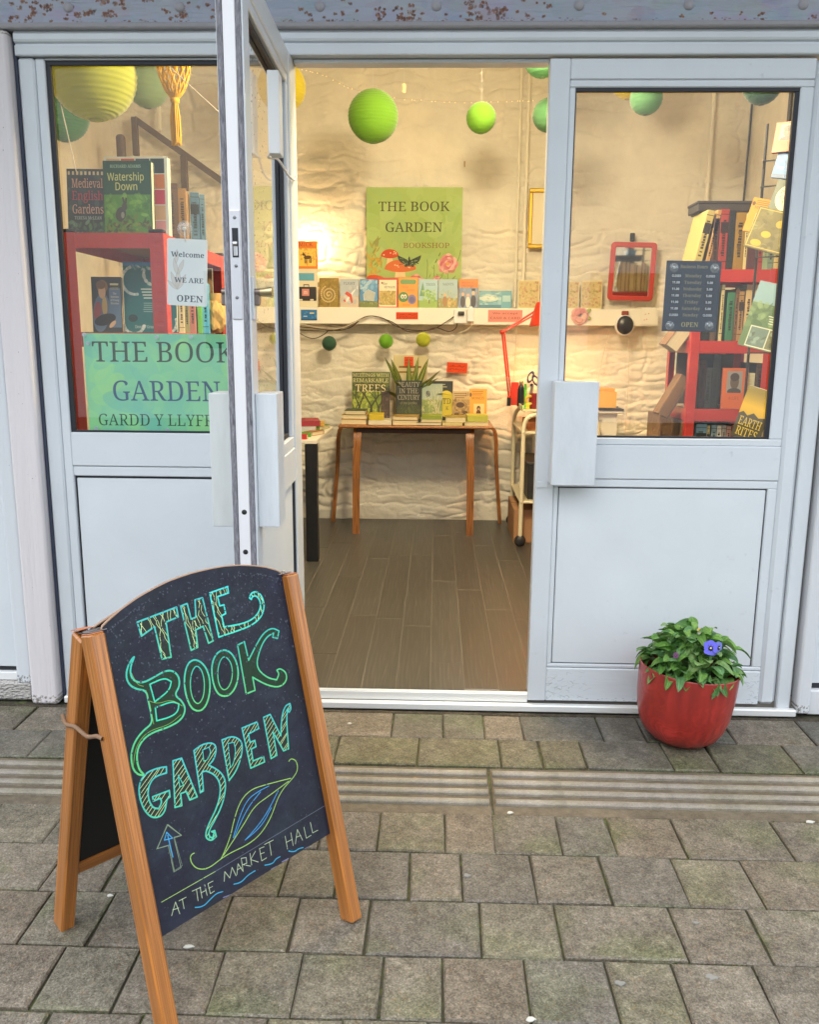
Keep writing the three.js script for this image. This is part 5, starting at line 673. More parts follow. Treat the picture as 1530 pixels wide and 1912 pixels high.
// a closed book: base centre at the origin, front cover towards +z, spine at -x
function bookParts(t, w, h, d, cell) {
  const c = cells[cell], e = [c[0] + .0012, (c[1] + c[3]) / 2], b = Math.min(.0025, d * .2);
  const face = new THREE.PlaneGeometry(w - .001, h - .001), u = face.attributes.uv; for (let i = 0; i < u.count; i++) u.setXY(i, c[0] + .003 + u.getX(i) * (c[2] - c[0] - .004), c[1] + .001 + u.getY(i) * (c[3] - c[1] - .002));
  face.translate(0, h / 2, d + .0003);
  part(t, 'cover', [face, ...[cbox(-w / 2, 0, d - b, w / 2, h, d, .0008), cbox(-w / 2, 0, 0, w / 2, h, b, .0008), cbox(-w / 2, 0, b, -w / 2 + b, h, d - b, .0002)].map((g) => pinned(g, e))], coverMat);
  part(t, 'pages', cbox(-w / 2 + b, .003, b, w / 2 - .003, h - .003, d - b, .0003), pagesV);
}
// front-facing book from its outline [left, bottom, right, top] in the plane z
function book(label, cell, [l, b, r, tp], z, d = .012, { lean = -.06, yaw = 0, roll = 0, group, base } = {}) {
  const y = base ?? b, t = thing('book', label, 'book', [(l + r) / 2, y, z], [lean, yaw, roll], group); bookParts(t, r - l, tp - y, d, cell); return t;
}
const palette = {}; const clothMat = (hex) => palette[hex] ??= std(css(hex), .6, { map: spineTex });
// book standing spine outwards, base centre of the spine at the given place
function spine(label, hex, x, y, z, w, h, d, { yaw = 0, roll = 0, lean = 0 } = {}) {
  const t = thing('book', label, 'book', [x, y, z], [lean, yaw, roll]), m = clothMat(hex), k = Math.floor(rnd() * 16), b = .002;
  const s = cbox(-w / 2, 0, -b, w / 2, h, 0, .0012), p = s.attributes.position, u = s.attributes.uv; for (let i = 0; i < p.count; i++) u.setXY(i, (k + .06 + .88 * (p.getX(i) / w + .5)) / 16, p.getY(i) / h);
  part(t, 'cover', [s, pinned(cbox(-w / 2, 0, -d, -w / 2 + b, h, -b, .0006), [(k + .5) / 16, .99]), pinned(cbox(w / 2 - b, 0, -d, w / 2, h, -b, .0006), [(k + .5) / 16, .99])], m);
  part(t, 'pages', cbox(-w / 2 + b, .003, -d + .003, w / 2 - b, h - .004, -b, .0003), pagesV); return t;
}
// book lying flat, page edges or spine towards the street
function flat(label, hex, x0, x1, y, th, z, d, { yaw = 0, showSpine = false } = {}) {
  const w = x1 - x0, t = thing('book', label, 'book', [(x0 + x1) / 2, y, z - d / 2], [0, yaw, 0]), m = clothMat(hex), b = Math.min(.002, th * .2), q = [.03, .99];
  const g = [cbox(-w / 2, 0, -d / 2, w / 2, b, d / 2, .0006), cbox(-w / 2, th - b, -d / 2, w / 2, th, d / 2, .0006), showSpine ? cbox(-w / 2, b, d / 2 - b, w / 2, th - b, d / 2, .0004) : cbox(-w / 2, b, -d / 2, w / 2, th - b, -d / 2 + b, .0004)].map((k) => pinned(k, q));
  part(t, 'cover', g, m); part(t, 'pages', cbox(-w / 2 + .003, b, -d / 2 + (showSpine ? .002 : .003), w / 2 - .003, th - b, d / 2 - .003, .0003), pagesH); return t;
}
// ---- ledge on the back wall with its books
{
  const t = thing('wall_ledge', 'long white boxed-in ledge across the back wall carrying a row of books', 'shelf', [0, 1.263, -2.71]);
  part(t, 'ledge_board', cbox(-2.0, 0, -.11, 1.366, 1.364 - 1.263, 0, .003), std(lin(.80, .77, .68), .55, { bumpMap: dentBump, bumpScale: .002 }));
}
const LY = 1.364, led = (a) => [a[0], LY, a[2], a[3]];
book('white book with a black case picture at the left end of the ledge', 'blackcase', led([-0.875,1.362,-0.741,1.594]), -2.737, .02, { lean: -.02 });
book('orange book titled MICK with a dog, above the black case book', 'mick', [-0.871,1.594,-0.738,1.759], -2.737, .016, { lean: -.02 });
for (const [lab, c, r, d] of [
  ['small book with a spiral fossil shell on an olive cover, on the ledge', 'shell', [-0.734,1.364,-0.614,1.542], .01],
  ['small grey blue book of flight with a red winged plane on its cover', 'flight', [-0.604,1.364,-0.487,1.536], .009],
  ['small blue book showing a tilted white building under a blue sky', 'tower', [-0.48,1.365,-0.367,1.536], .01],
  ['small red framed book titled the stream on the ledge', 'stream', [-0.363,1.363,-0.243,1.547], .011],
  ['orange book with round green and purple animal faces on its cover', 'animals', [-0.24,1.363,-0.117,1.55], .01],
  ['small pale blue book titled TREES with a green tree', 'trees', [-0.114,1.364,.006,1.538], .009],
  ['small pale blue book titled SAINTS with robed figures', 'saints', [.009,1.365,.129,1.539], .009],
  ['orange topped book with three standing figures in old dress', 'people', [.136,1.366,.255,1.54], .01],
  ['wide low blue book with a pale landscape, right of the old dress figures', 'landscape', [.262,1.367,.464,1.47], .012],
  ['floral print card on the ledge just below the gold frame', 'floral', [.506,1.368,.635,1.535], .008],
  ['floral print card on the ledge, first one seen in the right window', 'floral', [.76,1.369,.882,1.53], .008],
  ['floral print card on the ledge, nearest to the red framed mirror', 'floral', [.895,1.373,1.023,1.534], .008]]) book(lab, c, led(r), -2.762, d, { lean: -.045 });
function card(name, label, cat, cell, [l, b, r, t2], z, roll = 0) { const t = thing(name, label, cat, [(l + r) / 2, (b + t2) / 2, z], [0, 0, roll]); const g = quadOf(r - l, t2 - b, cells[cell]).translate(0, 0, .0012); part(t, 'printed_card', [g, pinned(cb(r - l, t2 - b, .0018, .0003), [cells[cell][0] + .001, (cells[cell][1] + cells[cell][3]) / 2])], paperMat); return t; }
card('notice_card', 'small blue printed card stuck on the left of the ledge front', 'card', 'bluecard', [-0.844,1.284,-0.744,1.348], -2.708);
card('notice_card', 'small orange handwritten card stuck on the middle of the ledge front', 'card', 'orangecard', [-0.251,1.294,-0.115,1.336], -2.708);
card('notice_card', 'pink card reading CASH & CARD on the ledge behind the red lamp', 'card', 'pinkcard', [.319,1.282,.53,1.353], -2.708);
card('notice_card', 'orange handwritten card stuck on the stone wall above the books table', 'card', 'orangecard', [.07,.966,.199,1.029], -2.79, -.04);
{ // poster
  const [l, b, r, t2] = [-0.439,1.537,.15,2.082], t = thing('wall_poster', 'green poster of THE BOOK GARDEN BOOKSHOP with mushrooms, moth and roses on the back wall', 'poster', [(l + r) / 2, b - .03, -2.79]);
  const g = new THREE.PlaneGeometry(r - l, t2 - b + .03, 12, 12), p = g.attributes.position, u = g.attributes.uv, q = sUV(0, 0, 900, 880); for (let i = 0; i < p.count; i++) { p.setZ(i, .004 * Math.sin(p.getX(i) * 9) + .003 * Math.sin(p.getY(i) * 14)); u.setXY(i, q[0] + u.getX(i) * (q[2] - q[0]), q[1] + u.getY(i) * (q[3] - q[1])); } g.computeVertexNormals();
  part(t, 'poster_sheet', g.translate(0, (t2 - b + .03) / 2, .012), std(lin(.86, .86, .86), .7, { map: signTex, side: THREE.DoubleSide }));
}
{ // gold frame
  const [l, b, r, t2] = [.554,1.726,.743,2.076], t = thing('picture_frame', 'gold picture frame hanging on the back wall, half hidden by the door stile', 'frame', [(l + r) / 2, (b + t2) / 2, -2.785]), w = r - l, h = t2 - b, gm = std(lin(.55, .36, .06), .38, { metalness: .6 });
  for (const [x, y, a, c] of [[0, h / 2 - .012, w, .024], [0, -h / 2 + .012, w, .024], [-w / 2 + .012, 0, .024, h - .048], [w / 2 - .012, 0, .024, h - .048]]) part(t, 'frame_side', cb(a, c, .022, .006, x, y, .011), gm);
  part(t, 'print', cb(w - .04, h - .04, .004, .001, 0, 0, .004), std(lin(.72, .66, .5), .8));
}
// ---- bentwood table
const TY = .668;
{
  const t = thing('table', 'low table with bent wooden legs and a dark top against the back wall', 'table', [-.115, 0, -2.58]);
  const wood = noiseTex(128, 512, (u, v, n) => { const t2 = 206 + 60 * n(u, v * .3, 30, 2, 4) + 24 * Math.sin((u * 7 + n(u, v, 4, 1, 2) * 3) * 6.28); return [t2, t2 - 8, t2 - 14]; }, true, [8, 1.5]);
  const wm = phys(lin(.40, .165, .04), .4, { map: wood, clearcoat: .25 });
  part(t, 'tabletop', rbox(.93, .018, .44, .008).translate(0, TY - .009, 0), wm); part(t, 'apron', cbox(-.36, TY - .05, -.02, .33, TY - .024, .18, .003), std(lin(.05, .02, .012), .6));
  const leg = (pts, w, side) => { const c = new THREE.CatmullRomCurve3(pts.map((p) => V3(...p))), n = 22, P2 = [], I = [], UV = []; const sd = V3(...side); for (let i = 0; i <= n; i++) { const p = c.getPoint(i / n), tg = c.getTangent(i / n), nn = tg.clone().cross(sd).normalize(), k = w * (1 - .28 * i / n); for (const [a, b] of [[-1, -1], [1, -1], [1, 1], [-1, 1]]) { const v = p.clone().addScaledVector(sd, a * k / 2).addScaledVector(nn, b * .011); P2.push(v.x, v.y, v.z); UV.push(a * .02 + b * .01, i / n * .8); } } for (let i = 0; i < n; i++) for (let k = 0; k < 4; k++) { const a = i * 4 + k, b = i * 4 + (k + 1) % 4; I.push(a, b, a + 4, b, b + 4, a + 4); } I.push(n * 4, n * 4 + 1, n * 4 + 2, n * 4, n * 4 + 2, n * 4 + 3); const g = new THREE.BufferGeometry(); g.setAttribute('position', new THREE.Float32BufferAttribute(P2, 3)); g.setAttribute('uv', new THREE.Float32BufferAttribute(UV, 2)); g.setIndex(I); const r = g.toNonIndexed(); r.computeVertexNormals(); return r; };
  for (const s of [-1, 1]) part(t, 'leg', leg([[s * .36, TY - .035, -.15], [s * .455, TY - .035, -.15], [s * .488, TY - .055, -.15], [s * .502, TY - .1, -.15], [s * .51, .4, -.16], [s * .545, 0, -.17]], .055, [0, 0, 1]), wm);
  for (const x of [-.352, .325]) part(t, 'leg', leg([[x, TY - .035, .03], [x, TY - .035, .14], [x, TY - .055, .172], [x, TY - .1, .185], [x * 1.02, .4, .186], [x * 1.03, 0, .19]], .056, [1, 0, 0]), wm);
}
const st = (px0, px1, z) => [px0, px1];
// stacked books along the front of the table: [label, colour, x0, x1, thickness, spine?]
function stack(z, d, list) { let y = TY + .0005; for (const [lab, hex, x0, x1, th, s, yaw = 0] of list) { flat(lab, hex, x0, x1, y, th, z, d, { showSpine: s, yaw }); y += th + .0004; } }
stack(-2.385, .16, [['orange brown book at the bottom of the leftmost stack on the table', '#b5702c', -0.566, -0.411, .033, false], ['cream paged book in the middle of the leftmost stack on the table', '#c9a24c', -0.559, -0.408, .026, false], ['dark green covered book on top of the leftmost stack on the table', '#3c4a34', -0.543, -0.417, .025, false]]);
stack(-2.39, .16, [['white book with dark edges lying beside the leftmost stack', '#d8d0b4', -0.401, -0.263, .027, true], ['yellow book lying on the white book in front of the tree cover', '#c7b02c', -0.398, -0.311, .034, true, .03]]);
stack(-2.38, .15, [['cream paged book at the bottom below the dark plant cover', '#8a6a30', -0.257, -0.099, .03, false], ['cream paged book lying on top below the dark plant cover', '#a88a48', -0.254, -0.1, .022, false, -.04]]);
stack(-2.375, .15, [['dark covered book at the bottom of the fourth stack on the table', '#2c2a28', -0.112, .038, .019, false], ['pale paged book in the middle of the fourth stack on the table', '#b9b48c', -0.087, .038, .018, false], ['green covered book on top of the fourth stack on the table', '#8a9a34', -0.081, .038, .021, true]]);
stack(-2.385, .15, [['thin pale book under the olive book of the fifth stack', '#c8bc84', .045, .163, .017, true], ['olive book on top of the fifth stack on the table', '#9c8a34', .06, .182, .034, false]]);
stack(-2.38, .15, [['white paged book at the bottom of the rightmost stack on the table', '#d2c890', .173, .32, .025, false], ['yellow green book on top of the rightmost stack on the table', '#b9b84c', .188, .312, .036, true, .03]]);
const up = (a) => [a[0], TY + .001, a[2], a[3]];
book('large green book with bare branching trees titled REMARKABLE TREES, on the table', 'remarkable', up([-0.517,.708,-0.282,.973]), -2.6, .022, { lean: -.07 });
book('dark book with a fan of leaves and pale title, in front of the house plant', 'botanic', up([-0.245,.711,-0.084,.923]), -2.585, .02, { lean: -.06 });
book('book with a green landscape and pale tree trunks, right of the dark plant cover', 'country', up([-0.084,.712,.044,.905]), -2.59, .014, { lean: -.07 });
book('dark book with a large yellow disc on its cover, behind the landscape book', 'moon', up([-0.048,.709,.107,.92]), -2.63, .014, { lean: -.06 });
book('brown book with grazing cattle on its cover, on the table', 'cattle', up([.104,.713,.212,.86]), -2.6, .012, { lean: -.08 });
book('ochre book titled MONKEYS with a sitting monkey, rightmost on the table', 'monkeys', up([.209,.713,.318,.874]), -2.61, .012, { lean: -.08 });
card('print', 'pale print with an orange top standing behind the house plant', 'print', 'cream', [-0.266,.699,-0.054,1.075], -2.72); card('print', 'orange print propped behind the house plant leaves', 'print', 'orangecard', [-0.199,1.006,-0.142,1.065], -2.712);
// ---- house plant behind the dark book
{
  const t = thing('house_plant', 'variegated house plant with striped leaves in a pot on the table', 'plant', [-0.163, TY, -2.655]);
  part(t, 'plant_pot', lathe([[0, 0], [.035, 0], [.045, .09], [.048, .1], [.043, .1], [.04, .088], [0, .085]], 24), std(lin(.4, .17, .08), .8));
  const stripe = tex(canvas(64, 256, (x) => { x.fillStyle = '#55702a'; x.fillRect(0, 0, 64, 256); for (let i = 0; i < 60; i++) { x.strokeStyle = pick(['#c9c77a', '#8a9c44', '#3c5620', '#e0d898']); x.lineWidth = rr(1, 4); x.beginPath(); const a = rr(20, 44); x.moveTo(a, 256); x.quadraticCurveTo(a, 120, 32 + (a - 32) * rr(.2, 2.4), 0); x.stroke(); } }));
  const lm = phys(0xffffff, .45, { map: stripe, side: THREE.DoubleSide, transmission: .25, thickness: 0 });
  const leaf = (L, w, bend) => { const g = new THREE.PlaneGeometry(1, 1, 2, 10), p = g.attributes.position; for (let i = 0; i < p.count; i++) { const a = p.getX(i) * 2, k = p.getY(i) + .5, hw = w * Math.pow(Math.sin(Math.PI * (.1 + .9 * k)), .8) * (k > .98 ? 0 : 1); p.setXYZ(i, a * hw, L * (k - bend * .35 * k * k), L * bend * k * k * .8 + Math.abs(a) * hw * .35); } g.computeVertexNormals(); return g; };
  for (const [px, py, w, b, dz] of [[733,658,.017,.25,.01], [741,663,.02,.2,.02], [748,680,.022,.3,.05], [719,682,.013,.75,.02], [790,662,.02,.2,.01], [776,664,.018,.12,-.02], [811,688,.016,.8,.02], [797,678,.02,.5,.05], [765,668,.018,.05,.02], [757,690,.022,.5,.07], [781,684,.02,.5,.07], [738,694,.018,.7,.06], [803,672,.014,.4,0], [770,678,.02,.2,.06]]) {
    const X = (px - 765) / 300, Y = (752 - py) / 300, L = Math.hypot(X, Y) * 1.1 + .01, m = part(t, numbered('leaf'), leaf(L, w, b), lm); m.position.set(X * .12, .085, dz * .3); m.rotation.set(dz * 2, b * (X > 0 ? .9 : -.9) + (X > 0 ? .3 : -.3), -Math.atan2(X, Y) * .95, 'ZXY');
  }
  part(t, 'orange_flower', Array.from({ length: 9 }, (_, k) => new THREE.SphereGeometry(.012, 8, 6).scale(1, .5, 1).translate(-.058 + .014 * Math.cos(k * 2.2), .075 + .012 * Math.sin(k * 2.2), .06)), std(lin(.7, .12, .02), .6));
}

// ---------------------------------------------------------------- paper lanterns
const paper = (r, g, b) => phys(lin(r, g, b), .95, { transmission: .45, thickness: 0, side: THREE.DoubleSide });
const lime = paper(.17, .40, .007), limeDark = paper(.22, .42, .015), yel = paper(.72, .60, .02), grn = paper(.09, .27, .10), dgrn = paper(.018, .10, .05), chart = paper(.52, .56, .03), pgrn = paper(.3, .42, .2);
const wireM = std(lin(.3, .3, .28), .4, { metalness: .8 });
function lantern(label, [x, y, z], R, mat, { top = 0, group, sq = 1 } = {}) {
  const t = thing('paper_lantern', label, 'lantern', [x, y, z], [rr(-.06, .06), rnd() * 6, rr(-.05, .05)], group), n = R > .1 ? 22 : 11, pts = [];
  for (let i = 0; i <= n * 4; i++) { const a = .16 + (Math.PI - .32) * i / (n * 4), k = R * (1 - .016 * Math.pow(Math.abs(Math.sin(i / 4 * Math.PI)), .7) + .004 * Math.sin(i * 2.3)); pts.push([Math.sin(a) * k, -Math.cos(a) * k * sq]); }
  part(t, 'paper_shell', lathe(pts, 36), mat);
  for (const s of [-1, 1]) part(t, 'rim_wire', new THREE.TorusGeometry(R * .165, Math.max(.0012, R * .008), 5, 24).rotateX(Math.PI / 2).translate(0, s * R * .985 * sq, 0), wireM);
  if (top) part(t, 'hanging_thread', rod([0, R * .98, 0], [0, R * .98 + top, 0], .0008, .0008, 4), M.white);
  return t;
}
lantern('large lime green paper lantern hanging in the middle of the doorway', [-0.327,2.252,-1.8], .125, lime, { top: .7 });
lantern('smaller lime green paper lantern hanging right of the large one', [.207,2.245,-1.8], .074, lime, { top: .7 });
lantern('yellow paper lantern cut off by the left door jamb', [-0.796,2.415,-1.9], .122, yel, { top: .6 });
lantern('green paper lantern cut off by the door stile, level with the lime lanterns', [.527,2.233,-1.7], .078, grn, { top: .6 });
lantern('dark green paper lantern at the top right corner of the doorway', [.464,2.428,-1.5], .085, grn, { top: .5 });
lantern('green paper lantern hanging in the right window', [.967,2.284,-1.6], .076, grn, { top: .5 });
lantern('yellow paper lantern just showing beside the green one in the right window', [.962,2.47,-2], .09, yel, { top: .5 });
lantern('dim teal paper lantern at the top right of the right window', [1.361,2.233,-1.2], .08, dgrn, { top: .5 });
lantern('large chartreuse paper lantern at the top of the side window', [-1.228,2.079,-0.5], .152, chart, { top: .5 });
lantern('pale green paper lantern behind the yellow macrame in the side window', [-1.352,2.313,-1.5], .098, pgrn, { top: .5 });
lantern('dim green paper lantern at the left of the side window, below the chartreuse one', [-1.797,2.21,-1.6], .12, grn, { top: .5 });
lantern('tiny dark green paper lantern hanging under the ledge', [-0.666,1.144,-2.68], .046, dgrn, { top: .03 });
lantern('tiny bright green paper lantern hanging under the ledge, middle of the three', [-0.312,1.16,-2.68], .045, paper(.2, .5, .015), { top: .05 });
lantern('tiny yellow green paper lantern hanging under the ledge, right of the three', [-0.08,1.171,-2.68], .046, chart, { top: .04 });
lantern('tiny yellow green paper lantern under the ledge behind the open door glass', [-0.996,1.171,-2.68], .045, chart, { top: .04 });
// ---- macrame hanger with a tassel
{
  const c = [-0.952,2.03,-0.55], t = thing('macrame_hanger', 'yellow macrame hanger with a long tassel in the side window', 'macrame', c), m = std(lin(.62, .36, .02), .85), net = [], tas = [], N = 14;
  const rad = (y) => .012 + .045 * Math.pow(Math.min(1, Math.max(0, y) / .09), .6);
  for (let s of [-1, 1]) for (let i = 0; i < N; i++) { const q = []; for (let k = 0; k <= 12; k++) { const y = .3 * k / 12, a = i / N * 6.283 + s * k * .2; q.push([Math.cos(a) * rad(y), y - .015, Math.sin(a) * rad(y)]); } net.push(tube(q, .0032, 22, 5)); }
  part(t, 'net', net, m); part(t, 'knot', new THREE.SphereGeometry(.017, 12, 10).scale(1, .9, 1).translate(0, -.022, 0), m);
  for (let i = 0; i < 46; i++) { const a = rnd() * 6.283, r = Math.sqrt(rnd()) * .017; tas.push(tube([[Math.cos(a) * r * .5, -.022, Math.sin(a) * r * .5], [Math.cos(a) * r + rr(-.002, .002), -.08, Math.sin(a) * r], [Math.cos(a) * r * 1.05 + rr(-.003, .003), -.165 - rr(0, .012), Math.sin(a) * r]], .0024, 8, 4)); }
  part(t, 'tassel', tas, m); part(t, 'cord', rod([0, .28, 0], [0, .6, 0], .003), m);
}
// ---- string of tiny lights
{
  const q = [[[-0.798,2.625,-2.3],[-0.646,2.587,-2.3],[-0.471,2.511,-2.3],[-0.295,2.473,-2.3],[-0.061,2.453,-2.3],[.173,2.445,-2.3],[.406,2.45,-2.3],[.522,2.453,-2.3]]], t = thing('fairy_lights', 'thin string of tiny fairy lights sagging across the doorway', 'fairy lights', [0, 0, 0]);
  const pts = q[0].map(([x, y]) => V3(x, y, -2.3)), c = new THREE.CatmullRomCurve3(pts); part(t, 'wire', new THREE.TubeGeometry(c, 60, .0008, 4), std(lin(.6, .5, .35), .5));
  const g = new THREE.SphereGeometry(.0034, 6, 5), em = std(lin(.8, .7, .5), .5, { emissive: lin(1, .8, .5), emissiveIntensity: .45 }); for (let i = 0; i < 44; i++) { const m = part(t, numbered('light_bead'), g, em); m.position.copy(c.getPoint((i + rr(.1, .9)) / 44)); m.position.y -= rr(.001, .006); }
}
for (const [lab, a, b] of [['thin pale wire sloping across the top right of the side window', [-0.951,2.101,-0.4], [-0.728,1.905,-0.4]], ['thin pale wire sloping at the left edge of the side window, below the lantern', [-1.308,1.965,-0.4], [-1.268,1.739,-0.4]]]) { const t = thing('hanging_wire', lab, 'wire', [0, 0, 0]); part(t, 'wire', rod(a, b, .0018, .0018, 5), std(lin(.55, .5, .42), .5)); }
{ // hanging bulb-shaped lamp
  const t = thing('bulb_ornament', 'small clear glass bulb hanging on a thread above the large lime lantern', 'ornament', [-0.182,2.436,-2]); part(t, 'glass', rbox(.02, .05, .02, .009, 3), phys(lin(.95, .9, .6), .15, { transmission: .6, thickness: 0, emissive: lin(.8, .65, .3), emissiveIntensity: .5 })); part(t, 'thread', rod([0, .025, 0], [0, .7, 0], .0008, .0008, 4), M.white);
}
// ---- cables, sockets under and on the ledge
const cableM = std(lin(.05, .03, .018), .6), paleCable = std(lin(.62, .55, .42), .6);
const cable = (label, pts, z, r, m) => { const t = thing('cable', label, 'cable', [0, 0, 0]); part(t, 'cable', tube(pts.map(([x, y], i) => V3(x, y, z + .008 * Math.sin(i * 1.7))), r, pts.length * 10, 6), m); return t; };
cable('dark cable looping along the ledge front up to the black plug', [[-0.916,1.23,-2.69],[-0.783,1.221,-2.69],[-0.616,1.226,-2.69],[-0.516,1.272,-2.69],[-0.416,1.311,-2.69],[-0.333,1.299,-2.69],[-0.25,1.251,-2.69],[-0.133,1.226,-2.69],[-0.018,1.236,-2.69],[.064,1.282,-2.69],[.139,1.334,-2.69]], -2.69, .0034, cableM);
cable('second dark cable drooping below the first along the ledge', [[-0.917,1.25,-2.695],[-0.783,1.238,-2.695],[-0.616,1.223,-2.695],[-0.533,1.243,-2.695],[-0.466,1.295,-2.695],[-0.416,1.312,-2.695],[-0.283,1.28,-2.695],[-0.183,1.222,-2.695],[-0.084,1.223,-2.695],[-0.001,1.243,-2.695],[.082,1.221,-2.695],[.121,1.244,-2.695],[.128,1.27,-2.695]], -2.695, .003, cableM);
cable('dark cable hanging in a deep loop at the left end of the ledge', [[-0.916,1.269,-2.69],[-0.85,1.205,-2.69],[-0.767,1.173,-2.69],[-0.7,1.199,-2.69],[-0.666,1.226,-2.69]], -2.69, .003, cableM);
cable('pale cable running along the ledge at left', [[-0.915,1.266,-2.685],[-0.815,1.254,-2.685],[-0.715,1.238,-2.685],[-0.582,1.239,-2.685],[-0.498,1.278,-2.685],[-0.422,1.305,-2.685]], -2.685, .0028, paleCable);
cable('pale cable hanging from the white plug on the ledge', [[.21,1.29,-2.69],[.214,1.257,-2.69],[.188,1.231,-2.69],[.142,1.212,-2.69]], -2.69, .003, paleCable);
cable('thin pale cable running down the wall from the round speaker', [[1.088,1.274,-2.76],[1.055,1.126,-2.76],[1.031,.961,-2.76],[1.01,.827,-2.76]], -2.76, .0025, paleCable);
cable('thin pale cable hanging straight down right of the round speaker', [[1.205,1.193,-2.76],[1.213,.995,-2.76],[1.216,.761,-2.76],[1.213,.574,-2.76]], -2.76, .0025, paleCable);
cable('thin cable running down the wall behind the red lamp', [[.5,1.267,-2.76],[.5,1.155,-2.76],[.495,.99,-2.76],[.49,.822,-2.76]], -2.76, .0028, paleCable);
{ const [l, b, r, t2] = [.107,1.27,.183,1.354], t = thing('wall_socket', 'white double socket box with a black plug on the ledge front', 'socket', [(l + r) / 2, (b + t2) / 2, -2.71]); part(t, 'socket_box', rbox(r - l, t2 - b, .03, .005).translate(0, 0, .015), M.white); part(t, 'black_plug', rbox(.038, .02, .03, .004).translate(.006, .02, .04), M.black); }
{ const [l, b, r, t2] = [.189,1.28,.232,1.364], t = thing('plug_adapter', 'white plug adapter beside the socket on the ledge front', 'plug', [(l + r) / 2, (b + t2) / 2, -2.71]); part(t, 'plug_body', rbox(r - l, t2 - b, .045, .006).translate(0, 0, .022), M.white); part(t, 'pin_cover', rbox(.02, .02, .02, .004).translate(0, .04, .03), M.white); }
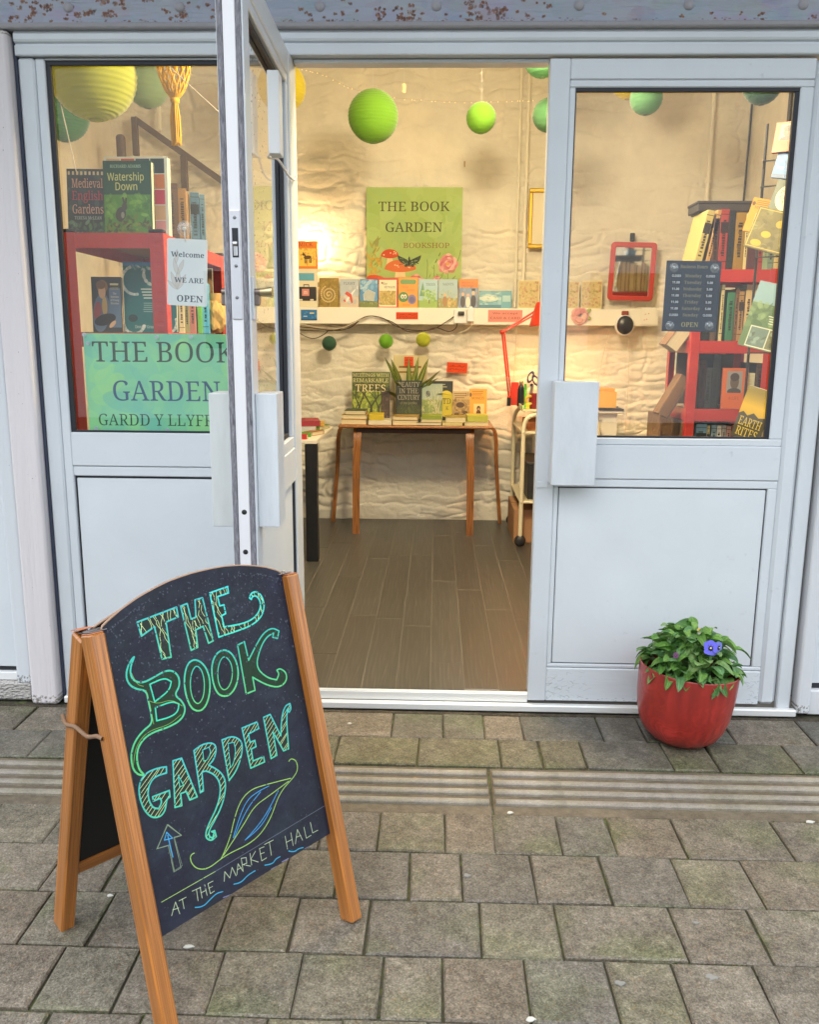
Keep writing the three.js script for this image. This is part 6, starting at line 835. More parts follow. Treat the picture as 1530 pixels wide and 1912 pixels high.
// ---- trolley with tubular cream frames
const TX = .499;
{
  const t = thing('trolley', 'cream tubular metal trolley on black castors behind the right door', 'trolley', [TX, 0, -2.4]), c = M.cream, w = .42;
  for (const z of [.29, -.3]) { part(t, 'tube_frame', tube([[0, .06, z], [0, .3, z], [0, .6, z], [.002, .70, z], [.022, .745, z], [.07, .762, z], [.2, .764, z], [w - .06, .762, z], [w - .015, .73, z], [w, .66, z], [w, .06, z]], .0125, 70, 10), c);
    for (const x of [0, w]) { const k = part(t, 'castor', [new THREE.SphereGeometry(.034, 16, 12).scale(1, 1, .7).translate(0, .034, 0), rod([0, .05, 0], [0, .085, 0], .009)], M.black); k.position.set(x, 0, z); } }
  const ty = .789, tb = .666, bs = .267;
  part(t, 'top_tray', [cbox(-.008, ty - .012, -.3, w, ty, .29, .003), cbox(-.008, ty, -.3, -.004, ty + .02, .29, .001)], c); part(t, 'middle_shelf', cbox(-.008, tb - .014, -.3, w, tb, .29, .003), c); part(t, 'bottom_shelf', cbox(-.008, bs - .014, -.3, w, bs, .29, .003), c);
  part(t, 'bolt', [ty, tb, bs].map((y) => new THREE.SphereGeometry(.006, 8, 6).translate(0, y - .008, .302)), std(lin(.6, .52, .34), .4, { metalness: .5 }));
  const box = (n, lab, cat, x0, y0, z0, x1, y1, z1, m, nm) => { const b = thing(n, lab, cat, [TX + (x0 + x1) / 2, y0, -2.4 + (z0 + z1) / 2]); part(b, nm, cbox(-(x1 - x0) / 2, 0, -(z1 - z0) / 2, (x1 - x0) / 2, y1 - y0, (z1 - z0) / 2, .004), m); return b; };
  const cardb = std(lin(.36, .19, .09), .85, { bumpMap: speck, bumpScale: .001 });
  const b1 = box('cardboard_box', 'brown cardboard box on the floor under the trolley', 'box', -.03, 0, -.22, .3, .2, .2, cardb, 'box_sides'); part(b1, 'box_flap', cbox(-.166, .2, -.21, .166, .204, .0, .001), cardb);
  const b2 = box('storage_box', 'black storage box on the bottom shelf of the trolley', 'box', .04, bs, -.2, .35, bs + .2, .24, M.black, 'box_body'); part(b2, 'box_lid', cbox(-.16, .2, -.225, .16, .215, .225, .003), std(lin(.03, .03, .032), .4));
  const b3 = box('wooden_box', 'orange brown box on the middle shelf of the trolley', 'box', .03, tb, -.1, .3, tb + .05, .22, std(lin(.45, .15, .05), .6), 'box_body'); part(b3, 'box_label', cbox(-.05, .01, .1605, .05, .04, .162, .0005), std(lin(.7, .6, .4), .8));
  // things on the top
  const pt = thing('pen_pot', 'tall red box of pens on the trolley top beside the lamp', 'pen pot', [.476, ty, -2.47]); part(pt, 'pot', [cbox(-.022, 0, -.025, -.019, .135, .025, .001), cbox(.019, 0, -.025, .022, .135, .025, .001), cbox(-.019, 0, -.025, .019, .135, -.022, .001), cbox(-.019, 0, .022, .019, .135, .025, .001)], M.red);
  const bo = thing('bottle', 'dark bottle with a gold cap on the trolley', 'bottle', [.503, ty, -2.36]); part(bo, 'bottle_body', lathe([[0, 0], [.02, 0], [.021, .01], [.021, .1], [.013, .118], [.01, .13], [0, .13]], 20), std(lin(.012, .016, .022), .25)); part(bo, 'cap', lathe([[0, .128], [.011, .128], [.011, .15], [0, .152]], 16), M.brass);
  const gp = thing('marker_pen', 'bright green marker pen standing beside the scissors', 'pen', [.527, ty, -2.3]); part(gp, 'pen_body', rod([0, 0, 0], [-.004, .1, 0], .008, .008, 12), std(lin(.15, .55, .06), .4)); part(gp, 'pen_cap', rod([-.004, .1, 0], [-.006, .135, 0], .009, .007, 12), std(lin(.1, .4, .05), .4));
  const sc = thing('scissors', 'scissors with blue handles standing upright on the trolley', 'scissors', [.552, ty, -2.27]); const sm = std(lin(.03, .045, .12), .4); for (const [x, y, a] of [[-.014, .175, .35], [.016, .155, -.5]]) part(sc, 'handle', new THREE.TorusGeometry(.02, .0055, 8, 24).scale(.72, 1.45, 1).rotateZ(-a).translate(x + .008, y, 0), sm); part(sc, 'blade', [rod([.002, .13, 0], [-.012, .02, 0], .007, .003, 6), rod([.008, .13, .003], [.004, .02, .003], .007, .003, 6)], M.steel); part(sc, 'pivot', rod([0, .13, -.004], [.002, .13, .008], .009, .009, 10), sm);
  const rp = thing('tape_reel', 'dark red pot with tape on the trolley right of the scissors', 'pot', [.569, ty, -2.2]); part(rp, 'pot', lathe([[0, 0], [.034, 0], [.036, .085], [.03, .085], [.03, .01], [0, .01]], 24), std(lin(.2, .01, .015), .4)); part(rp, 'tape_roll', new THREE.TorusGeometry(.022, .008, 8, 24).translate(-.032, .05, .02), std(lin(.6, .4, .05), .4));
  for (const [k, [px, lab, c2]] of [[978, 'small green clip lying on the trolley edge', [.1, .45, .06]], [987, 'small yellow green pot on the trolley edge', [.6, .55, .05]]].entries()) { const q = thing('small_clip', lab, 'clip', [.497 + k * .025, ty, -2.15]); part(q, 'clip_body', rbox(.022, .02 + .012 * k, .02, .005).translate(0, .011 + .006 * k, 0), std(lin(...c2), .4)); }
}
// ---- red spring-arm desk lamp
{
  const z = -2.42, b = [.438,.837,-2.42], e = [.386,1.217,-2.42], h = [.588,1.347,-2.42], t = thing('desk_lamp', 'red jointed desk lamp leaning over from the trolley, its shade lit', 'lamp', [0, 0, 0]);
  const m = phys(lin(.55, .03, .01), .35, { clearcoat: .3 }), off = (p, d) => [p[0] + d, p[1], p[2] + .012];
  part(t, 'base_post', rod([b[0], b[1] - .05, z], b, .012), M.black); part(t, 'lower_arm', [rod(b, e, .006), rod(off(b, .012), off(e, .012), .005)], m); part(t, 'upper_arm', [rod(e, h, .006), rod(off(e, .006), [h[0] + .006, h[1] - .018, h[2] + .012], .005)], m);
  part(t, 'joint', [new THREE.SphereGeometry(.014, 12, 10).translate(...e), new THREE.SphereGeometry(.012, 12, 10).translate(...b), new THREE.SphereGeometry(.012, 12, 10).translate(...h)], m); part(t, 'spring', [.25, .4].map((k) => { const q = []; for (let i = 0; i <= 60; i++) { const s = .1 + .22 * i / 60; q.push([b[0] + (e[0] - b[0]) * s + .004 + .006 * Math.cos(i * 1.3), b[1] + (e[1] - b[1]) * s, z + .02 + .006 * Math.sin(i * 1.3)]); } return tube(q, .0012, 120, 4); }).slice(0, 1), M.steel);
  const s = part(t, 'lamp_shade', lathe([[.015, .1], [.022, .1], [.03, .085], [.042, .06], [.078, -.02], [.08, -.032], [.078, -.031], [.04, .06], [.02, .09]], 32), m); s.position.set(h[0] + .03, h[1] - .055, h[2] + .01); s.rotation.z = .16;
  const lp = [h[0] + .032, h[1] - .045, h[2] + .01]; part(t, 'bulb', new THREE.SphereGeometry(.024, 14, 10).translate(...lp), bulbMat(9)); lampLight(lp[0], lp[1], lp[2], 1.3, .024, 0xffc478);
}
// ---- white desk behind the right door, with an orange book box
{
  const y = .787, x1 = 1.07, t = thing('desk', 'white desk behind the right door with an orange book on it', 'desk', [x1 - .25, 0, -2.4]), m = std(lin(.78, .73, .6), .5);
  part(t, 'desktop', cbox(-.2, y - .018, -.35, .25, y, .25, .003), m); part(t, 'side_panel', cbox(.2, 0, -.33, .218, y - .018, .2, .002), m); part(t, 'modesty_panel', cbox(-.18, .1, .2, .218, y - .018, .215, .002), m); part(t, 'side_panel', cbox(-.2, 0, -.33, -.182, y - .018, .2, .002), m);
  const lp = thing('tray', 'thin dark tray on the white desk under the orange book', 'tray', [.953, y, -2.22]); part(lp, 'tray_plate', cbox(-.125, 0, -.08, .11, .008, .08, .002), M.black); part(lp, 'tray_rim', cbox(-.125, .008, -.08, .11, .012, -.074, .001), M.black);
  const o = thing('book', 'thick orange book lying on the dark tray on the white desk', 'book', [.942, y + .0125, -2.22]); const om = std(lin(.75, .40, .05), .6); part(o, 'cover', [cbox(-.085, 0, -.06, .08, .003, .06, .001), cbox(-.085, .085, -.06, .08, .09, .06, .001), cbox(-.085, .003, .057, .08, .085, .06, .001)], om); part(o, 'pages', cbox(-.08, .003, -.058, .076, .085, .056, .0005), pagesH);
  const o2 = thing('book', 'thin bright orange book on top of the thick one on the desk', 'book', [.957, y + .103, -2.22]); part(o2, 'cover', [cbox(-.06, 0, -.05, .055, .002, .05, .0005), cbox(-.06, .016, -.05, .055, .018, .05, .0005), cbox(-.06, .002, .048, .055, .016, .05, .0005)], std(lin(.7, .3, .02), .5)); part(o2, 'pages', cbox(-.056, .002, -.048, .05, .016, .047, .0003), pagesH);
}
{ // red framed mirror
  const [l, b, r, t2] = [1.066,1.42,1.333,1.759], w = r - l, h = t2 - b, t = thing('mirror', 'mirror in a red rounded frame hanging on the back wall', 'mirror', [(l + r) / 2, (b + t2) / 2, -2.77], [.03, -.1, -.025]);
  const s = new THREE.Shape(), rd = (S, W, H, q) => { S.moveTo(-W + q, -H); S.lineTo(W - q, -H); S.quadraticCurveTo(W, -H, W, -H + q); S.lineTo(W, H - q); S.quadraticCurveTo(W, H, W - q, H); S.lineTo(-W + q, H); S.quadraticCurveTo(-W, H, -W, H - q); S.lineTo(-W, -H + q); S.quadraticCurveTo(-W, -H, -W + q, -H); }; rd(s, w / 2, h / 2, .022); const hole = new THREE.Path(); rd(hole, w / 2 - .022, h / 2 - .022, .014); s.holes.push(hole);
  part(t, 'frame', new THREE.ExtrudeGeometry(s, { depth: .016, bevelSize: .004, bevelThickness: .004, bevelSegments: 2, curveSegments: 6 }), phys(lin(.42, .03, .015), .4, { clearcoat: .3 })); part(t, 'mirror_glass', cb(w - .03, h - .03, .004, .0005, 0, 0, .006), std(lin(.8, .8, .8), .04, { metalness: 1 }));
  const k = thing('wall_hook', 'small dark hook on the wall above the red framed mirror', 'hook', [1.194,1.794,-2.78]); part(k, 'hook_plate', rbox(.03, .052, .014, .006), M.black); part(k, 'hook_pin', rod([0, -.01, .0], [0, -.02, .022], .004), M.black);
}
{ // round black device on the ledge end
  const t = thing('speaker', 'round black faced white speaker mounted under the ledge at right', 'speaker', [1.158,1.267,-2.7]); part(t, 'housing', new THREE.SphereGeometry(.06, 28, 20).scale(1, 1.08, .55), M.white); part(t, 'black_face', new THREE.SphereGeometry(.052, 28, 20).scale(1, 1.1, .5).translate(0, 0, .012), std(lin(.02, .021, .026), .35)); part(t, 'mount', cbox(-.02, .055, -.02, .02, .085, .012, .004), std(lin(.25, .05, .03), .5)); part(t, 'wall_arm', rod([0, 0, -.03], [0, 0, -.1], .015), M.white);
  const n = thing('notice_card', 'white paper hanging on the ledge beside the hours sign', 'card', [1.303,1.323,-2.705]); part(n, 'paper', cb(.095, .1, .002, .0005), std(lin(.78, .75, .66), .8)); part(n, 'red_dots', [[-.02, .01], [-.01, -.02], [-.024, -.024], [.0, .014]].map(([a, b]) => new THREE.CylinderGeometry(.003, .003, .001, 8).rotateX(Math.PI / 2).translate(a, b, .0015)), M.red);
}
{ // paper rose on the ledge
  const t = thing('paper_rose', 'pink paper rose stuck on the ledge front below the floral cards', 'paper flower', [.88,1.32,-2.7]), m = [std(lin(.62, .3, .25), .8), std(lin(.7, .42, .33), .8), std(lin(.55, .22, .2), .8)];
  for (let i = 0; i < 16; i++) { const a = i * 2.4, q = .016 + .034 * Math.sqrt(1 - i / 18), p = part(t, numbered('petal'), new THREE.SphereGeometry(1, 10, 6).scale(.024, .018, .003), m[i % 3]); p.position.set(Math.cos(a) * q * .8, Math.sin(a) * q * .8, .002 + i * .0008); p.rotation.z = a + 1.57; }
  part(t, 'leaf', [[.05, .03, .6], [.052, -.01, -.3]].map(([x, y, a]) => new THREE.SphereGeometry(1, 8, 5).scale(.022, .012, .002).rotateZ(a).translate(x, y, .001)), std(lin(.3, .36, .12), .8));
}
// ---- table with a black leg at the left, seen past the jamb
{
  const t = thing('table', 'table with a black square leg and pale top just inside the left jamb', 'table', [-.95, 0, -2.1]); const y = .655;
  part(t, 'tabletop', cbox(-.6, y - .022, -.32, .335, y, .41, .003), std(lin(.72, .66, .54), .5)); part(t, 'leg', cbox(.27, 0, .345, .333, y - .022, .405, .003), std(lin(.012, .013, .016), .35)); part(t, 'leg', cbox(-.58, 0, -.31, -.52, y - .022, -.25, .003), M.black);
  const fl = (lab, hex, px, pz, w, d, th, yy, s, yaw = 0) => flat(lab, hex, px - w, px, yy, th, pz, d, { showSpine: s, yaw });
  fl('red book at the far end of the left table, half behind the jamb', '#8e2430', -.655, -1.98, .16, .2, .03, y + .0405, true, .2); fl('grey and white box-like book under the red one on the left table', '#b9bcb8', -.67, -1.96, .15, .2, .04, y, true, .1);
  fl('green book lying at the far corner of the left table', '#4c7a34', -.64, -2.18, .1, .15, .022, y, true, -.3); fl('ochre book lying on the green one at the far corner of the left table', '#b9923c', -.645, -2.19, .09, .13, .02, y + .0225, true, .1);
  fl('bright green book at the near edge of the left table', '#4c8a2c', -.675, -1.8, .12, .1, .02, y, true, .3); fl('small brown book near the right edge of the left table', '#9a6a3c', -.635, -1.88, .06, .12, .022, y, false, -.4); fl('small red book at the near corner of the left table', '#b02a24', -.67, -1.705, .1, .06, .025, y, true, 0);
}

// ---------------------------------------------------------------- red shelving by the side window
const ribBump = tex(canvas(64, 256, (x) => { x.fillStyle = '#888'; x.fillRect(0, 0, 64, 256); for (let k = 0; k < 10; k++) { x.fillStyle = '#333'; x.beginPath(); x.roundRect(20, 6 + k * 25.6, 24, 10, 4); x.fill(); } }), false); ribBump.repeat.set(16, 3);
const redMetal = phys(lin(.42, .02, .014), .42, { clearcoat: .2, bumpMap: ribBump, bumpScale: .0015 });
function shelfUnit(label, x0, x1, z0, z1, h, levels, pw, cap) {
  const t = thing('shelving_unit', label, 'shelving', [(x0 + x1) / 2, 0, (z0 + z1) / 2]), W = (x1 - x0) / 2, D = (z0 - z1) / 2;
  for (const sx of [-1, 1]) for (const sz of [-1, 1]) { part(t, 'post', [cbox(sx > 0 ? W - pw : -W, 0, sz > 0 ? D - .003 : -D, sx > 0 ? W : -W + pw, h, sz > 0 ? D : -D + .003, .001), cbox(sx > 0 ? W - .003 : -W, 0, sz > 0 ? D - pw : -D, sx > 0 ? W : -W + .003, h, sz > 0 ? D - .0035 : -D + pw, .001)], redMetal); if (cap) part(t, 'post_cap', cb(pw + .004, .012, pw * .5, .003, sx * (W - pw / 2), h + .006, sz * (D - pw * .25)), M.gasket); }
  for (const y of levels) { part(t, 'shelf', cbox(-W + .004, y - .008, -D + .004, W - .004, y, D - .006, .002), std(lin(.3, .22, .16), .8)); part(t, 'rail', [cbox(-W + pw, y - .05, D - .005, W - pw, y + .001, D - .001, .001), cbox(-W + pw, y - .05, -D + .001, W - pw, y + .001, -D + .005, .001), cbox(W - .005, y - .05, -D + pw, W - .001, y + .001, D - pw, .001), cbox(-W + .001, y - .05, -D + pw, -W + .005, y + .001, D - pw, .001)], redMetal); }
  return t;
}
const SZ = -.3, SX0 = -1.299, SX1 = -0.94, SH = 1.523, S2 = 1.187;
shelfUnit('red metal shelving by the side window, carrying the rabbit book on top', SX0, SX1, SZ, -1.15, SH, [SH - .002, S2, S2 - .42], .05, true);
{ const u = scene.children.at(-1); part(u, 'added_backing', cbox(-(SX1 - SX0) / 2 + .052, S2 + .002, -.42, (SX1 - SX0) / 2 - .052, SH - .055, -.412, .001), std(lin(.30, .2, .11), .8)); }  // brown sheet added to darken the view through the open shelf
const topb = (a) => [a[0], SH + .001, a[2], a[3]], midb = (a) => [a[0], S2 + .001, a[2], a[3]];
book('dark book titled Medieval English Gardens standing on the red shelving', 'gardens', topb([-1.32,1.538,-1.185,1.755]), -.44, .018, { lean: -.1, yaw: .05 });
book('green book titled Watership Down with a rabbit on its cover', 'watership', topb([-1.173,1.53,-1,1.773]), -.41, .03, { lean: -.07, yaw: -.03 });
book('large white edged patchwork book behind the rabbit book on the red shelving', 'patchwork', topb([-1.206,1.542,-0.974,1.807]), -.52, .03, { lean: -.04, yaw: -.03 });
spine('thick dark brown old book on the red shelving behind the patchwork book', '#4a3420', -1.005, SH + .001, -.62, .055, SH * 0 + .215, .16, { yaw: .35 });
spine('gold edged brown book standing next to the dark brown old one', '#8a6a3a', -0.979, SH + .001, -.68, .03, .205, .16, { yaw: .2 });
spine('blue cloth book standing on the red shelving nearest the open door', '#3c5a70', -0.964, SH + .001, -.8, .035, .21, .2, { yaw: .25 });
spine('slim blue grey book at the right end of the red shelving top', '#4c6a7c', -0.939, SH + .001, -.82, .02, .205, .2, { yaw: .25 });
book('book with a seated figure in blue on its cover, in the red shelving', 'portrait', midb([-1.257,1.193,-1.149,1.385]), -.45, .018, { lean: -.06, yaw: .08 });
book('large teal book with curling white shapes on its cover, in the red shelving', 'teal', midb([-1.152,1.187,-0.957,1.441]), -.49, .022, { lean: -.05 });
for (const [lab, hex, px, z, w, h] of [['tan spined book under the welcome sign in the red shelving', '#b98a5c', 327, -.62, .022, .16], ['cream spined book under the welcome sign in the red shelving', '#d0c39a', 339, -.64, .02, .165], ['olive spined book under the welcome sign in the red shelving', '#8a8454', 349, -.66, .018, .16], ['dusty pink spined book under the welcome sign in the red shelving', '#a8685c', 360, -.68, .022, .165], ['bright green spined book under the welcome sign', '#5fae3a', 373, -.72, .018, .17], ['sky blue book right of the green spined one', '#4f9ac4', 384, -.76, .022, .2]]) spine(lab, hex, px_(px, z), S2 + .001, z, w, h, .14, { yaw: .2 });
function px_(px, z) { const p = { 327: -1.008, 339: -0.989, 349: -0.974, 360: -0.957, 373: -0.94, 384: -0.927 }; return p[px]; }
{ const t = thing('paper_bag', 'crumpled brown paper bag beside the blue book in the side window', 'paper bag', [-0.92, S2, -.9]); const g = new THREE.IcosahedronGeometry(.07, 4), p = g.attributes.position; for (let i = 0; i < p.count; i++) { const v = V3(p.getX(i), p.getY(i), p.getZ(i)), k = 1 + .5 * fbm(v.x * 28, v.y * 28, v.z * 28, 3); p.setXYZ(i, v.x * k * .6, Math.max(-.07, v.y * k * 1.1) + .075, v.z * k * .6); } g.computeVertexNormals(); part(t, 'bag', g, std(lin(.5, .3, .1), .85)); part(t, 'bag_mouth', lathe([[.03, .13], [.036, .165], [.033, .163], [.028, .13]], 9), std(lin(.5, .3, .1), .85)); }
for (const [k, [lab, hex, w]] of [['dark spined book low in the red shelving at the left of the green sign', '#3a3026', .03], ['cream book low in the red shelving beside the left post', '#a89a72', .025], ['brown book low in the red shelving behind the green sign edge', '#5a4028', .03]].entries()) spine(lab, hex, SX0 + .08 + k * .035, S2 - .419, -.4, w, .22 - k * .02, .15);
// ---------------------------------------------------------------- red bookcase at the right
const BZ = -.9, BX0 = 1.052, BX1 = 1.387, R1 = 1.458, R2 = 1.173, R3 = .893, R4 = R3 - .24;
shelfUnit('red metal bookcase full of books behind the right window', BX0, BX1, BZ, -1.26, R1 + .004, [R1, R2, R3, R4], .036, false);
{ const u = scene.children.at(-1); part(u, 'added_backing', cbox(-(BX1 - BX0) / 2 + .04, R4, -.168, (BX1 - BX0) / 2 - .04, R1 - .06, -.162, .001), std(lin(.07, .045, .035), .8)); }  // dark sheet added to stand for the gloom behind the books
const bx = (n, i) => BX0 + (BX1 - BX0) * (i / n);
// each row: [label, colour, pixel-independent offset from the left post in metres, width, height, roll]
function row(y, z, list, d = .2) { for (const [lab, hex, x, w, h, roll = 0] of list) spine(lab, hex, BX0 + x, y + .001, z, w, h, d, { roll }); }
row(R1, -.92, [['cream book leaning over at the left of the bookcase top', '#a89a60', .005, .03, .235, -.2], ['tan book leaning beside the cream one on the bookcase top', '#b08a58', .045, .016, .235, -.17], ['dark brown book on the bookcase top, third spine from the left', '#4a2a20', .077, .024, .2], ['brick red wide book on the bookcase top', '#93302a', .107, .032, .235], ['black book with a white label on the bookcase top', '#1d1c20', .1375, .024, .232], ['olive gold thick book on the bookcase top', '#8a6c1f', .172, .04, .222], ['slim cream book right of the olive gold one', '#cfbf86', .199, .012, .218], ['dark maroon book right of the slim cream one on the bookcase top', '#4c2226', .226, .038, .21], ['red book toward the right of the bookcase top', '#9c3226', .258, .022, .228], ['pale green book toward the right end of the bookcase top', '#93a884', .281, .02, .215], ['grey green book at the right end of the bookcase top', '#6f8470', .303, .02, .2], ['cream book at the far right end of the bookcase top', '#c9b884', .325, .018, .215]]);
{ const t = thing('black_box', 'flat dark box lying behind the books on the bookcase top', 'box', [BX0 + .13, R1 + .235, -1.08]); part(t, 'box_body', cb(.22, .03, .14, .003, 0, .02, 0), std(lin(.035, .03, .034), .6)); part(t, 'box_lid', cb(.226, .012, .146, .003, 0, .04, 0), std(lin(.03, .026, .03), .6)); part(t, 'box_foot', cb(.2, .006, .12, .001, 0, .002, 0), M.black); }
row(R2, -.92, [['dark book behind the hours sign on the second shelf', '#2a2624', .06, .03, .22], ['brown book behind the hours sign on the second shelf', '#54402c', .092, .025, .2], ['slim cream book at the edge of the hours sign on the second shelf', '#d0c28a', .123, .012, .225], ['dark green book on the second shelf beside the hours sign', '#2f6a48', .158, .03, .195], ['brown book right of the dark green one on the second shelf', '#6a4a2c', .182, .014, .21], ['tan book with worn spine on the second shelf', '#a8824c', .2, .02, .2], ['pale tan set volume on the second shelf, first of the set', '#c2a878', .229, .026, .205], ['pale tan set volume on the second shelf, second of the set', '#b99c6a', .256, .024, .204], ['pale tan set volume on the second shelf, third of the set', '#c8b084', .281, .024, .205], ['dark olive book at the right end of the second shelf', '#4c4a2c', .31, .028, .19]]);
flat('light brown book lying across the set on the second shelf', '#b9926a', BX0 + .22, BX0 + .3, R2 + .207, .022, -.93, .14, { showSpine: true });
row(R3, -.92, [['dark maroon book at the left of the third shelf', '#3a1c1c', .063, .026, .2], ['dark grey book on the third shelf left of the black one', '#2b2c30', .09, .024, .17], ['tall black book with a pale label on the third shelf', '#17181b', .118, .03, .225], ['white backed book right of the orange portrait book on the third shelf', '#cfcaa8', .258, .045, .15], ['brown book at the right end of the third shelf', '#4e3a2a', .3, .03, .19]]);
flat('small ochre book lying on top of the black book on the third shelf', '#c28a3c', BX0 + .1, BX0 + .155, R3 + .2265, .022, -.93, .1, { showSpine: true });
book('orange book with a grey portrait photograph on its cover, on the third shelf', 'figure', [BX0 + .148, R3 + .001, BX0 + .252, R3 + .17], -.93, .016, { lean: -.05, yaw: -.1 });
row(R4, -.92, [['pale blue book at the left of the lowest shelf seen', '#6f93a8', .075, .045, .175], ['cream slim book on the lowest shelf seen', '#b9a878', .105, .012, .17], ['blue grey book on the lowest shelf seen', '#7d98a4', .128, .022, .172], ['white spined book on the lowest shelf seen, first of three', '#c9c7c0', .15, .018, .17], ['grey spined book on the lowest shelf seen, second of three', '#a8a4a0', .17, .018, .171], ['pinkish spined book on the lowest shelf seen, third of three', '#b98a80', .19, .018, .168], ['dark red book on the lowest shelf seen', '#7a2a24', .212, .022, .172], ['black book with small white lettering on the lowest shelf seen', '#1c1c1e', .24, .03, .15], ['brown book at the right end of the lowest shelf seen', '#5a4432', .27, .026, .16]]);
{ // things at the left side of the bookcase
  const bm = std(lin(.17, .09, .04), .7, { bumpMap: speck, bumpScale: .002 });
  const t = thing('wooden_board', 'brown wooden board leaning against the left side of the bookcase', 'board', [.967, .859, -1.0], [0, 0, -.5]); part(t, 'board', cbox(-.022, 0, -.05, .022, .19, .04, .003), bm); part(t, 'edge_strip', cbox(.0222, 0, -.05, .03, .185, .04, .002), std(lin(.1, .06, .035), .7));
  const c = thing('wooden_crate', 'brown wooden crate left of the bookcase at the bottom of the right window', 'crate', [1.012, 0, -1.05]); part(c, 'crate_side', [cbox(-.058, .3, -.1, -.046, .866, .1, .002), cbox(.046, .3, -.1, .058, .866, .1, .002), cbox(-.046, .3, -.1, .046, .866 - .01, -.088, .002)], bm); part(c, 'crate_leg', [cbox(-.058, 0, -.1, -.04, .3, -.08, .002), cbox(.04, 0, -.1, .058, .3, -.08, .002), cbox(-.058, 0, .08, -.04, .3, .1, .002), cbox(.04, 0, .08, .058, .3, .1, .002)], bm); part(c, 'crate_bottom', cbox(-.046, .52, -.088, .046, .53, .1, .002), bm);
  spine('grey backed book standing in the wooden crate', '#8a8a80', 1.007, .5305, -.97, .03, .13, .12, { roll: -.25 });
  const w = thing('book', 'tan paged book tilted out beside the hours sign, over the crate', 'book', [.994, 1.138, -1.02], [0, 0, -.6]); part(w, 'cover', [cbox(-.036, 0, -.06, -.033, .1, .06, .001), cbox(.02, 0, -.06, .023, .1, .06, .001)], std(lin(.2, .11, .06), .7)); part(w, 'pages', cbox(-.033, .002, -.058, .02, .097, .058, .0004), pagesV);
  const o = thing('stand_in_lamp', 'small amber lamp added in place of a lamp reflection between the bookcase posts', 'lamp', [1.129,.892,-1.3]); part(o, 'lamp_shade', lathe([[.016, .03], [.03, -.014], [.0285, -.014], [.015, .029]], 20), phys(lin(.75, .33, .03), .8, { transmission: .5, thickness: 0, emissive: lin(.8, .3, .03), emissiveIntensity: .5 })); part(o, 'bulb', new THREE.SphereGeometry(.01, 10, 8), bulbMat(3)); part(o, 'lamp_foot', [rod([0, -.012, 0], [0, -.06, 0], .005), rod([0, -.06, 0], [0, -.068, 0], .024, .024, 18)], M.brass); lampLight(1.129,.892,-1.3, .12, .01, 0xffa040);  // lamp and its light are added where a lamp reflection glows
}
// ---------------------------------------------------------------- tilted display books inside the right window edge
function display(label, cell, px, py, z, w, h, yaw, roll, d = .014, lean = -.12) { const t = thing('book', label, 'book', [px, py, z], [lean, yaw, roll]); bookParts(t, w, h, d, cell); return t; }
display('tall narrow gold book titled EARTH RITES at the right of the window', 'earth', 1.129,.821, -.4, .115, .19, -.85, -.24);
display('green book with a landscape and two framed pictures, above the gold one', 'hill', 1.159,1.14, -.4, .17, .23, -.62, -.24, .02);
display('olive and gold book tilted at the right of the window, below the oval label book', 'gold', 1.144,1.48, -.42, .14, .14, -.6, -.3, .022);
display('book with a cream oval label on its cover, high at the right of the window', 'label', 1.198,1.584, -.42, .12, .13, -.7, -.25);
display('yellow book leaning behind the olive and gold one', 'monkeys', 1.159,1.555, -.55, .1, .12, -.5, -.25);
display('orange book high at the right edge of the window', 'figure', 1.205,1.813, -.45, .1, .1, -.8, -.05);
display('dark blue book just below the orange one at the right edge', 'bluecard', 1.208,1.725, -.45, .1, .09, -.8, -.2);
{ const t = thing('display_rack', 'thin wire display rack holding the tilted books at the right of the window', 'rack', [1.318, 0, -.52]); part(t, 'rack_post', [rod([.0, 0, 0], [0, 1.95, 0], .009), rod([-.12, 0, -.12], [-.12, 1.95, -.12], .005)], M.black);
  for (const py of [.829, 1.145, 1.484, 1.591, 1.814, 1.727]) part(t, 'rack_ledge', [rod([.06, py - .012, .13], [-.16, py - .012, -.02], .0025), rod([-.16, py - .012, -.02], [-.12, py - .02, -.12], .0025), rod([.06, py - .012, .13], [0, py - .02, 0], .0025)], M.black); }
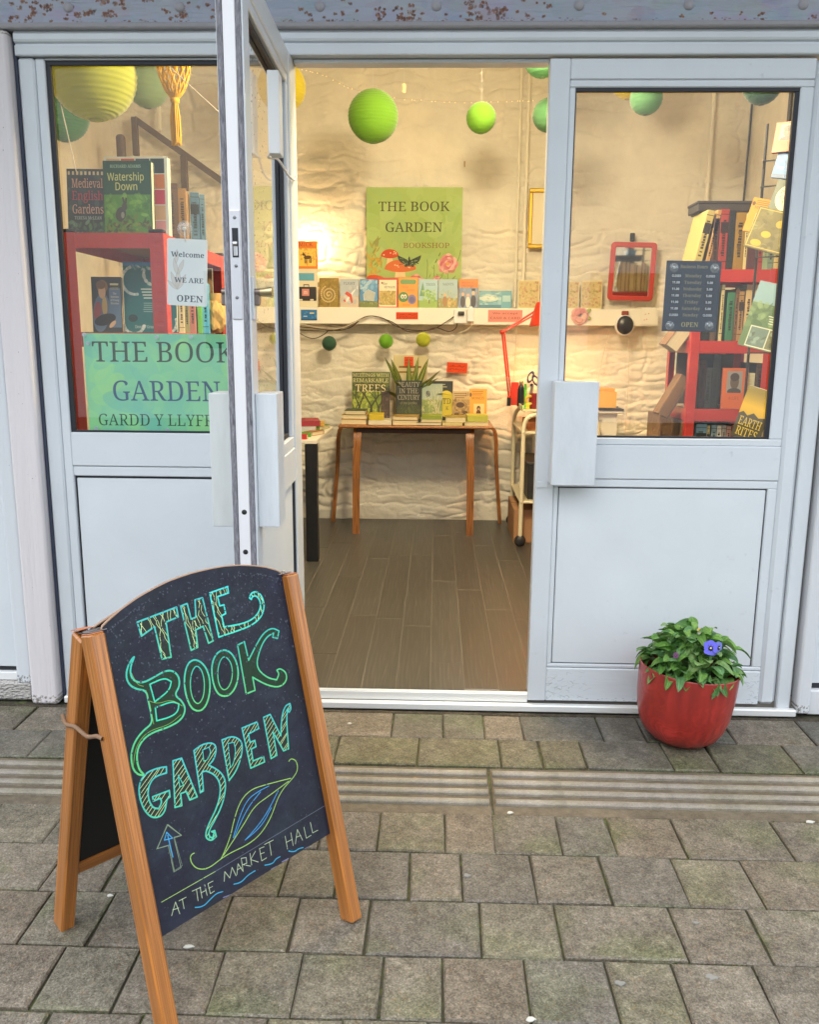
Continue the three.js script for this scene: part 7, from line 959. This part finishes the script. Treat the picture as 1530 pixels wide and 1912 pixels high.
// ---------------------------------------------------------------- signs on the glass
const signMat = std(lin(.86, .86, .86), .5, { map: signTex, side: THREE.DoubleSide });
const clearPlastic = phys(lin(.92, .95, .97), .08, { transmission: .93, thickness: 0 });
function suction(parent, x, y, z, r = .014) { part(parent, 'suction_cup', lathe([[r * .3, .0], [r * .5, .001], [r * .9, .004], [r, .0065], [r * .93, .0065], [r * .45, .003], [r * .3, .002]], 20).rotateX(-Math.PI / 2).translate(x, y, z), clearPlastic); part(parent, 'suction_knob', new THREE.SphereGeometry(r * .28, 10, 8).translate(x, y, z - .003), phys(lin(.8, .85, .88), .15, { transmission: .5, thickness: 0 })); }
{ // green sign
  const [l, b, r, t2] = [-1.134,.869,-0.635,1.183], t = thing('window_sign', 'green sign THE BOOK GARDEN, GARDD Y LLYFRAU inside the side window', 'sign', [(l + r) / 2, b, -.036]), w = r - l, h = t2 - b, q = sUV(900, 0, 1960, 720);
  const g = new THREE.PlaneGeometry(w, h, 24, 16), p = g.attributes.position, u = g.attributes.uv; for (let i = 0; i < p.count; i++) { const X = p.getX(i), Y = p.getY(i); p.setZ(i, .0018 * Math.sin(X * 26 + Y * 9) + .0015 * Math.sin(Y * 33 + 1)); u.setXY(i, q[0] + u.getX(i) * (q[2] - q[0]), q[1] + u.getY(i) * (q[3] - q[1])); } g.computeVertexNormals();
  part(t, 'sign_sheet', g.translate(0, h / 2, 0), signMat); for (const [a, c] of [[-.49, .985], [-.47, .9], [-.02, .965], [.2, .97], [-.45, .03], [.02, .02]]) part(t, 'tack', new THREE.CylinderGeometry(.0065, .0065, .003, 12).rotateX(Math.PI / 2).translate(a * w, c * h, .004), phys(lin(.5, .62, .66), .3, { transmission: .4, thickness: 0 }));
}
{ // welcome sign
  const [l, b, r, t2] = [-0.856,1.27,-0.729,1.474], w = r - l, h = t2 - b, t = thing('welcome_sign', 'white hanging sign reading Welcome WE ARE OPEN in the side window', 'sign', [(l + r) / 2, b, -.036], [0, 0, -.045]);
  const s = new THREE.Shape(), c = .008; s.moveTo(-w / 2 + c, 0); s.lineTo(w / 2 - c, 0); s.quadraticCurveTo(w / 2, 0, w / 2, c); s.lineTo(w / 2, h - c); s.quadraticCurveTo(w / 2, h, w / 2 - c, h); s.lineTo(-w / 2 + c, h); s.quadraticCurveTo(-w / 2, h, -w / 2, h - c); s.lineTo(-w / 2, c); s.quadraticCurveTo(-w / 2, 0, -w / 2 + c, 0);
  const g = new THREE.ExtrudeGeometry(s, { depth: .002, bevelEnabled: false }), p = g.attributes.position, u = g.attributes.uv, q = sUV(0, 900, 360, 1520); for (let i = 0; i < p.count; i++) u.setXY(i, q[0] + (p.getX(i) / w + .5) * (q[2] - q[0]), q[1] + p.getY(i) / h * (q[3] - q[1])); g.clearGroups(); part(t, 'sign_plate', g, signMat);
  suction(t, -.008, h + .03, .008, .024); part(t, 'hook', tube([[-.008, h + .03, .004], [-.006, h + .008, .006], [-.004, h - .008, .004], [-.004, h - .01, -.002]], .0016, 16, 5), M.steel);
}
{ // hours sign
  const [l, b, r, t2] = [.708,1.201,.877,1.415], w = r - l, h = t2 - b, t = thing('hours_sign', 'dark blue opening hours sign held by four suction cups in the right window', 'sign', [(l + r) / 2, b, -.037], [0, 0, -.01]);
  const g = rbox(w, h, .004, .0019).translate(0, h / 2, 0), p = g.attributes.position, u = g.attributes.uv, q = sUV(400, 900, 900, 1530); for (let i = 0; i < p.count; i++) u.setXY(i, q[0] + (p.getX(i) / w + .5) * (q[2] - q[0]), q[1] + p.getY(i) / h * (q[3] - q[1])); part(t, 'sign_plate', g, signMat);
  for (const [a, c] of [[-.36, .9], [.38, .9], [-.36, .085], [.36, .09]]) suction(t, a * w, c * h, .009, .014);
}

// ---------------------------------------------------------------- the street side that the photograph only shows by its light: canopy over the front, hall opposite
{
  const t = thing('canopy', 'corrugated canopy roof over the shop front, above the picture', 'canopy', [0, 2.95, 0]), m = std(lin(.4, .41, .43), .7);
  const s = new THREE.PlaneGeometry(6, 1.15, 120, 1).rotateX(-Math.PI / 2), p = s.attributes.position; for (let i = 0; i < p.count; i++) p.setY(i, .02 * Math.sin(p.getX(i) * 62)); s.computeVertexNormals(); part(t, 'roof_sheet', s.rotateX(.12).translate(0, .02, .6), std(lin(.4, .41, .43), .7, { side: THREE.DoubleSide }));
  for (const x of [-2.4, -.8, .8, 2.4]) part(t, 'bracket', bar([x, -.25, .02], [x, -.1, 1.1], .05, .06, [1, 0, 0]), m); part(t, 'gutter', cbox(-3, -.14, 1.13, 3, -.04, 1.22, .01), m);
}
{
  const t = thing('market_hall', 'pale rendered hall with a parapet across the street, outside the picture', 'building', [0, G, 10.5]), w = std(lin(.72, .71, .69), .9, { bumpMap: speck, bumpScale: .004 }), dk = std(lin(.05, .045, .04), .7), rf = std(lin(.12, .12, .13), .8);
  part(t, 'wall', cbox(-11, 0, 0, 11, 5.2, .4, .01), w); part(t, 'parapet', cbox(-11, 5.2, -.06, 11, 5.45, .46, .01), dk);
  for (const x of [-6.2, -3, 2.8, 6]) { const f = part(t, 'window', cbox(x - .6, 1, -.03, x + .6, 2.3, .02, .005), M.white); part(f, 'pane', cbox(x - .52, 1.08, -.04, x + .52, 2.22, -.028, .002), std(lin(.03, .035, .04), .1)); }
  part(t, 'door', cbox(-.7, 0, -.04, .7, 2.2, .02, .006), dk); part(t, 'roof', cbox(-11, 5.0, .42, 11, 5.15, 8, .01), rf);
}

sh(scene);
renderer.render(scene, camera);
